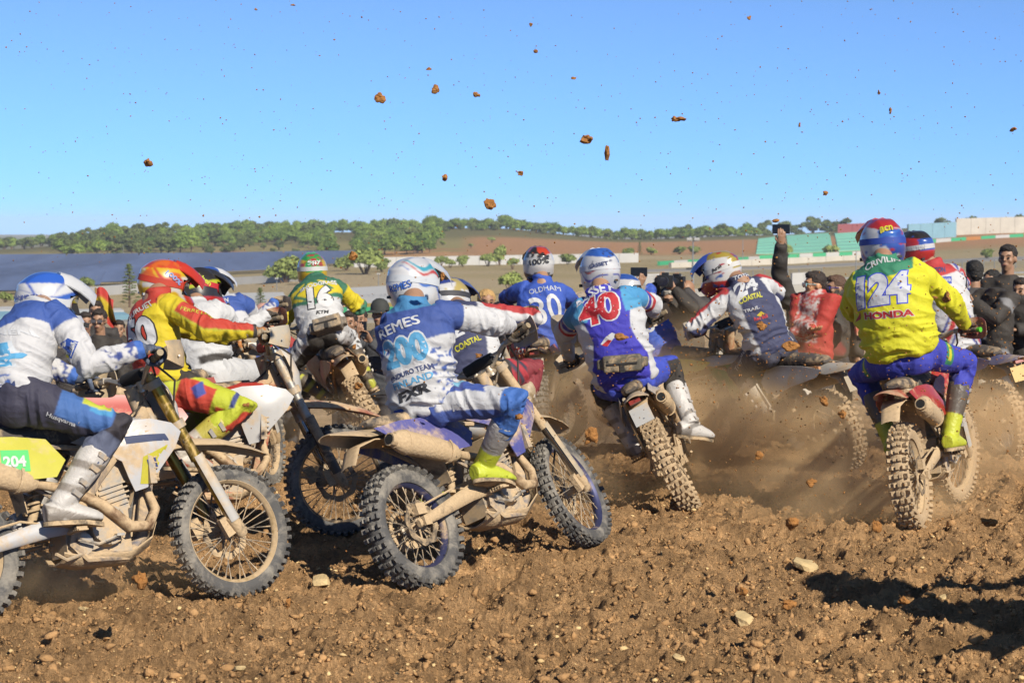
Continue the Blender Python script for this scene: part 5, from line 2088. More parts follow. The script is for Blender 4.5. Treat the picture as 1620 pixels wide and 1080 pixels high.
# ---- jerseys
def finland(seed, yoke='#1f55b0'):
    def f(c):
        n = len(c['s']); col = fill(n, '#e9eaee')
        t = c['part'] == 0
        edge = .60 + .10 * np.clip(c['lat'] / .15, -1, 1) * (1 if seed == 1 else .6)
        setc(col, t & (c['s'] > edge), yoke)
        setc(col, t & (c['s'] > .93), '#dfe3ea')
        sp_ = (fbm(c['V'], 26, 3, seed) > .18) & (c['lat'] > .09) & (c['s'] < .42) & (c['s'] > .1)
        setc(col, t & (c['s'] < .12) & (fbm(c['V'], 16, 2, 4) > .05), '#2f66c8')
        a = ~t
        setc(col, a & (c['t'] < .13), yoke)
        setc(col, a & (c['t'] > .55) & (fbm(c['V'], 42, 3, seed + 1) > .32 - .9 * (c['t'] - .72)), '#26489a')
        setc(col, a & (c['t'] > .93), '#2a6ad0')
        return col
    return f

def j_remes(c):
    n = len(c['s']); col = fill(n, '#eceef2')
    t = c['part'] == 0
    setc(col, t & (c['s'] > .56 + .06 * c['lat'] / .15), '#2450a4')
    setc(col, t & (c['s'] > .94), '#3a8fd0')
    sp_ = (fbm(c['V'], 46, 3, 2) > .25) & (c['lat'] > .125) & (c['s'] < .52)
    setc(col, t & sp_, '#2f5ab0')
    a = ~t
    setc(col, a & (c['t'] < .12), '#2450a4')
    setc(col, a & (c['t'] > .9) & (c['Z'] < 0), '#cfd3dc')
    return col

def j_spain(c):
    n = len(c['s']); col = fill(n, '#fbd800')
    t = c['part'] == 0
    setc(col, t & (c['bk'] > -.02) & (np.abs(c['lat']) < .125 + .03 * np.sin(c['s'] * 5)) & (c['s'] > .12), '#d2301c')
    setc(col, t & (c['s'] > .9), '#c92a1a')
    a = ~t
    setc(col, a & (c['Z'] > .15) & (c['t'] > .12), '#d2311e')
    setc(col, a & (c['Z'] > .02) & (c['Z'] <= .15) & (c['t'] > .1), '#c9d430')
    setc(col, a & (c['t'] > .96), '#22242c')
    return col

def j_white(c):
    n = len(c['s']); col = fill(n, '#eef0f2')
    t = c['part'] == 0
    setc(col, t & (c['s'] > .58) & (c['s'] < .62), '#55585c')
    setc(col, t & (np.abs(c['s'] - .16) < .05) & (c['lat'] > .02), '#2a2c30')
    return col

def j_aussie(c):
    n = len(c['s']); col = fill(n, '#eceef0')
    t = c['part'] == 0
    y = c['s']; la = np.abs(c['lat'])
    vee = .36 + .9 * la
    setc(col, t & (y > vee), '#fbdc00')
    setc(col, t & (np.abs(y - vee) < .035), '#13775a')
    setc(col, t & (la / .17 + np.abs(y - .62) / .26 < 1) & (la > .0), '#13775a')
    setc(col, t & (la / .13 + np.abs(y - .62) / .18 < 1), '#fbdc00')
    setc(col, t & (y > .80 - .5 * np.maximum(0, la - .08)), '#0f6f55')
    a = ~t
    setc(col, a & (c['t'] < .5), '#fbdc00')
    setc(col, a & (c['t'] < .12), '#0f6f55')
    setc(col, a & (np.abs(c['t'] - .5) < .025), '#13775a')
    return col

def j_usa(c):
    n = len(c['s']); col = fill(n, '#eceef2')
    t = c['part'] == 0
    setc(col, t & (np.abs(c['lat']) < .135 - .01 * np.cos(c['s'] * 6)) & (c['bk'] > -.03), '#2b3a66')
    setc(col, t & (c['s'] > .93), '#2b3a66')
    a = ~t
    setc(col, a & (c['Z'] > .55), '#c42430')
    setc(col, a & (c['Z'] < -.35) & (c['t'] > .25), '#2c3c72')
    setc(col, a & (c['t'] > .72) & (c['Z'] > -.2), '#b81f30')
    return col

def j_blue30(c):
    n = len(c['s']); col = fill(n, '#1b57cf')
    a = c['part'] > 0
    setc(col, a & (c['t'] > .22) & (fbm(c['V'], 22, 3, 8) > .18), '#12286e')
    setc(col, a & (c['t'] > .55), '#b9a894')
    setc(col, (c['part'] == 0) & (c['s'] < .08), '#1a48b0')
    return col

def j_france(c):
    n = len(c['s']); col = fill(n, '#2226c4')
    t = c['part'] == 0
    la = np.abs(c['lat'])
    setc(col, t & (la > .15 + .02 * np.sin(c['s'] * 9)) & (c['s'] < .8), '#e8ebf2')
    setc(col, t & (la > .125) & (c['s'] >= .72), '#47a8ea')
    a = ~t
    col[a] = lin('#eceef4')
    setc(col, a & (c['t'] < .2), '#3f9fe6')
    setc(col, a & (np.abs(c['t'] - .25) < .03), '#2a2fae')
    setc(col, a & (np.abs(c['t'] - .34) < .03), '#c8202c')
    setc(col, a & (c['t'] > .93), '#d8dae2')
    return col

def j_brazil(c):
    n = len(c['s']); col = fill(n, '#fbf400')
    t = c['part'] == 0
    setc(col, (c['s'] > .84 + .35 * np.maximum(0, np.abs(c['lat']) - .06)) & (c['s'] > .8) & (np.abs(c['lat']) < .17), '#128a66')
    return col

def j_britain(c):
    n = len(c['s']); col = fill(n, '#edeef2')
    t = c['part'] == 0
    u = c['lat'] / .17; v = (c['s'] - .45) / .5
    d1 = np.abs(u - v); d2 = np.abs(u + v)
    low = c['s'] < .5
    setc(col, t & low & ((d1 < .34) | (d2 < .34)), '#2c3f9c')
    setc(col, t & low & ((d1 < .22) | (d2 < .22)), '#edeef2')
    setc(col, t & low & ((d1 < .13) | (d2 < .13)), '#cc2430')
    a = ~t
    ph = np.arctan2(c['Z'], c['lr'])
    st = np.sin(ph * 3 + c['t'] * 14)
    setc(col, a & (st > .2), '#cc2430')
    setc(col, a & (st < -.65), '#2c3f9c')
    setc(col, a & (c['t'] > .9), '#202a5c')
    setc(col, t & (c['s'] > .88), '#cc2430')
    return col

# ---- trousers
def p_plain(h1, h2=None, side=None, knee=None, cut=.15):
    def f(c):
        col = fill(len(c['t']), h1)
        if h2: setc(col, (c['out'] < -cut), h2)
        if side: setc(col, (c['out'] > .72) & (c['t'] > .1) & (c['t'] < .95), side)
        if knee: setc(col, (c['t'] > .9), knee)
        return col
    return f

def p_husq(c):
    col = fill(len(c['t']), '#20294a')
    w = c['out'] + .5 * (c['t'] - .6)
    setc(col, (w > .5) & (c['t'] > .35), '#2f6ab8')
    setc(col, (c['t'] > .7) & (c['Z'] > .5) & (c['t'] < .95), '#3b9be0')
    setc(col, (c['t'] > .6) & (c['t'] < .92) & (c['Z'] > .72), '#d6e03a')
    setc(col, c['t'] > .98, '#1c2036')
    setc(col, (c['t'] > 1.1), '#5a6684')
    return col

def p_remes(c):
    col = fill(len(c['t']), '#e8ebf2')
    setc(col, (c['t'] < .06) | (c['s'] > .03) & (c['bk'] > 0), '#2a55b4')
    q = c['t'] * 3 + c['Z'] * .8
    setc(col, (c['out'] > .1) & (q > 1.35) & (q < 1.75), '#27408e')
    setc(col, (c['out'] > .1) & (q > 2.0) & (q < 2.6), '#2a55b4')
    setc(col, (c['Z'] < -.35) & (c['t'] < .9), '#2c52a8')
    setc(col, c['t'] > .9, '#2e6fd0')
    setc(col, (c['t'] > .02) & (c['t'] < .3) & (c['Z'] > .8), '#7cc4ec')
    return col

def p_spain(c):
    col = fill(len(c['t']), '#cfdc2a')
    setc(col, (c['t'] > .12) & (c['t'] < .62) & (c['out'] > -.1) & (c['Z'] < .75), '#d2331e')
    q = np.abs(c['t'] - .4) + np.abs(c['Z'] - .35) * .22
    setc(col, (q < .11) & (c['out'] > 0), '#2a48a8')
    setc(col, (c['t'] > .68) & (c['Z'] < -.2), '#d2331e')
    setc(col, (c['t'] > .86) & (c['t'] < .93), '#27418e')
    setc(col, (c['s'] > .02), '#1d1e22')
    return col

def p_aussie(c):
    col = fill(len(c['t']), '#1d1e22')
    setc(col, (c['out'] > .25) | (c['s'] > .02), '#e6e8ea')
    setc(col, (c['out'] > .5) & (fbm(c['V'], 30, 2, 4) > .25) & (c['t'] > .3), '#26282c')
    return col

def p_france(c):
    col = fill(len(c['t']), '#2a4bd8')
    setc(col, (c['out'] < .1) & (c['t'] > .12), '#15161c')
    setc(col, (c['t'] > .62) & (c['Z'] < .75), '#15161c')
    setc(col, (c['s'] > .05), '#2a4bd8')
    return col

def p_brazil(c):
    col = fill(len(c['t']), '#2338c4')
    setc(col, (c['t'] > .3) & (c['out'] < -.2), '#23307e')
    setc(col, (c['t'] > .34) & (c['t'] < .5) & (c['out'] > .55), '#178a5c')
    setc(col, (c['t'] > .39) & (c['t'] < .45) & (c['out'] > .75), '#e6e200')
    return col

def p_usa(c):
    col = fill(len(c['t']), '#303750')
    return col

def p_maroon(c):
    col = fill(len(c['t']), '#8e2038')
    st = np.sin(c['t'] * 24 + c['Z'] * 5)
    setc(col, (c['t'] > .3) & (c['t'] < .7) & (st > .1) & (c['out'] > 0), '#c22840')
    setc(col, (c['t'] > .3) & (c['t'] < .66) & (st < -.45) & (c['out'] > 0), '#2a3050')
    setc(col, c['t'] < .3, '#17181c')
    return col

# ---- boots: t along the shaft, h height over the ankle, f forward
def boot(main, second=None, foot=None, shin=None):
    def fn(t, h, f, o, V):
        col = fill(len(t), main)
        if second: setc(col, (np.sin(t * 18 + f * 20) > .55) & (o > 0), second)
        if shin: setc(col, (t < .52), shin)
        if foot: setc(col, (t > .62) | (h < -.01), foot)
        setc(col, h < -.085, '#2a2824')
        return col
    return fn

# ---- helmets
def h_stripe(basec, top=None, back=None, side=None, low=None, seed=0, patches=(), bands=()):
    def f(AZ, EL, P):
        col = fill(len(AZ), basec)
        x, y, z = P[:, 0], P[:, 1], P[:, 2]
        if side: setc(col, (np.abs(z - .02 - .35 * y) < .016) & (np.abs(x) > .05), side)
        if top: setc(col, z > .085 + .15 * np.abs(x) + .12 * y, top)
        if back: setc(col, (y < -.06) & (np.abs(x) < .075) & (z > -.02) & (z < .075), back)
        if low: setc(col, z < -.075 + .2 * y, low)
        for (ay, z0, w, h) in bands:
            q = z - z0 - ay * y - .03 * np.sin(y * 30)
            setc(col, (np.abs(q) < w * (1 + 4 * y)) & (np.abs(x) > .02), h)
        for (h, sc, th, zz) in patches:
            setc(col, (fbm(P, sc, 3, seed) > th) & (z > zz), h)
        return col
    return f

RID = {}
def build_riders():
    K = {}
    SW_WHITE = mat('white_swingarm_guard', '#d9dbdf', .5, dirt=.45, dscale=8)
    # ---------------- A : left edge, white and blue, number plate 204
    K['A'] = make_bike((-2.536, 9.061, 38.7, 14.0, -1.0, 3), dict(shroud='#d9dce2', panel='#e8e24a', tank='#d8dade', rf='#dfe0e2', ff='#c6b79c', rim='#c8a66c', rimdirt=.75, fork=GOLD, slider=GOLD, fguard='#d5d3cd', dirt=.42, swing=SW_WHITE, frame='#3a4152', guard='#b9a88a', fplate='#e4e4e4'),
                       'white and yellow motorcycle with gold forks at the left edge of the photo')
    RID['A'] = rider(K['A'], dict(label='rider in blue and white jersey with white and blue helmet at the left edge', pelvis=(22, 640), neck=(58, 492), head=(76, 477), face=(.86, .45, -.16), hup=(.1, 0, 1), eR=(118, 588), kR=(212, 700), twist=8,
        jersey=finland(1), pants=p_husq, boot=boot('#e6e4e0', '#8a8682'), glove=('#4a6488', '#38506e'), helm=h_stripe('#eef0f4', top='#1f62d8', side='#2d62cc', seed=3, bands=((-.55, -.02, .02, '#2458c8'), (.35, .06, .006, '#8a94c4'))), hopt=dict(visor='#e8eaee', strap='#e6e9ee', rim='#1a1a1c'), vox=.006, seed=1, seat=.30))
    # ---------------- B : red and yellow 50
    K['B'] = make_bike((-2.434, 11.513, 20, 7, -1.0, 0), dict(shroud='#e6e6e6', panel='#c42a20', tank='#c42a20', rf='#e8e8e8', ff='#7a1e20', rim='#2a2a2c', fork=STEEL, fguard='#1c1c1e', dirt=.3, pad='#8a2a20', guard='#d8cdb8', frame='#8a2018'),
                       'white and red motorcycle with black fork guards under the red and yellow rider')
    RID['B'] = rider(K['B'], dict(label='rider in red and yellow number 50 jersey with orange and white helmet', pelvis=(262, 612), neck=(246, 472), head=(261, 449), face=(.9, .42, -.22), hup=(.1, 0, 1), eR=(342, 528), kR=(432, 640), twist=14,
        jersey=j_spain, pants=p_spain, boot=boot('#d8cfc0', '#b8412c', shin='#d0c23a'), glove=('#d8803a', '#b8a488'), helm=h_stripe('#f0b81c', top='#e2451c', side='#e9e2d4', low='#e8e6e2', seed=5, patches=(('#e8641c', 14, .2, .0),), bands=((-.5, .03, .02, '#d8301c'), (-.4, -.03, .012, '#f4ece0'))), hopt=dict(visor='#d8341c', strap='#d23a1c', rim='#24262c', trim='#e0e0dc'), vox=.0064, seed=2))
    # ---------------- C : white jersey behind B
    K['C'] = make_bike(seat_pose(318, 600, 13.1, 80, 8), dict(shroud='#b8241c', panel='#b8241c', ff='#b82a24', guard='#b82820', dirt=.35), 'red motorcycle half hidden behind the red and yellow rider')
    RID['C'] = rider(K['C'], dict(label='rider in plain white jersey with black helmet behind the number 50 rider', pelvis=(333, 600), neck=(308, 486), head=(316, 458), face=(.85, .5, -.2), twist=-8, eR=(372, 530),
        jersey=j_white, pants=p_plain('#e0e2e4', '#222226'), boot=boot('#d0ccc4'), helm=h_stripe('#17181a', side='#c8d020', low='#c81e24', seed=7, patches=(('#c0202a', 9, .35, -.1),)), hopt=dict(visor='#1a1a1c', strap='#c8202a'), vox=.009, seed=3))
    # ---------------- D : another blue and white one
    K['D'] = make_bike(seat_pose(352, 575, 15.4, 84, 8), dict(shroud='#274a94', panel='#dcdfe4', dirt=.4), 'blue motorcycle mostly hidden behind the riders on the left')
    RID['D'] = rider(K['D'], dict(label='rider in blue and white jersey mostly hidden behind the black helmet', pelvis=(376, 572), neck=(348, 474), head=(330, 452), face=(.8, .6, -.2), twist=-8, eR=(402, 520),
        jersey=finland(2), pants=p_plain('#2b4a90', '#e0e2e8'), boot=boot('#d0ccc4'), helm=h_stripe('#e8eaee', top='#2456b4'), vox=.009, seed=4))
    # ---------------- E : green and yellow 16
    K['E'] = make_bike((-1.083, 16.591, 103, 25, -1.2, 3), dict(shroud='#d05a14', panel='#c8642c', tank='#2a2a2a', rf='#c0602c', dirt=.55, rim='#2a2a2c', frame='#b05a24', guard='#a8502a', tyre=RUBBER2),
                       'muddy orange motorcycle seen from behind under the green and yellow rider', plate=False)
    RID['E'] = rider(K['E'], dict(label='rider in green yellow and white number 16 jersey seen from behind', pelvis=(512, 528), neck=(498, 446), head=(494, 427), face=(-.22, 1, -.02), eL=(452, 508), eR=(566, 484), kL=(455, 585), kR=(568, 565), fat=1.1, twist=-10, shz_=0,
        jersey=j_aussie, pants=p_aussie, boot=boot('#2a2a2a', '#c8d020'), glove=('#e0e0dc', '#2a2a2c'), helm=h_stripe('#e8b81c', top='#2ca04c', back='#3cbc54', low='#e8e8e4', seed=2, patches=(('#b8323c', 22, .3, .03),)), hopt=dict(visor='#1c8a4a', strap='#e6e8e2', rim='#e2e2de'), vox=.009, seed=5))
    # ---------------- F : white and blue 200
    K['F'] = make_bike((-0.405, 10.185, 53.1, 24, 1.0, 12), dict(shroud='#27347c', panel='#3a4080', tank='#d8dade', rf='#b09c7c', ff='#b5a080', rim='#23305c', rimdirt=.35, dirt=.45, guard='#8c86b8', fork=MUDDY, fguard='#c0b298', frame='#6a6a70', can=MUDDY),
                       'dust covered blue motorcycle leaning left in the centre foreground', plate=False)
    RID['F'] = rider(K['F'], dict(label='rider in blue and white number 200 jersey in the centre foreground', pelvis=(676, 638), neck=(654, 484), head=(655, 450), face=(.72, .68, -.16), hup=(-.12, 0, 1), eR=(765, 512), eL=(612, 575), kR=(826, 655), twist=14, shf=.03, fat=1.12,
        jersey=j_remes, pants=p_remes, boot=boot('#b9bcc0', '#5c6066', foot='#d8f000', shin='#b9bcc0'), glove=('#242428', '#2e2e32'), helm=h_stripe('#eef0f3', top='#d8dce4', seed=4, bands=((-.5, -.01, .010, '#2a6ad0'), (-.35, .085, .014, '#3aa6c4'), (-.35, .055, .009, '#cc3a34'))), hopt=dict(visor='#e0e4ea', strap='#dfe6ee', rim='#1c1c1e'), vox=.006, seed=6, toeR=-.22, seat=.28))
    # ---------------- G : navy jersey behind F
    K['G'] = make_bike(seat_pose(738, 600, 13.0, 78, 16), dict(shroud='#e0e2e4', panel='#d8dadc', dirt=.5, ff='#b8a484'), 'dusty white motorcycle mostly hidden behind the number 200 rider')
    RID['G'] = rider(K['G'], dict(label='rider in navy jersey with red and white sleeves behind the number 200 rider', pelvis=(752, 600), neck=(728, 490), head=(712, 474), face=(.7, .7, -.15), eR=(815, 505), kR=(850, 600), twist=6, fat=1.1,
        jersey=j_usa, pants=p_maroon, boot=boot('#b8a488', '#8a7658'), helm=h_stripe('#e8e8ea', top='#27408e', low='#c8242c', seed=9, patches=(('#c8b064', 12, .2, -.1),)), hopt=dict(visor='#2a3a6c', strap='#2a2a30'), vox=.0085, seed=7))
    # ---------------- H : blue 30
    K['H'] = make_bike(seat_pose(856, 585, 16.8, 84, 6), dict(shroud='#c83020', panel='#c83020', dirt=.5), 'red motorcycle hidden in dust under the blue number 30 rider')
    RID['H'] = rider(K['H'], dict(label='rider in blue number 30 jersey and red trousers seen from behind', pelvis=(855, 552), neck=(858, 446), head=(852, 417), face=(-.25, 1, -.05), eL=(815, 476), eR=(902, 478), twist=0,
        jersey=j_blue30, pants=p_plain('#d03a24'), boot=boot('#c8b8a0'), glove=('#b08a68', '#8a6a50'), helm=h_stripe('#e9e6e2', top='#d83c1c', seed=6, low='#1c1c1e', patches=(('#1c1c20', 16, .18, .02),)), hopt=dict(visor='#1c1c1e', strap='#e8e8e4', rim='#e0531c'), vox=.009, seed=8))
    # ---------------- I : royal blue 40
    K['I'] = make_bike((1.188, 12.980, 86, 27, 0.5, 2), dict(shroud='#dcdcdc', panel='#cfc9bd', rf='#d8d2c6', ff='#d8d2c6', dirt=.45, rim='#2a2a2c', tyre=RUBBER2, plate='#d8d8d4', frame='#8a8478'),
                       'white motorcycle leaning left with dusty rear wheel under the number 40 rider')
    RID['I'] = rider(K['I'], dict(label='rider in royal blue number 40 jersey with white and blue helmet', pelvis=(992, 598), neck=(951, 462), head=(949, 427), face=(-.38, .9, -.12), hup=(-.05, 0, 1), seat=.22, eR=(1054, 496), eL=(886, 520), kR=(1062, 592), kL=(950, 610), fat=1.2, hem=.0, twist=-2, ankR=(1092, 668, -.15), fdirR=(.85, .45, -.12),
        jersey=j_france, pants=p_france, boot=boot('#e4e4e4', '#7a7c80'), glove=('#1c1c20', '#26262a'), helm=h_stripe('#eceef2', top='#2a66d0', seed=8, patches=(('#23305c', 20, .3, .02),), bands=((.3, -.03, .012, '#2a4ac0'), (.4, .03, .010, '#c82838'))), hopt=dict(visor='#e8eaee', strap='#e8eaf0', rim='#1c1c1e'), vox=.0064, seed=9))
    # ---------------- J : behind 40
    K['J'] = make_bike(seat_pose(1040, 572, 15.8, 145, 14), dict(shroud='#e8e6d8', panel='#e6dc3c', rf='#e0e0dc', dirt=.4, plate='#d8d8d8'), 'white and yellow motorcycle behind the number 40 rider')
    RID['J'] = rider(K['J'], dict(label='rider in blue jersey crouched behind the number 40 rider', pelvis=(1048, 568), neck=(1003, 480), head=(985, 462), face=(-.8, .55, -.2), twist=10,
        jersey=j_blue30, pants=p_plain('#2b4aa8'), boot=boot('#c8b8a0'), helm=h_stripe('#e4e6ea', top='#2456b4'), vox=.009, seed=10))
    # ---------------- K : navy 24
    K['K'] = make_bike((2.458, 14.855, 121, 14, -0.9, 4), dict(shroud='#2a7a4a', panel='#dadcda', tank='#2a2a2c', rf='#d8d4ca', ff='#2a3a8a', dirt=.4, plate='#b8a88c', frame='#c85a1c', tyre=RUBBER2), 'white and green motorcycle in the dust under the number 24 rider')
    RID['K'] = rider(K['K'], dict(label='rider in navy number 24 jersey with white and gold helmet standing over the dust', pelvis=(1218, 550), neck=(1172, 446), head=(1140, 428), face=(-.82, .5, -.32), eL=(1122, 500), eR=(1246, 472), kL=(1172, 592), kR=(1262, 590), twist=-10,
        jersey=j_usa, pants=p_usa, boot=boot('#d8d0c0', '#a89878'), glove=('#3a2c28', '#7a2024'), helm=h_stripe('#eceae6', top='#b49a3c', back='#b8a040', low='#c22a30', seed=3, patches=(('#b8243a', 14, .3, -.2), ('#2a5aa8', 11, .42, -.2))), hopt=dict(visor='#27408e', strap='#e6e4de', rim='#c02a2c'), vox=.0082, seed=11))
    # ---------------- L : yellow 124
    K['L'] = make_bike((2.486, 12.116, 67.5, 9, -0.5, -12), dict(shroud='#c8281e', panel='#c62820', rf='#c8281e', ff='#c8281e', tank='#c8281e', rim='#a8946c', rimdirt=.8, dirt=.38, tyre=RUBBER2, plate='#b8a890', barend='#5cd82a', guard='#a01c1c', frame='#8a8a8c'),
                       'red motorcycle seen from behind with muddy rear tyre under the yellow rider', plate=False)
    RID['L'] = rider(K['L'], dict(label='rider in bright yellow number 124 jersey and blue trousers', pelvis=(1430, 560), neck=(1398, 416), head=(1396, 385), face=(-.2, 1, -.06), hup=(-.05, 0, 1), eL=(1312, 490), eR=(1512, 488), kR=(1524, 612), kL=(1372, 610), seat=.2, hem=.06, twist=2, k=1.08, fat=1.2,
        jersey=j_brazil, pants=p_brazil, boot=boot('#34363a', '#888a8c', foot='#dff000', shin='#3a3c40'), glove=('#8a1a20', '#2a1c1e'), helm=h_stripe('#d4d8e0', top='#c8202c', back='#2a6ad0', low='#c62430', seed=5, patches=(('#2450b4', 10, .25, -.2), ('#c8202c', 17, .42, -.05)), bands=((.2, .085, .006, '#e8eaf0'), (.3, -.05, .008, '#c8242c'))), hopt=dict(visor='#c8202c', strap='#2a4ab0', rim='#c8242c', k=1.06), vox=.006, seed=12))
    # ---------------- M : union flag jersey at the right
    K['M'] = make_bike((3.93, 15.70, 110, 12, -0.2, 0), dict(shroud='#2a3a9c', panel='#8c90c8', rf='#6a74b0', dirt=.35, plate='#e0a820', frame='#2c2c30', tyre=RUBBER2), 'blue motorcycle with yellow licence plate at the right edge')
    RID['M'] = rider(K['M'], dict(label='rider in red white and blue flag patterned jersey at the right', pelvis=(1512, 548), neck=(1478, 424), head=(1450, 394), face=(-.45, .88, -.1), eR=(1560, 462), twist=-6, bulge=.07,
        jersey=j_britain, pants=p_plain('#2c3a78', '#e0e2e8'), boot=boot('#c8c0b0'), glove=('#20264c', '#c8242c'), helm=h_stripe('#c8242e', top='#1a1a1e', low='#e8e8ec', seed=7, back='#2858b8', patches=(('#2850a8', 9, .3, -.2),)), hopt=dict(visor='#1c1c1e', strap='#d8d8dc', rim='#e4e4e6'), vox=.009, seed=13))
    return K
BIK = build_riders()
# ------------------------------------------------------------------ lettering on jerseys, helmets and motorcycles
def lettering():
    T = rtext
    r = RID['F']
    for dx in (0, 1.3):
        T(r, 'j', 'REMES', (599 + dx, 537), (661 + dx, 510), 16, '#eef1f6', off=.003 + dx * .0002)
    T(r, 'j', '200', (611, 588), (679, 566), 46, '#5fb2f0', bold=.05, outline='#e4edf6', outw=.05)
    T(r, 'j', 'ENDURO TEAM', (616, 603), (684, 580), 8, '#26325a', bold=.02)
    T(r, 'j', 'FINLAND', (622, 618), (684, 597), 11, '#5fb2f0', bold=.02)
    T(r, 'j', 'FXR', (630, 638), (682, 618), 15, '#22242a', bold=.05, shear=.2)
    for dx in (0, .8):
        T(r, 'h', 'REMES', (618 + dx, 463), (648 + dx, 454), 11, '#2a62c8', off=.0065 + dx * .0002)
    T(r, 'p', 'G', (792, 735), (800, 734), 9, '#26282c') if False else None
    T(r, 'p', 'FXR', (716, 652), (746, 640), 12, '#eef1f6', bold=.03, shear=.2)
    r = RID['L']
    T(r, 'j', '124', (1353, 487), (1441, 476), 50, '#e6eaf4', bold=.06, shear=.12, outline='#2a3aa8', outw=.03)
    T(r, 'j', 'HONDA', (1366, 506), (1444, 500), 11, '#c8242c', bold=.04, outline='#f0f0ee', outw=.05)
    rpatch(r, 'j', [(1350, 510), (1364, 493), (1363, 505)], '#c8242c')
    T(r, 'j', 'CRIVILIN', (1368, 423), (1424, 410), 9, '#e8f0ec', bold=.03)
    T(r, 'p', 'a', (1398, 566), (1438, 560), 22, '#e4e8f4', bold=.05, shear=.2)
    T(r, 'h', 'acn', (1393, 368), (1413, 364), 8, '#e0d030', bold=.03)
    r = RID['I']
    T(r, 'j', 'BASSET', (910, 480), (972, 454), 12, '#e6e8f4', bold=.03, shear=.15)
    T(r, 'j', '40', (920, 520), (984, 498), 46, '#d0202e', bold=.035, shear=.12, outline='#f0f0f4', outw=.035)
    rpatch(r, 'j', [(950, 545), (958, 533), (968, 526), (978, 530), (970, 536), (962, 547)], '#eceef4')
    rpatch(r, 'j', [(952, 546), (962, 537), (968, 538), (961, 548)], '#d0202e', off=.003)
    T(r, 'h', 'BASSET', (933, 425), (962, 418), 6, '#24305c', bold=.02)
    r = RID['K']
    T(r, 'j', 'TOTH', (1162, 443), (1187, 436), 6, '#eef0f6', bold=.02)
    T(r, 'j', '24', (1166, 466), (1202, 454), 20, '#f0f2f6', bold=.05)
    T(r, 'j', 'COASTAL', (1171, 480), (1207, 469), 9, '#d6d040', bold=.04)
    T(r, 'j', 'TRAIL', (1177, 495), (1202, 488), 5, '#e4e6ee', bold=.03)
    rpatch(r, 'j', [(1197, 499), (1204, 492), (1210, 496), (1204, 501)], '#e0c020')
    T(r, 'j', 'Red Bull', (1194, 508), (1215, 502), 6, '#d8404c', bold=.03)
    T(r, 'p', 'TroyLee', (1163, 590), (1188, 556), 9, '#e4e6ee', bold=.0, shear=.2)
    T(r, 'h', 'Arai', (1128, 432), (1142, 422), 6, '#1c1c20', bold=.02)
    r = RID['H']
    T(r, 'j', 'OLDHAM', (838, 466), (884, 454), 8, '#e4e8f0')
    T(r, 'j', '30', (851, 515), (893, 504), 44, '#f0f2f6', bold=.012)
    T(r, 'p', 'CIRCUIT', (806, 562), (842, 558), 8, '#e8e0da', bold=.02)
    T(r, 'h', '100%', (838, 420), (868, 416), 9, '#1c1c20', bold=.03)
    r = RID['E']
    T(r, 'j', 'SNODGRASS', (475, 459), (533, 446), 7, '#f0f2f0', bold=.03)
    T(r, 'j', '16', (488, 489), (528, 485), 36, '#f4f4f4', bold=.06, outline='#1a1c1e', outw=.04)
    T(r, 'j', 'KTM', (500, 497), (521, 495), 6, '#1c1e20', bold=.05, shear=.2)
    T(r, 'h', 'Spy', (488, 420), (508, 417), 8, '#eef6ee', bold=.02)
    r = RID['B']
    T(r, 'j', '50', (203, 560), (244, 549), 52, '#eceef4', bold=.05, outline='#1e1a18', outw=.03)
    T(r, 'j', 'BURUET', (202, 506), (243, 482), 9, '#f0e8dc', bold=.03)
    T(r, 'j', 'FERRE LEFFE', (286, 487), (342, 506), 6, '#e2d440', bold=.01)
    T(r, 'h', '100%', (262, 432), (284, 452), 7, '#8fa4e0', bold=.03)
    r = RID['A']
    T(r, 'j', 'HÄNNINEN', (-60, 549), (36, 524), 11, '#eef1f6', bold=.03)
    T(r, 'j', '204', (-70, 604), (23, 578), 38, '#5fb2f0', bold=.05, outline='#e4edf6', outw=.04)
    T(r, 'j', 'ENDURO TEAM', (-62, 634), (25, 610), 8, '#26325a', bold=.02)
    T(r, 'j', 'FINLAND', (-62, 652), (25, 628), 11, '#5fb2f0', bold=.02)
    T(r, 'h', 'HÄNNINEN', (22, 476), (58, 471), 9, '#12307c', bold=.01)
    rpatch(r, 'j', [(92, 548), (106, 536), (124, 541), (116, 563), (101, 559)], '#2450b0')
    rpatch(r, 'j', [(92, 548), (101, 559), (116, 563), (108, 565), (96, 558)], '#e8d020', off=.003)
    T(r, 'j', 'MICHELIN', (109, 562), (121, 543), 6, '#eef1f6', bold=.02, off=.004)
    T(r, 'p', 'Husqvarna', (72, 660), (118, 676), 9, '#e8ecf4', bold=.02)
    r = RID['D']
    T(r, 'j', 'NIEMINEN', (322, 484), (362, 480), 8, '#eef1f6', bold=.03)
    r = RID['C']
    T(r, 'j', 'ELZ', (302, 533), (325, 527), 8, '#26282c', bold=.04)
    T(r, 'j', 'NY', (312, 600), (326, 592), 12, '#26282c', bold=.05)
    T(r, 'h', 'Ethen', (308, 436), (332, 452), 7, '#d8e030', bold=.03)
    r = RID['M']
    T(r, 'j', 'WALTON', (1462, 434), (1496, 430), 8, '#24305c', bold=.03)
    rpatch(r, 'j', [(1484, 450), (1484, 438), (1506, 436), (1506, 448)], '#2b3f8c')
    T(r, 'j', 'YAMAHA', (1485, 447), (1505, 445), 6, '#eef0f4', bold=.02, off=.004)
    T(r, 'h', 'WALTON', (1436, 398), (1464, 394), 7, '#eef0f4', bold=.03)
    r = RID['J']
    T(r, 'j', '90', (1008, 535), (1038, 522), 19, '#e8ecf4', bold=.04)
    r = RID['G']
    T(r, 'j', '21', (712, 542), (752, 520), 22, '#eef0f6', bold=.05)
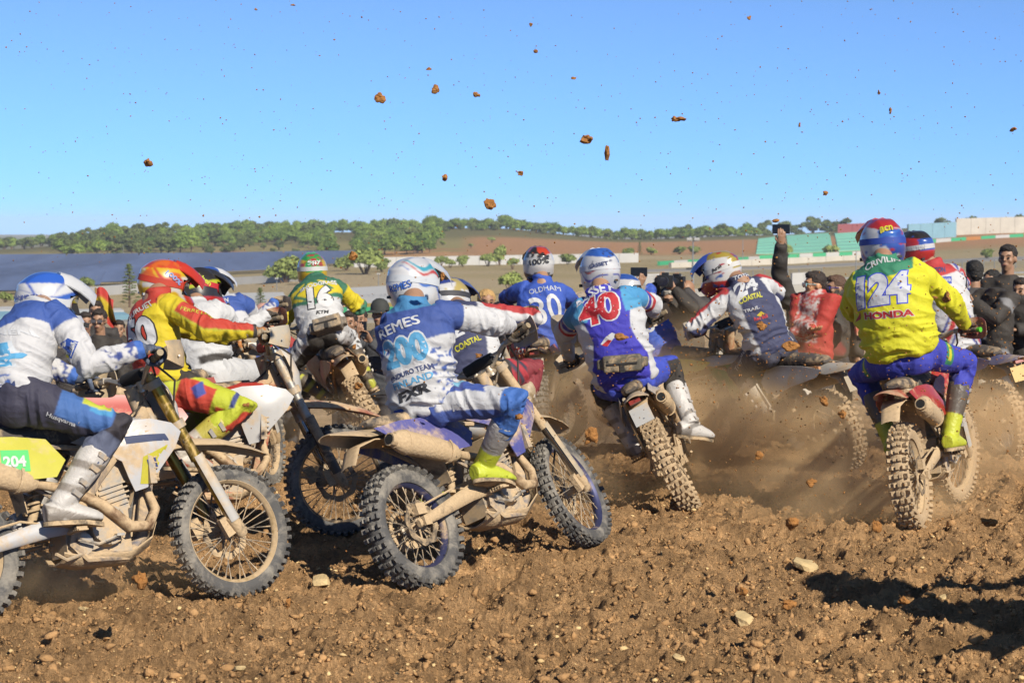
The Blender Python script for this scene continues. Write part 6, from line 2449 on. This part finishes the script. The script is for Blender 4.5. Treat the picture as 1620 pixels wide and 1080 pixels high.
    T(r, 'j', 'COASTAL', (722, 556), (762, 536), 10, '#d6d040', bold=.04)
    # motorcycles
    b = BIK['A']
    bike_letters(b, 'side_panel_right', None, [(2, 748), (0, 712), (46, 709), (49, 744)], None, 0, '#4aa85c')
    bike_letters(b, 'side_panel_right', '204', (5, 741), (42, 738), 19, '#eef2ee', bold=.04, off=.005)
    bike_letters(b, 'shroud_right', None, [(222, 765), (236, 765), (268, 702), (226, 722)], None, 0, '#d8cc30')
    bike_letters(b, 'shroud_right', None, [(196, 690), (262, 684), (270, 694), (200, 702)], None, 0, '#26304e')
    bike_letters(b, 'shroud_right', 'H', (236, 742), (250, 738), 16, '#26305c', bold=.03, off=.005)
    bike_letters(b, 'side_panel_right', None, [(50, 795), (110, 775), (108, 768), (50, 786)], None, 0, '#26304e')
    bike_letters(b, 'swingarm', 'MICHELIN', (8, 876), (48, 868), 8, '#2a4aa8', bold=.03)
    bike_letters(BIK['I'], 'licence_plate', '984', (974, 656), (996, 651), 7, '#303236', bold=.03)
    bike_letters(BIK['M'], 'licence_plate', 'CUH', (1568, 594), (1590, 588), 8, '#302818', bold=.03)
    waist_bag(RID['I'], 985, 574, .25, .11, .10, '#3a3a34', roll=-12)
    waist_bag(RID['E'], 520, 516, .24, .12, .11, '#55504a')
    waist_bag(RID['B'], 238, 618, .22, .11, .09, '#2a2a2a')
lettering()
# ------------------------------------------------------------------ spectators
def head_mesh():
    b = MB()
    b.ball((0, -.005, .03), (.074, .094, .092), 22, 16)
    b.ball((0, .028, -.045), (.052, .060, .066), 18, 12)
    b.ball((0, .050, -.092), (.026, .026, .022), 12, 8)
    b.tube([(0, .088, .022), (0, .104, -.004), (0, .110, -.018)], [.009, .012, .014], 8)
    b.tube([(-.045, .078, .034), (0, .092, .036), (.045, .078, .034)], [.010, .011, .010], 8)
    b.tube([(-.022, .083, -.052), (0, .090, -.050), (.022, .083, -.052)], [.006, .008, .006], 8)
    for s in (-1, 1):
        b.ball((s * .077, -.005, -.005), (.010, .020, .030), 10, 8)
        b.ball((s * .04, .062, -.015), (.024, .022, .022), 10, 8)
    b.tube([(0, -.01, -.06), (0, -.015, -.17)], [.056, .058], 16)
    return remesh(b, .0062, 4)

def hair_mesh(kind):
    b = MB()
    if kind == 'short':
        b.ball((0, -.015, .052), (.083, .098, .088), 22, 14)
        b.ball((0, .045, .098), (.062, .045, .034), 14, 8)
        b.ball((0, -.065, .0), (.066, .045, .06), 14, 8)
    elif kind == 'long':
        b.ball((0, -.02, .05), (.088, .098, .09), 22, 14)
        b.ball((0, -.07, -.06), (.082, .05, .12), 16, 10)
    elif kind == 'hood':
        b.ball((0, -.03, .02), (.108, .11, .125), 22, 14)
        b.ball((0, -.02, -.13), (.11, .10, .06), 18, 10)
    me = remesh(b, .0075, 2)
    V = verts(me); N = vnormals(me)
    if kind != 'hood':
        V = V + N * (.006 * fbm(V, 55, 3, 4))[:, None]
        # clear the face
        face = (V[:, 1] > .045) & (V[:, 2] < .072)
        V[face, 1] = .045
    else:
        face = (V[:, 1] > .055) & (V[:, 2] < .085)
        V[face, 1] = .02
    set_verts(me, V)
    return me

def cap_mesh():
    b = MB()
    b.lathe([(-.002, .092), (.045, .09), (.085, .07), (.108, .035), (.113, .0)], 24, 'z')
    b.add([(p[0], p[1] - .01, p[2] + .045) for p in []], [])
    V, F = [], []
    for k in range(11):
        a = R(-62 + 124 * k / 10)
        V += [(.09 * math.sin(a), .09 * math.cos(a), 0), (.105 * math.sin(a), .165 * math.cos(a) ** .6 if math.cos(a) > 0 else .1, -.018), (.105 * math.sin(a), .165 * math.cos(a) ** .6, -.024), (.09 * math.sin(a), .09 * math.cos(a), -.006)]
    for k in range(10):
        a, c = k * 4, k * 4 + 4
        F += [(a, a + 1, c + 1, c), (a + 1, a + 2, c + 2, c + 1), (a + 2, a + 3, c + 3, c + 2)]
    b.add(V, F)
    return b.mesh(auto=60)

EYE = mat('eye_dark', '#1c1612', .2, vary=0)
def hand_mesh():
    """relaxed right hand, wrist at origin, fingers toward +y, palm facing -z"""
    b = MB()
    b.tube([(0, -.02, 0), (0, .03, 0), (0, .085, -.004)], [(.026, .02), (.036, .016), (.04, .014)], 12)
    for x, l, dz in ((-.03, .07, 0), (-.01, .082, .002), (.01, .078, .002), (.029, .062, 0)):
        b.tube([(x, .08, 0), (x * 1.05, .08 + l * .5, -.008 + dz), (x * 1.03, .08 + l * .85, -.03), (x, .08 + l * .9, -.042)], [.0095, .009, .008, .0065], 8)
    b.tube([(-.03, .02, -.004), (-.052, .05, -.012), (-.05, .085, -.024)], [.013, .0115, .0085], 8)
    return remesh(b, .0048, 2)

def spectator(px, py, Y, face, S):
    """px,py: head centre in the photograph; face: yaw of the look direction (deg, 0 = +x, 90 = away)"""
    Hc = at(px, py, Y)
    gz = float(ground_z(Hc[0], Hc[1])[0])
    k = np.clip((Hc[2] - gz) / 1.64, .9, 1.12)
    base = A3((Hc[0], Hc[1], gz))
    f = A3((math.cos(R(face)), math.sin(R(face)), 0))
    up = A3((0, 0, 1))
    r = np.cross(f, up)
    bf = S.get('body', face)
    bfw = A3((math.cos(R(bf)), math.sin(R(bf)), 0)); br = np.cross(bfw, up)
    L = lambda x, y, z: base + (br * x + bfw * y) * k + up * z * k     # right, forward, up
    N = L(0, -.03, 1.46)
    P = L(0, 0, .94)
    pose = S.get('pose', 'down')
    W = {'down': (L(.25, .06, .84), L(-.25, .06, .84)), 'crossed': (L(-.12, .24, 1.14), L(.12, .22, 1.10)), 'phone': (L(.08, .36, 1.42), L(-.05, .33, 1.38)),
         'camera': (L(.09, .22, 1.58), L(-.07, .25, 1.55)), 'raise': (L(.2, .25, S.get('lift', 1.95)), L(-.22, .12, .95)), 'mouth': (L(.05, .2, 1.45), L(-.22, .15, 1.0)), 'low': (L(.12, .36, 1.16), L(-.12, .36, 1.16))}[pose]
    sk = mat('skin_' + S.get('skin', '#b98a6c').lstrip('#'), S.get('skin', '#b98a6c'), .55, vary=.08, dscale=40)
    J = []
    for s, w in ((1, W[0]), (-1, W[1])):
        sh = L(s * .175, -.01, 1.40)
        e = two_bone(sh, w, .29 * k, .26 * k, None, br * s * .8 - up * .8 - bfw * .2)
        J.append((sh, e, w, s))
    b = MB()
    b.tube([P, L(0, .0, 1.2), L(0, -.01, 1.38), N], [(.13 * k, .09 * k), (.13 * k, .09 * k), (.13 * k, .08 * k), (.055 * k, .055 * k)], 14, up=bfw)
    b.tube([N - up * .05, Hc - up * .1 * k], [.056 * k, .052 * k], 12)
    for sh, e, w, s in J:
        b.tube([L(s * .05, -.01, 1.38), sh, e, w], [.05, .048, .036, .026], 8)
        b.tube([L(s * .06, 0, .94), L(s * .09, 0, .9), L(s * .1, .02, .5), L(s * .1, -.01, .09)], [.07, .08, .055, .04], 10)
    hm = cached('head', head_mesh)
    me0 = hm.copy()
    HM = np.eye(4); HM[:3, 0] = r * k; HM[:3, 1] = f * k; HM[:3, 2] = up * k; HM[:3, 3] = Hc
    tilt = S.get('tilt', 0)
    Hm = Matrix(HM.tolist()) @ Matrix.Rotation(R(tilt), 4, 'X')
    me0.transform(Hm)
    b.add([tuple(v.co) for v in me0.vertices], [tuple(p.vertices) for p in me0.polygons])
    bpy.data.meshes.remove(me0)
    me = remesh(b, .0085, 1)
    me.transform(Matrix.Translation(-Vector(base)))
    o = link('person', me, sk)
    o.location = base
    tag(o, S['label'], 'person', 'spectators watching the start')
    def world_part(name, me, m, par=o):
        return put(name, me, m, par, base)
    # eyes and brows
    if S.get('eyes', True):
        for s in (-1, 1):
            b = MB(); b.ball((s * .033, .082, .012), (.013, .008, .007), 10, 6)
            m2 = b.mesh(); m2.transform(Hm); world_part('eye', m2, EYE)
            b = MB(); b.tube([(s * .016, .092, .034), (s * .034, .089, .040), (s * .052, .077, .034)], [.004, .0045, .003], 6)
            m2 = b.mesh(); m2.transform(Hm); world_part('eyebrow', m2, mat('brow_hair', '#2a1e18', .8))
        b = MB(); b.tube([(-.022, .093, -.05), (0, .099, -.049), (.022, .093, -.05)], [.002, .0035, .002], 6)
        m2 = b.mesh(); m2.transform(Hm); world_part('mouth', m2, mat('lips', '#8a4c42', .5))
    hk = S.get('hair', 'short')
    if hk:
        m2 = cached('hair_' + hk, lambda: hair_mesh(hk)).copy(); m2.transform(Hm)
        world_part('hair' if hk != 'hood' else 'hood', m2, mat('hair_' + S.get('haircol', '#241a14').lstrip('#'), S.get('haircol', '#241a14'), .75, bump=.8, bscale=120, vary=.25, dscale=60))
    if S.get('cap'):
        m2 = cached('cap', cap_mesh).copy(); m2.transform(Hm @ Matrix.Translation((0, 0, .045)) @ Matrix.Scale(1.04, 4))
        world_part('cap', m2, mat('cap_' + S['cap'].lstrip('#'), S['cap'], .8))
    if S.get('glasses'):
        b = MB()
        for s in (-1, 1):
            b.box((s * .036, .1, .012), (.052, .006, .032))
            b.tube([(s * .06, .098, .018), (s * .08, .01, .014)], [.003, .003], 5)
        b.tube([(-.06, .1, .02), (.06, .1, .02)], [.003, .003], 5)
        m2 = b.mesh(); m2.transform(Hm); world_part('sunglasses', m2, mat('glasses_' + S['glasses'].lstrip('#'), S['glasses'], .15, coat=.6))
    # jacket
    b = MB()
    b.tube([L(0, 0, .84), L(0, .005, .98), L(0, .005, 1.18), L(0, 0, 1.33), L(0, -.015, 1.42), L(0, -.02, 1.49)], [(.19 * k, .14 * k), (.18 * k, .135 * k), (.185 * k, .135 * k), (.19 * k, .12 * k), (.13 * k, .10 * k), (.078 * k, .08 * k)], 24, up=bfw)
    for sh, e, w, s in J:
        b.tube([L(s * .07, -.01, 1.38), sh, sh * .4 + e * .6, e, e * .5 + w * .5, w], [.085, .084, .072, .066, .058, .044], 14)
    me = remesh(b, .012, 4)
    V = verts(me); Nn = vnormals(me)
    sd = int(px) % 97
    fold = (1 - 2 * np.abs(vnoise(np.stack([V[:, 0] * 6, V[:, 1] * 6, V[:, 2] * 14 + V[:, 0] * 5], 1), 1, sd))) * .010 + vnoise(V, 14, sd) * .004
    V2 = V + Nn * fold[:, None]
    set_verts(me, V2)
    c1, c2 = S.get('top', ('#1c1d22', '#24262c'))
    col = np.tile(lin(c1), (len(V), 1))
    lat = (V - P) @ br; hh = (V[:, 2] - base[2]) / k; fw_ = (V - P) @ bfw
    st = S.get('style')
    if st == 'panel':
        col[(np.abs(lat) < .10) & (hh > 1.02) & (fw_ > 0)] = lin(c2)
        col[(np.abs(lat) < .10) & (hh > 1.02) & (fw_ > 0) & (fbm(V, 60, 2, sd) > -.1)] = lin('#c83030')
    elif st == 'zip':
        col[(np.abs(lat) < .012) & (fw_ > 0)] = lin(c2)
        col[hh > 1.44] = lin(c2)
    elif st == 'quilt':
        set_verts(me, V2 + Nn * (.008 * np.abs(np.sin(hh * 36)))[:, None])
    else:
        col[fbm(V, 5, 2, sd) > .35] = lin(c2)
    paint(me, col)
    world_part('jacket', me, CLOTH)
    # trousers and shoes
    b = MB()
    b.tube([L(0, 0, .98), L(0, 0, .86), L(0, 0, .8)], [(.165 * k, .12 * k), (.17 * k, .125 * k), (.13 * k, .1 * k)], 18, up=bfw)
    for s in (-1, 1):
        b.tube([L(s * .06, 0, .88), L(s * .09, 0, .82), L(s * .1, .02, .5), L(s * .1, 0, .28), L(s * .1, -.01, .06)], [.1 * k, .105 * k, .08 * k, .07 * k, .068 * k], 14)
    me = remesh(b, .014, 4)
    V = verts(me); Nn = vnormals(me)
    set_verts(me, V + Nn * ((1 - 2 * np.abs(vnoise(np.stack([V[:, 0] * 5, V[:, 1] * 5, V[:, 2] * 16], 1), 1, sd + 2))) * .008)[:, None])
    paint(me, np.tile(lin(S.get('legs', '#2c3442')), (len(V), 1)))
    world_part('trousers', me, CLOTH)
    for s in (-1, 1):
        b = MB(); b.tube([L(s * .1, -.07, .05), L(s * .1, .0, .06), L(s * .11, .12, .045), L(s * .11, .18, .035)], [(.036, .045), (.045, .055), (.046, .04), (.03, .025)], 12)
        world_part('shoe', b.mesh(), mat('shoe', '#2a2826', .7, dirt=.4))
    # hands
    for sh, e, w, s in J:
        m2 = cached('hand', hand_mesh).copy()
        fdir = nrm(w - e)
        if pose in ('phone', 'camera', 'raise', 'mouth') and not (pose in ('raise', 'mouth') and s < 0):
            fdir = nrm(fdir + up * .8)
        pal = nrm(np.cross(fdir, br * s + bfw * .2))
        sd_ = np.cross(fdir, pal)
        HMh = np.eye(4); HMh[:3, 0] = sd_ * s * k; HMh[:3, 1] = fdir * k; HMh[:3, 2] = pal * k; HMh[:3, 3] = w
        m2.transform(Matrix(HMh.tolist())); world_part('hand', m2, sk)
    hw = (W[0] + W[1]) / 2
    M3 = np.stack([br, bfw, up], 1)
    if pose == 'phone':
        b = MB(); b.box(hw + up * .11 + bfw * .03, (.075, .009, .15), M3)
        p = b.mesh(smooth=False)
        ph = put('phone', p, mat('phone_case', '#16171a', .3), None, hw); ph.location = hw
        tag(ph, S.get('prop', 'dark phone held up by a spectator'), 'phone')
    elif pose == 'raise':
        q = W[0] + up * .13
        b = MB(); b.box(q, (.15, .02, .08), M3)
        ph = put('phone', b.mesh(smooth=False), mat('phone_case', '#16171a', .3), None, q); ph.location = q
        tag(ph, S.get('prop', 'dark phone raised overhead'), 'phone')
    elif pose == 'camera':
        q = hw + up * .06 + bfw * .03
        e_ = empty('camera_body_with_lens', q)
        e_.name = 'photo_camera'
        tag(e_, S.get('prop', 'black camera with long lens held by a photographer'), 'camera')
        b = MB(); b.box((0, 0, 0), (.14, .07, .10), M3); b.box(up * .06, (.06, .05, .03), M3)
        link('body', b.mesh(smooth=False), mat('camera_black', '#141416', .5), e_)
        b = MB(); b.tube([bfw * .03, bfw * .10, bfw * .11, bfw * .20], [.038, .04, .046, .048], 16)
        link('lens', b.mesh(), mat('camera_black', '#141416', .5), e_)
        b = MB(); b.tube([bfw * .195, bfw * .202], [.04, .04], 16)
        link('lens_glass', b.mesh(), LENS, e_)
    return o

def build_spectators():
    sp = spectator
    blk = ('#1a1b1f', '#26282c')
    sp(6, 528, 22.0, -70, dict(label='spectator in black cap with green badge at the far left edge', cap='#1c1e1c', top=blk, hair=None))
    sp(32, 527, 22.4, -75, dict(label='spectator in purple cap beside the far left rider', cap='#4a3c74', top=('#3a3c44', '#2a2c34')))
    sp(113, 532, 20.6, -60, dict(label='spectator in dark jacket and jeans with hand at mouth behind the left rider', pose='mouth', top=('#24262c', '#2e3036'), legs='#4a6488'))
    sp(135, 512, 21.8, -65, dict(label='spectator in bright blue jacket behind the left handlebar', top=('#2a5ac8', '#24489c')))
    sp(157, 508, 21.0, -95, dict(label='spectator in black jacket and glasses facing the camera behind the left rider', glasses='#4a4a50', top=blk, tilt=-4))
    sp(188, 522, 23.5, -80, dict(label='spectator in dark coat beside the conifer on the left', top=('#2a2420', '#1e1c1a')))
    sp(152, 494, 23.0, -85, dict(label='spectator standing beside the flag pole on the left', hair='short', top=('#26282e', '#1c1d22')))
    sp(417, 503, 19.5, -80, dict(label='photographer in faded pink cap behind the red handguard', cap='#a07a6c', pose='camera', top=('#b0282c', '#26282c'), prop='black camera held by the pink capped photographer'))
    sp(446, 512, 21.0, -70, dict(label='spectator in black hood beside the pink capped photographer', hair='hood', haircol='#17181b', top=blk))
    sp(553, 512, 20.5, -100, dict(label='spectator in red and white jacket filming behind rider 16', pose='phone', style='panel', top=('#c43a34', '#e4e0dc'), prop='phone held by the red and white spectator'))
    sp(570, 506, 22.0, -100, dict(label='spectator in orange jacket behind rider 16', top=('#d8702c', '#2a2c30'), pose='low'))
    sp(601, 497, 20.0, -110, dict(label='spectator in dark patterned cap filming left of rider 200', cap='#2a2c2a', hair='long', pose='phone', top=('#333c48', '#26282e'), prop='phone held by the capped spectator left of rider 200'))
    sp(770, 480, 20.0, -80, dict(label='blond spectator between the navy and the blue number 30 riders', hair='long', haircol='#a08050', top=('#3a3c4c', '#2a2c34')))
    sp(1046, 500, 18.2, -100, dict(lift=1.62, label='spectator in blue jacket raising a camera right of the number 40 helmet', pose='raise', top=('#2a5ac0', '#c8d030'), hair='hood', haircol='#1c1e22', prop='small dark camera raised right of the number 40 helmet'))
    sp(1058, 478, 17.6, -100, dict(label='grey haired photographer aiming a long lens right of rider 40', haircol='#8a8680', pose='camera', top=blk, prop='black camera with long lens of the grey haired photographer'))
    sp(1087, 462, 17.9, -115, dict(label='balding photographer in dark jacket left of rider 24', hair=None, pose='camera', top=('#26282c', '#30323a'), skin='#b88868', prop='black camera held by the balding photographer'))
    sp(1276, 516, 17.2, -110, dict(label='spectator in black jacket raising a phone between riders 24 and 124', pose='raise', top=blk, hair='hood', haircol='#151618', prop='dark phone raised high between riders 24 and 124'))
    sp(1289, 452, 16.4, -170, dict(label='spectator in red jacket and white framed sunglasses with arms crossed', body=-130, pose='crossed', style='panel', glasses='#9adce4', top=('#cc2f2a', '#e4dcd8'), skin='#a87a58', legs='#2a2c34'))
    sp(1322, 457, 17.4, -160, dict(label='spectator in blue sunglasses and dark jacket beside the red jacket', body=-120, glasses='#2a3ab0', haircol='#4a3426', top=('#34302e', '#8a2428')))
    sp(1541, 434, 17.2, 100, dict(label='dark haired spectator in grey hooded jacket turned away at the right', top=('#4a4c52', '#3c3e44'), hair='short', haircol='#15120f', eyes=False))
    sp(1568, 448, 17.8, -140, dict(label='spectator with long black hair between the grey and the black jackets', hair='long', haircol='#14100e', top=blk))
    sp(1594, 410, 17.4, -120, dict(label='tall smiling spectator in black quilted jacket at the right edge', style='quilt', top=blk, hair='short', haircol='#1c1512'))
    sp(1616, 462, 16.6, -130, dict(label='spectator holding a phone at the right edge below the tall one', pose='low', top=('#202226', '#2c2e34')))
    sp(1575, 500, 16.2, -150, dict(label='spectator in black jacket with grey sleeve stripes low at the right', top=('#1c1d20', '#8a8c90'), hair='hood', haircol='#1a1b1e', pose='phone', prop='pale phone held low at the right edge'))
    # flag on a pole
    p = hit(152, 545, 20)
    base = at(150, 560, 23.4); base[2] = float(ground_z(base[0], base[1])[0])
    o = empty('flag', base)
    tag(o, 'red and yellow flag waving above the spectators on the left', 'flag')
    b = MB(); b.tube([(0, 0, 0), (.02, 0, 1.92)], [.014, .012], 8)
    link('pole', b.mesh(), mat('wood_pole', '#b08850', .7), o)
    V, F = [], []
    nx, nz = 22, 16
    for i in range(nx):
        for j in range(nz):
            u, v = i / (nx - 1), j / (nz - 1)
            V.append((.02 + .25 * u - .04 * v * u, .06 * math.sin(u * 9 + v * 3) * u ** .5 + .03 * math.sin(v * 7), 1.52 + .38 * v + .05 * math.sin(u * 5) - .07 * u))
    for i in range(nx - 1):
        for j in range(nz - 1):
            F.append((i * nz + j, (i + 1) * nz + j, (i + 1) * nz + j + 1, i * nz + j + 1))
    me = MB().add(V, F).mesh(auto=180)
    Vv = verts(me); col = np.tile(lin('#e8c41c'), (len(Vv), 1))
    col[[k for k in range(len(Vv)) if (k % nz) > 10 or (k % nz) < 4]] = lin('#cc2420')
    paint(me, col)
    link('cloth', me, CLOTH, o)
build_spectators()
# ------------------------------------------------------------------ one more rider just outside the frame, whose shadow falls into it
def copy_tree(o, parent=None):
    c = o.copy()
    COL.objects.link(c)
    c.parent = parent
    if parent is not None:
        c.matrix_parent_inverse = o.matrix_parent_inverse.copy()
    for ch in list(o.children):
        copy_tree(ch, c)
    return c
def offframe():
    Mb = BIK['L']['M']
    X = Matrix.Translation((3.0, 7.75, 0)) @ Matrix.Rotation(R(-30), 4, 'Z') @ Matrix.Translation((-Mb.translation.x, -Mb.translation.y, 0))
    for src, lab in ((BIK['L']['root'], 'motorcycle just outside the right edge whose shadow lies in the foreground'), (RID['L']['o'], 'rider just outside the right edge whose shadow lies in the foreground')):
        M0 = Matrix.Translation(src.location) if src.type == 'MESH' else Mb
        c = copy_tree(src)
        c.matrix_world = X @ M0
        c['label'] = lab
offframe()
# ------------------------------------------------------------------ thin air haze over the whole place
def haze():
    b = MB(); b.box((0, 2035, -15), (14000, 4110, 74))
    m = bpy.data.materials.new('air_haze'); m.use_nodes = True
    nt = m.node_tree; nt.nodes.clear()
    out = N_(nt, 'ShaderNodeOutputMaterial'); pv = N_(nt, 'ShaderNodeVolumePrincipled')
    pv.inputs['Color'].default_value = (.80, .88, 1.0, 1)
    pv.inputs['Density'].default_value = .00022
    nt.links.new(pv.outputs[0], out.inputs['Volume'])
    o = link('haze', b.mesh(smooth=False), m)
    tag(o, 'thin pale haze in the air over the whole valley', 'haze', kind='stuff')
haze()
# ------------------------------------------------------------------ flying earth and dust
def flying():
    rng = np.random.default_rng(9)
    big = [(600, 154, 14, 10), (690, 142, 9, 10), (1075, 189, 17, 10), (927, 219, 27, 9), (960, 241, 15, 9.5), (776, 325, 17, 10), (234, 257, 16, 9), (704, 281, 7, 10), (823, 274, 6, 10), (848, 81, 7, 10), (840, 40, 6, 10), (463, 8, 6, 10), (405, 15, 6, 10),
           (1409, 176, 8, 10), (1186, 28, 6, 10), (1226, 350, 9, 10), (1603, 205, 8, 10), (1390, 147, 6, 10), (1306, 305, 7, 10), (1128, 255, 6, 10), (753, 150, 8, 10), (679, 110, 6, 10), (908, 124, 6, 10), (1265, 197, 6, 10), (560, 405, 12, 9.5), (1066, 189, 8, 10),
           (1205, 515, 20, 10.5), (1254, 826, 22, 9.5), (1283, 763, 13, 10), (1387, 832, 14, 9.5), (935, 693, 22, 10), (985, 532, 16, 10), (820, 660, 12, 10), (222, 916, 30, 8.5), (700, 438, 16, 9.3), (1250, 548, 18, 10.5), (1304, 633, 16, 10), (1332, 655, 10, 10.5), (1563, 826, 18, 9.5), (1200, 720, 9, 10), (1176, 935, 12, 9), (1245, 955, 20, 8.6),
           (1430, 950, 14, 8.8), (1480, 470, 8, 10), (1498, 470, 16, 10), (455, 955, 18, 8.6), (1155, 890, 9, 9), (757, 562, 9, 10), (568, 610, 14, 9.6), (560, 548, 9, 9.6), (390, 640, 9, 9.2)]
    k = 0
    for px, py, w, Y in big:
        p = at(px, py, Y)
        r = w / 2 * Y / FPX
        b = bmesh.new()
        bmesh.ops.create_icosphere(b, subdivisions=3, radius=r)
        V = np.array([v.co[:] for v in b.verts])
        n = fbm(V + k * 3.1, .9 / r, 3, 300 + k)
        sc = rng.uniform(.45, 1.35, 3)
        for v, q in zip(b.verts, n):
            v.co *= max(.35, 1 + .75 * q)
            v.co.x *= sc[0]; v.co.y *= sc[1]; v.co.z *= sc[2]
        me = bpy.data.meshes.new('clod'); b.to_mesh(me); b.free()
        o = link('flying_clod', me, SOILFLY)
        o.location = p
        tag(o, 'brown clod of earth flying through the air' if w < 14 else 'large brown clod of earth thrown high through the air' if py < 400 else 'large brown clod of earth flying low among the riders', 'clod', 'large clods in the sky' if w >= 14 and py < 400 else 'large clods among the riders' if w >= 14 else 'small flying clods')
        k += 1
    # fine spray
    n = 1000
    px = rng.uniform(0, 1620, n); py = rng.uniform(0, 420, n)
    s = rng.uniform(.8, 2.0, n) ** 1.3
    parts = [(px, py, s)]
    for cx, cy, sx, sy, m in ((1540, 560, 70, 80, 600), (1250, 600, 120, 110, 700), (1420, 820, 60, 60, 300), (900, 660, 100, 80, 300), (600, 600, 110, 100, 130), (1090, 560, 110, 60, 260), (700, 420, 300, 60, 110), (1300, 860, 200, 60, 300), (400, 760, 120, 80, 120)):
        parts.append((rng.normal(cx, sx, m), rng.normal(cy, sy, m), rng.uniform(.8, 2.4, m) ** 1.3))
    px = np.concatenate([p[0] for p in parts]); py = np.concatenate([p[1] for p in parts]); s = np.concatenate([p[2] for p in parts])
    Y = rng.uniform(9.2, 14.5, len(px))
    C = np.array([at(a, b, y) for a, b, y in zip(px, py, Y)])
    ok = C[:, 2] > .04
    C, s, Y = C[ok], s[ok], Y[ok]
    V, F = lumps(C, s / 2 * Y / FPX, rng, .9, .35)
    tag(link('flying_dirt', from_arrays('flying_dirt', V, F), SOILFLY), 'fine spray of earth thrown up by the wheels', 'dirt', kind='stuff')
SOILFLY = mat('airborne_soil', '#8a6036', .95, vary=.3, dscale=40, bump=.6, bscale=200, spec=.1)
flying()

def dust(px, py, Y, rx, ry, rz, dens, seed):
    """soft cloud of dust: a closed ellipsoid filled with uneven volume"""
    c = at(px, py, Y)
    b = MB(); b.ball((0, 0, 0), 1.0, 20, 12)
    m = bpy.data.materials.new('dust_%d' % seed)
    m.use_nodes = True
    nt = m.node_tree
    nt.nodes.clear()
    out = N_(nt, 'ShaderNodeOutputMaterial')
    pv = N_(nt, 'ShaderNodeVolumePrincipled')
    pv.inputs['Color'].default_value = (*lin('#ffdfae'), 1)
    pv.inputs['Anisotropy'].default_value = .1
    tc = N_(nt, 'ShaderNodeTexCoord')
    ln = N_(nt, 'ShaderNodeVectorMath', operation='LENGTH')
    nt.links.new(tc.outputs['Object'], ln.inputs[0])
    fo = N_(nt, 'ShaderNodeMapRange', interpolation_type='SMOOTHSTEP')
    fo.inputs[1].default_value = .98; fo.inputs[2].default_value = .1; fo.inputs[3].default_value = 0; fo.inputs[4].default_value = 1
    nt.links.new(ln.outputs['Value'], fo.inputs[0])
    mp = N_(nt, 'ShaderNodeMapping')
    mp.inputs['Scale'].default_value = (rx, ry, rz)
    mp.inputs['Location'].default_value = (seed * 3.7, seed * 1.3, 0)
    nt.links.new(tc.outputs['Object'], mp.inputs[0])
    no = N_(nt, 'ShaderNodeTexNoise', Scale=1.9, Detail=4.0, Roughness=.6, Distortion=.6)
    nt.links.new(mp.outputs[0], no.inputs['Vector'])
    mr = N_(nt, 'ShaderNodeMapRange'); mr.inputs[1].default_value = .38; mr.inputs[2].default_value = .68; mr.inputs[3].default_value = .05; mr.inputs[4].default_value = 1.0
    nt.links.new(no.outputs[0], mr.inputs[0])
    m1 = N_(nt, 'ShaderNodeMath', operation='MULTIPLY'); m2 = N_(nt, 'ShaderNodeMath', operation='MULTIPLY'); m2.inputs[1].default_value = dens
    nt.links.new(fo.outputs[0], m1.inputs[0]); nt.links.new(mr.outputs[0], m1.inputs[1])
    nt.links.new(m1.outputs[0], m2.inputs[0]); nt.links.new(m2.outputs[0], pv.inputs['Density'])
    nt.links.new(pv.outputs[0], out.inputs['Volume'])
    o = link('dust_cloud', b.mesh(), m)
    o.location = c
    o.scale = (rx, ry, rz)
    tag(o, 'pale brown dust drifting up behind the wheels', 'dust', 'dust clouds', 'stuff')

dust(1165, 715, 13.9, 1.05, .9, .60, 3.2, 1)
dust(1265, 690, 14.0, 1.2, .6, .48, 2.6, 2)
dust(1330, 790, 12.4, 1.0, .8, .36, 2.0, 3)
dust(1560, 670, 14.6, .95, .8, .55, 3.4, 4)
dust(1010, 640, 14.7, 1.3, .7, .55, 3.4, 5)
dust(860, 700, 13.4, .9, .7, .42, 1.8, 6)
dust(600, 700, 14.5, 1.2, .8, .45, 1.3, 7)
dust(140, 900, 9.7, .9, .5, .22, 1.3, 8)
dust(1100, 560, 16.2, 1.9, .9, .55, 1.2, 9)
dust(830, 770, 12.4, 1.1, .6, .26, 1.4, 11)
dust(1420, 720, 13.6, 1.3, .5, .45, 1.6, 12)
dust(1450, 800, 12.6, .8, .6, .40, 2.0, 10)

bpy.data.scenes.remove(_tmp)
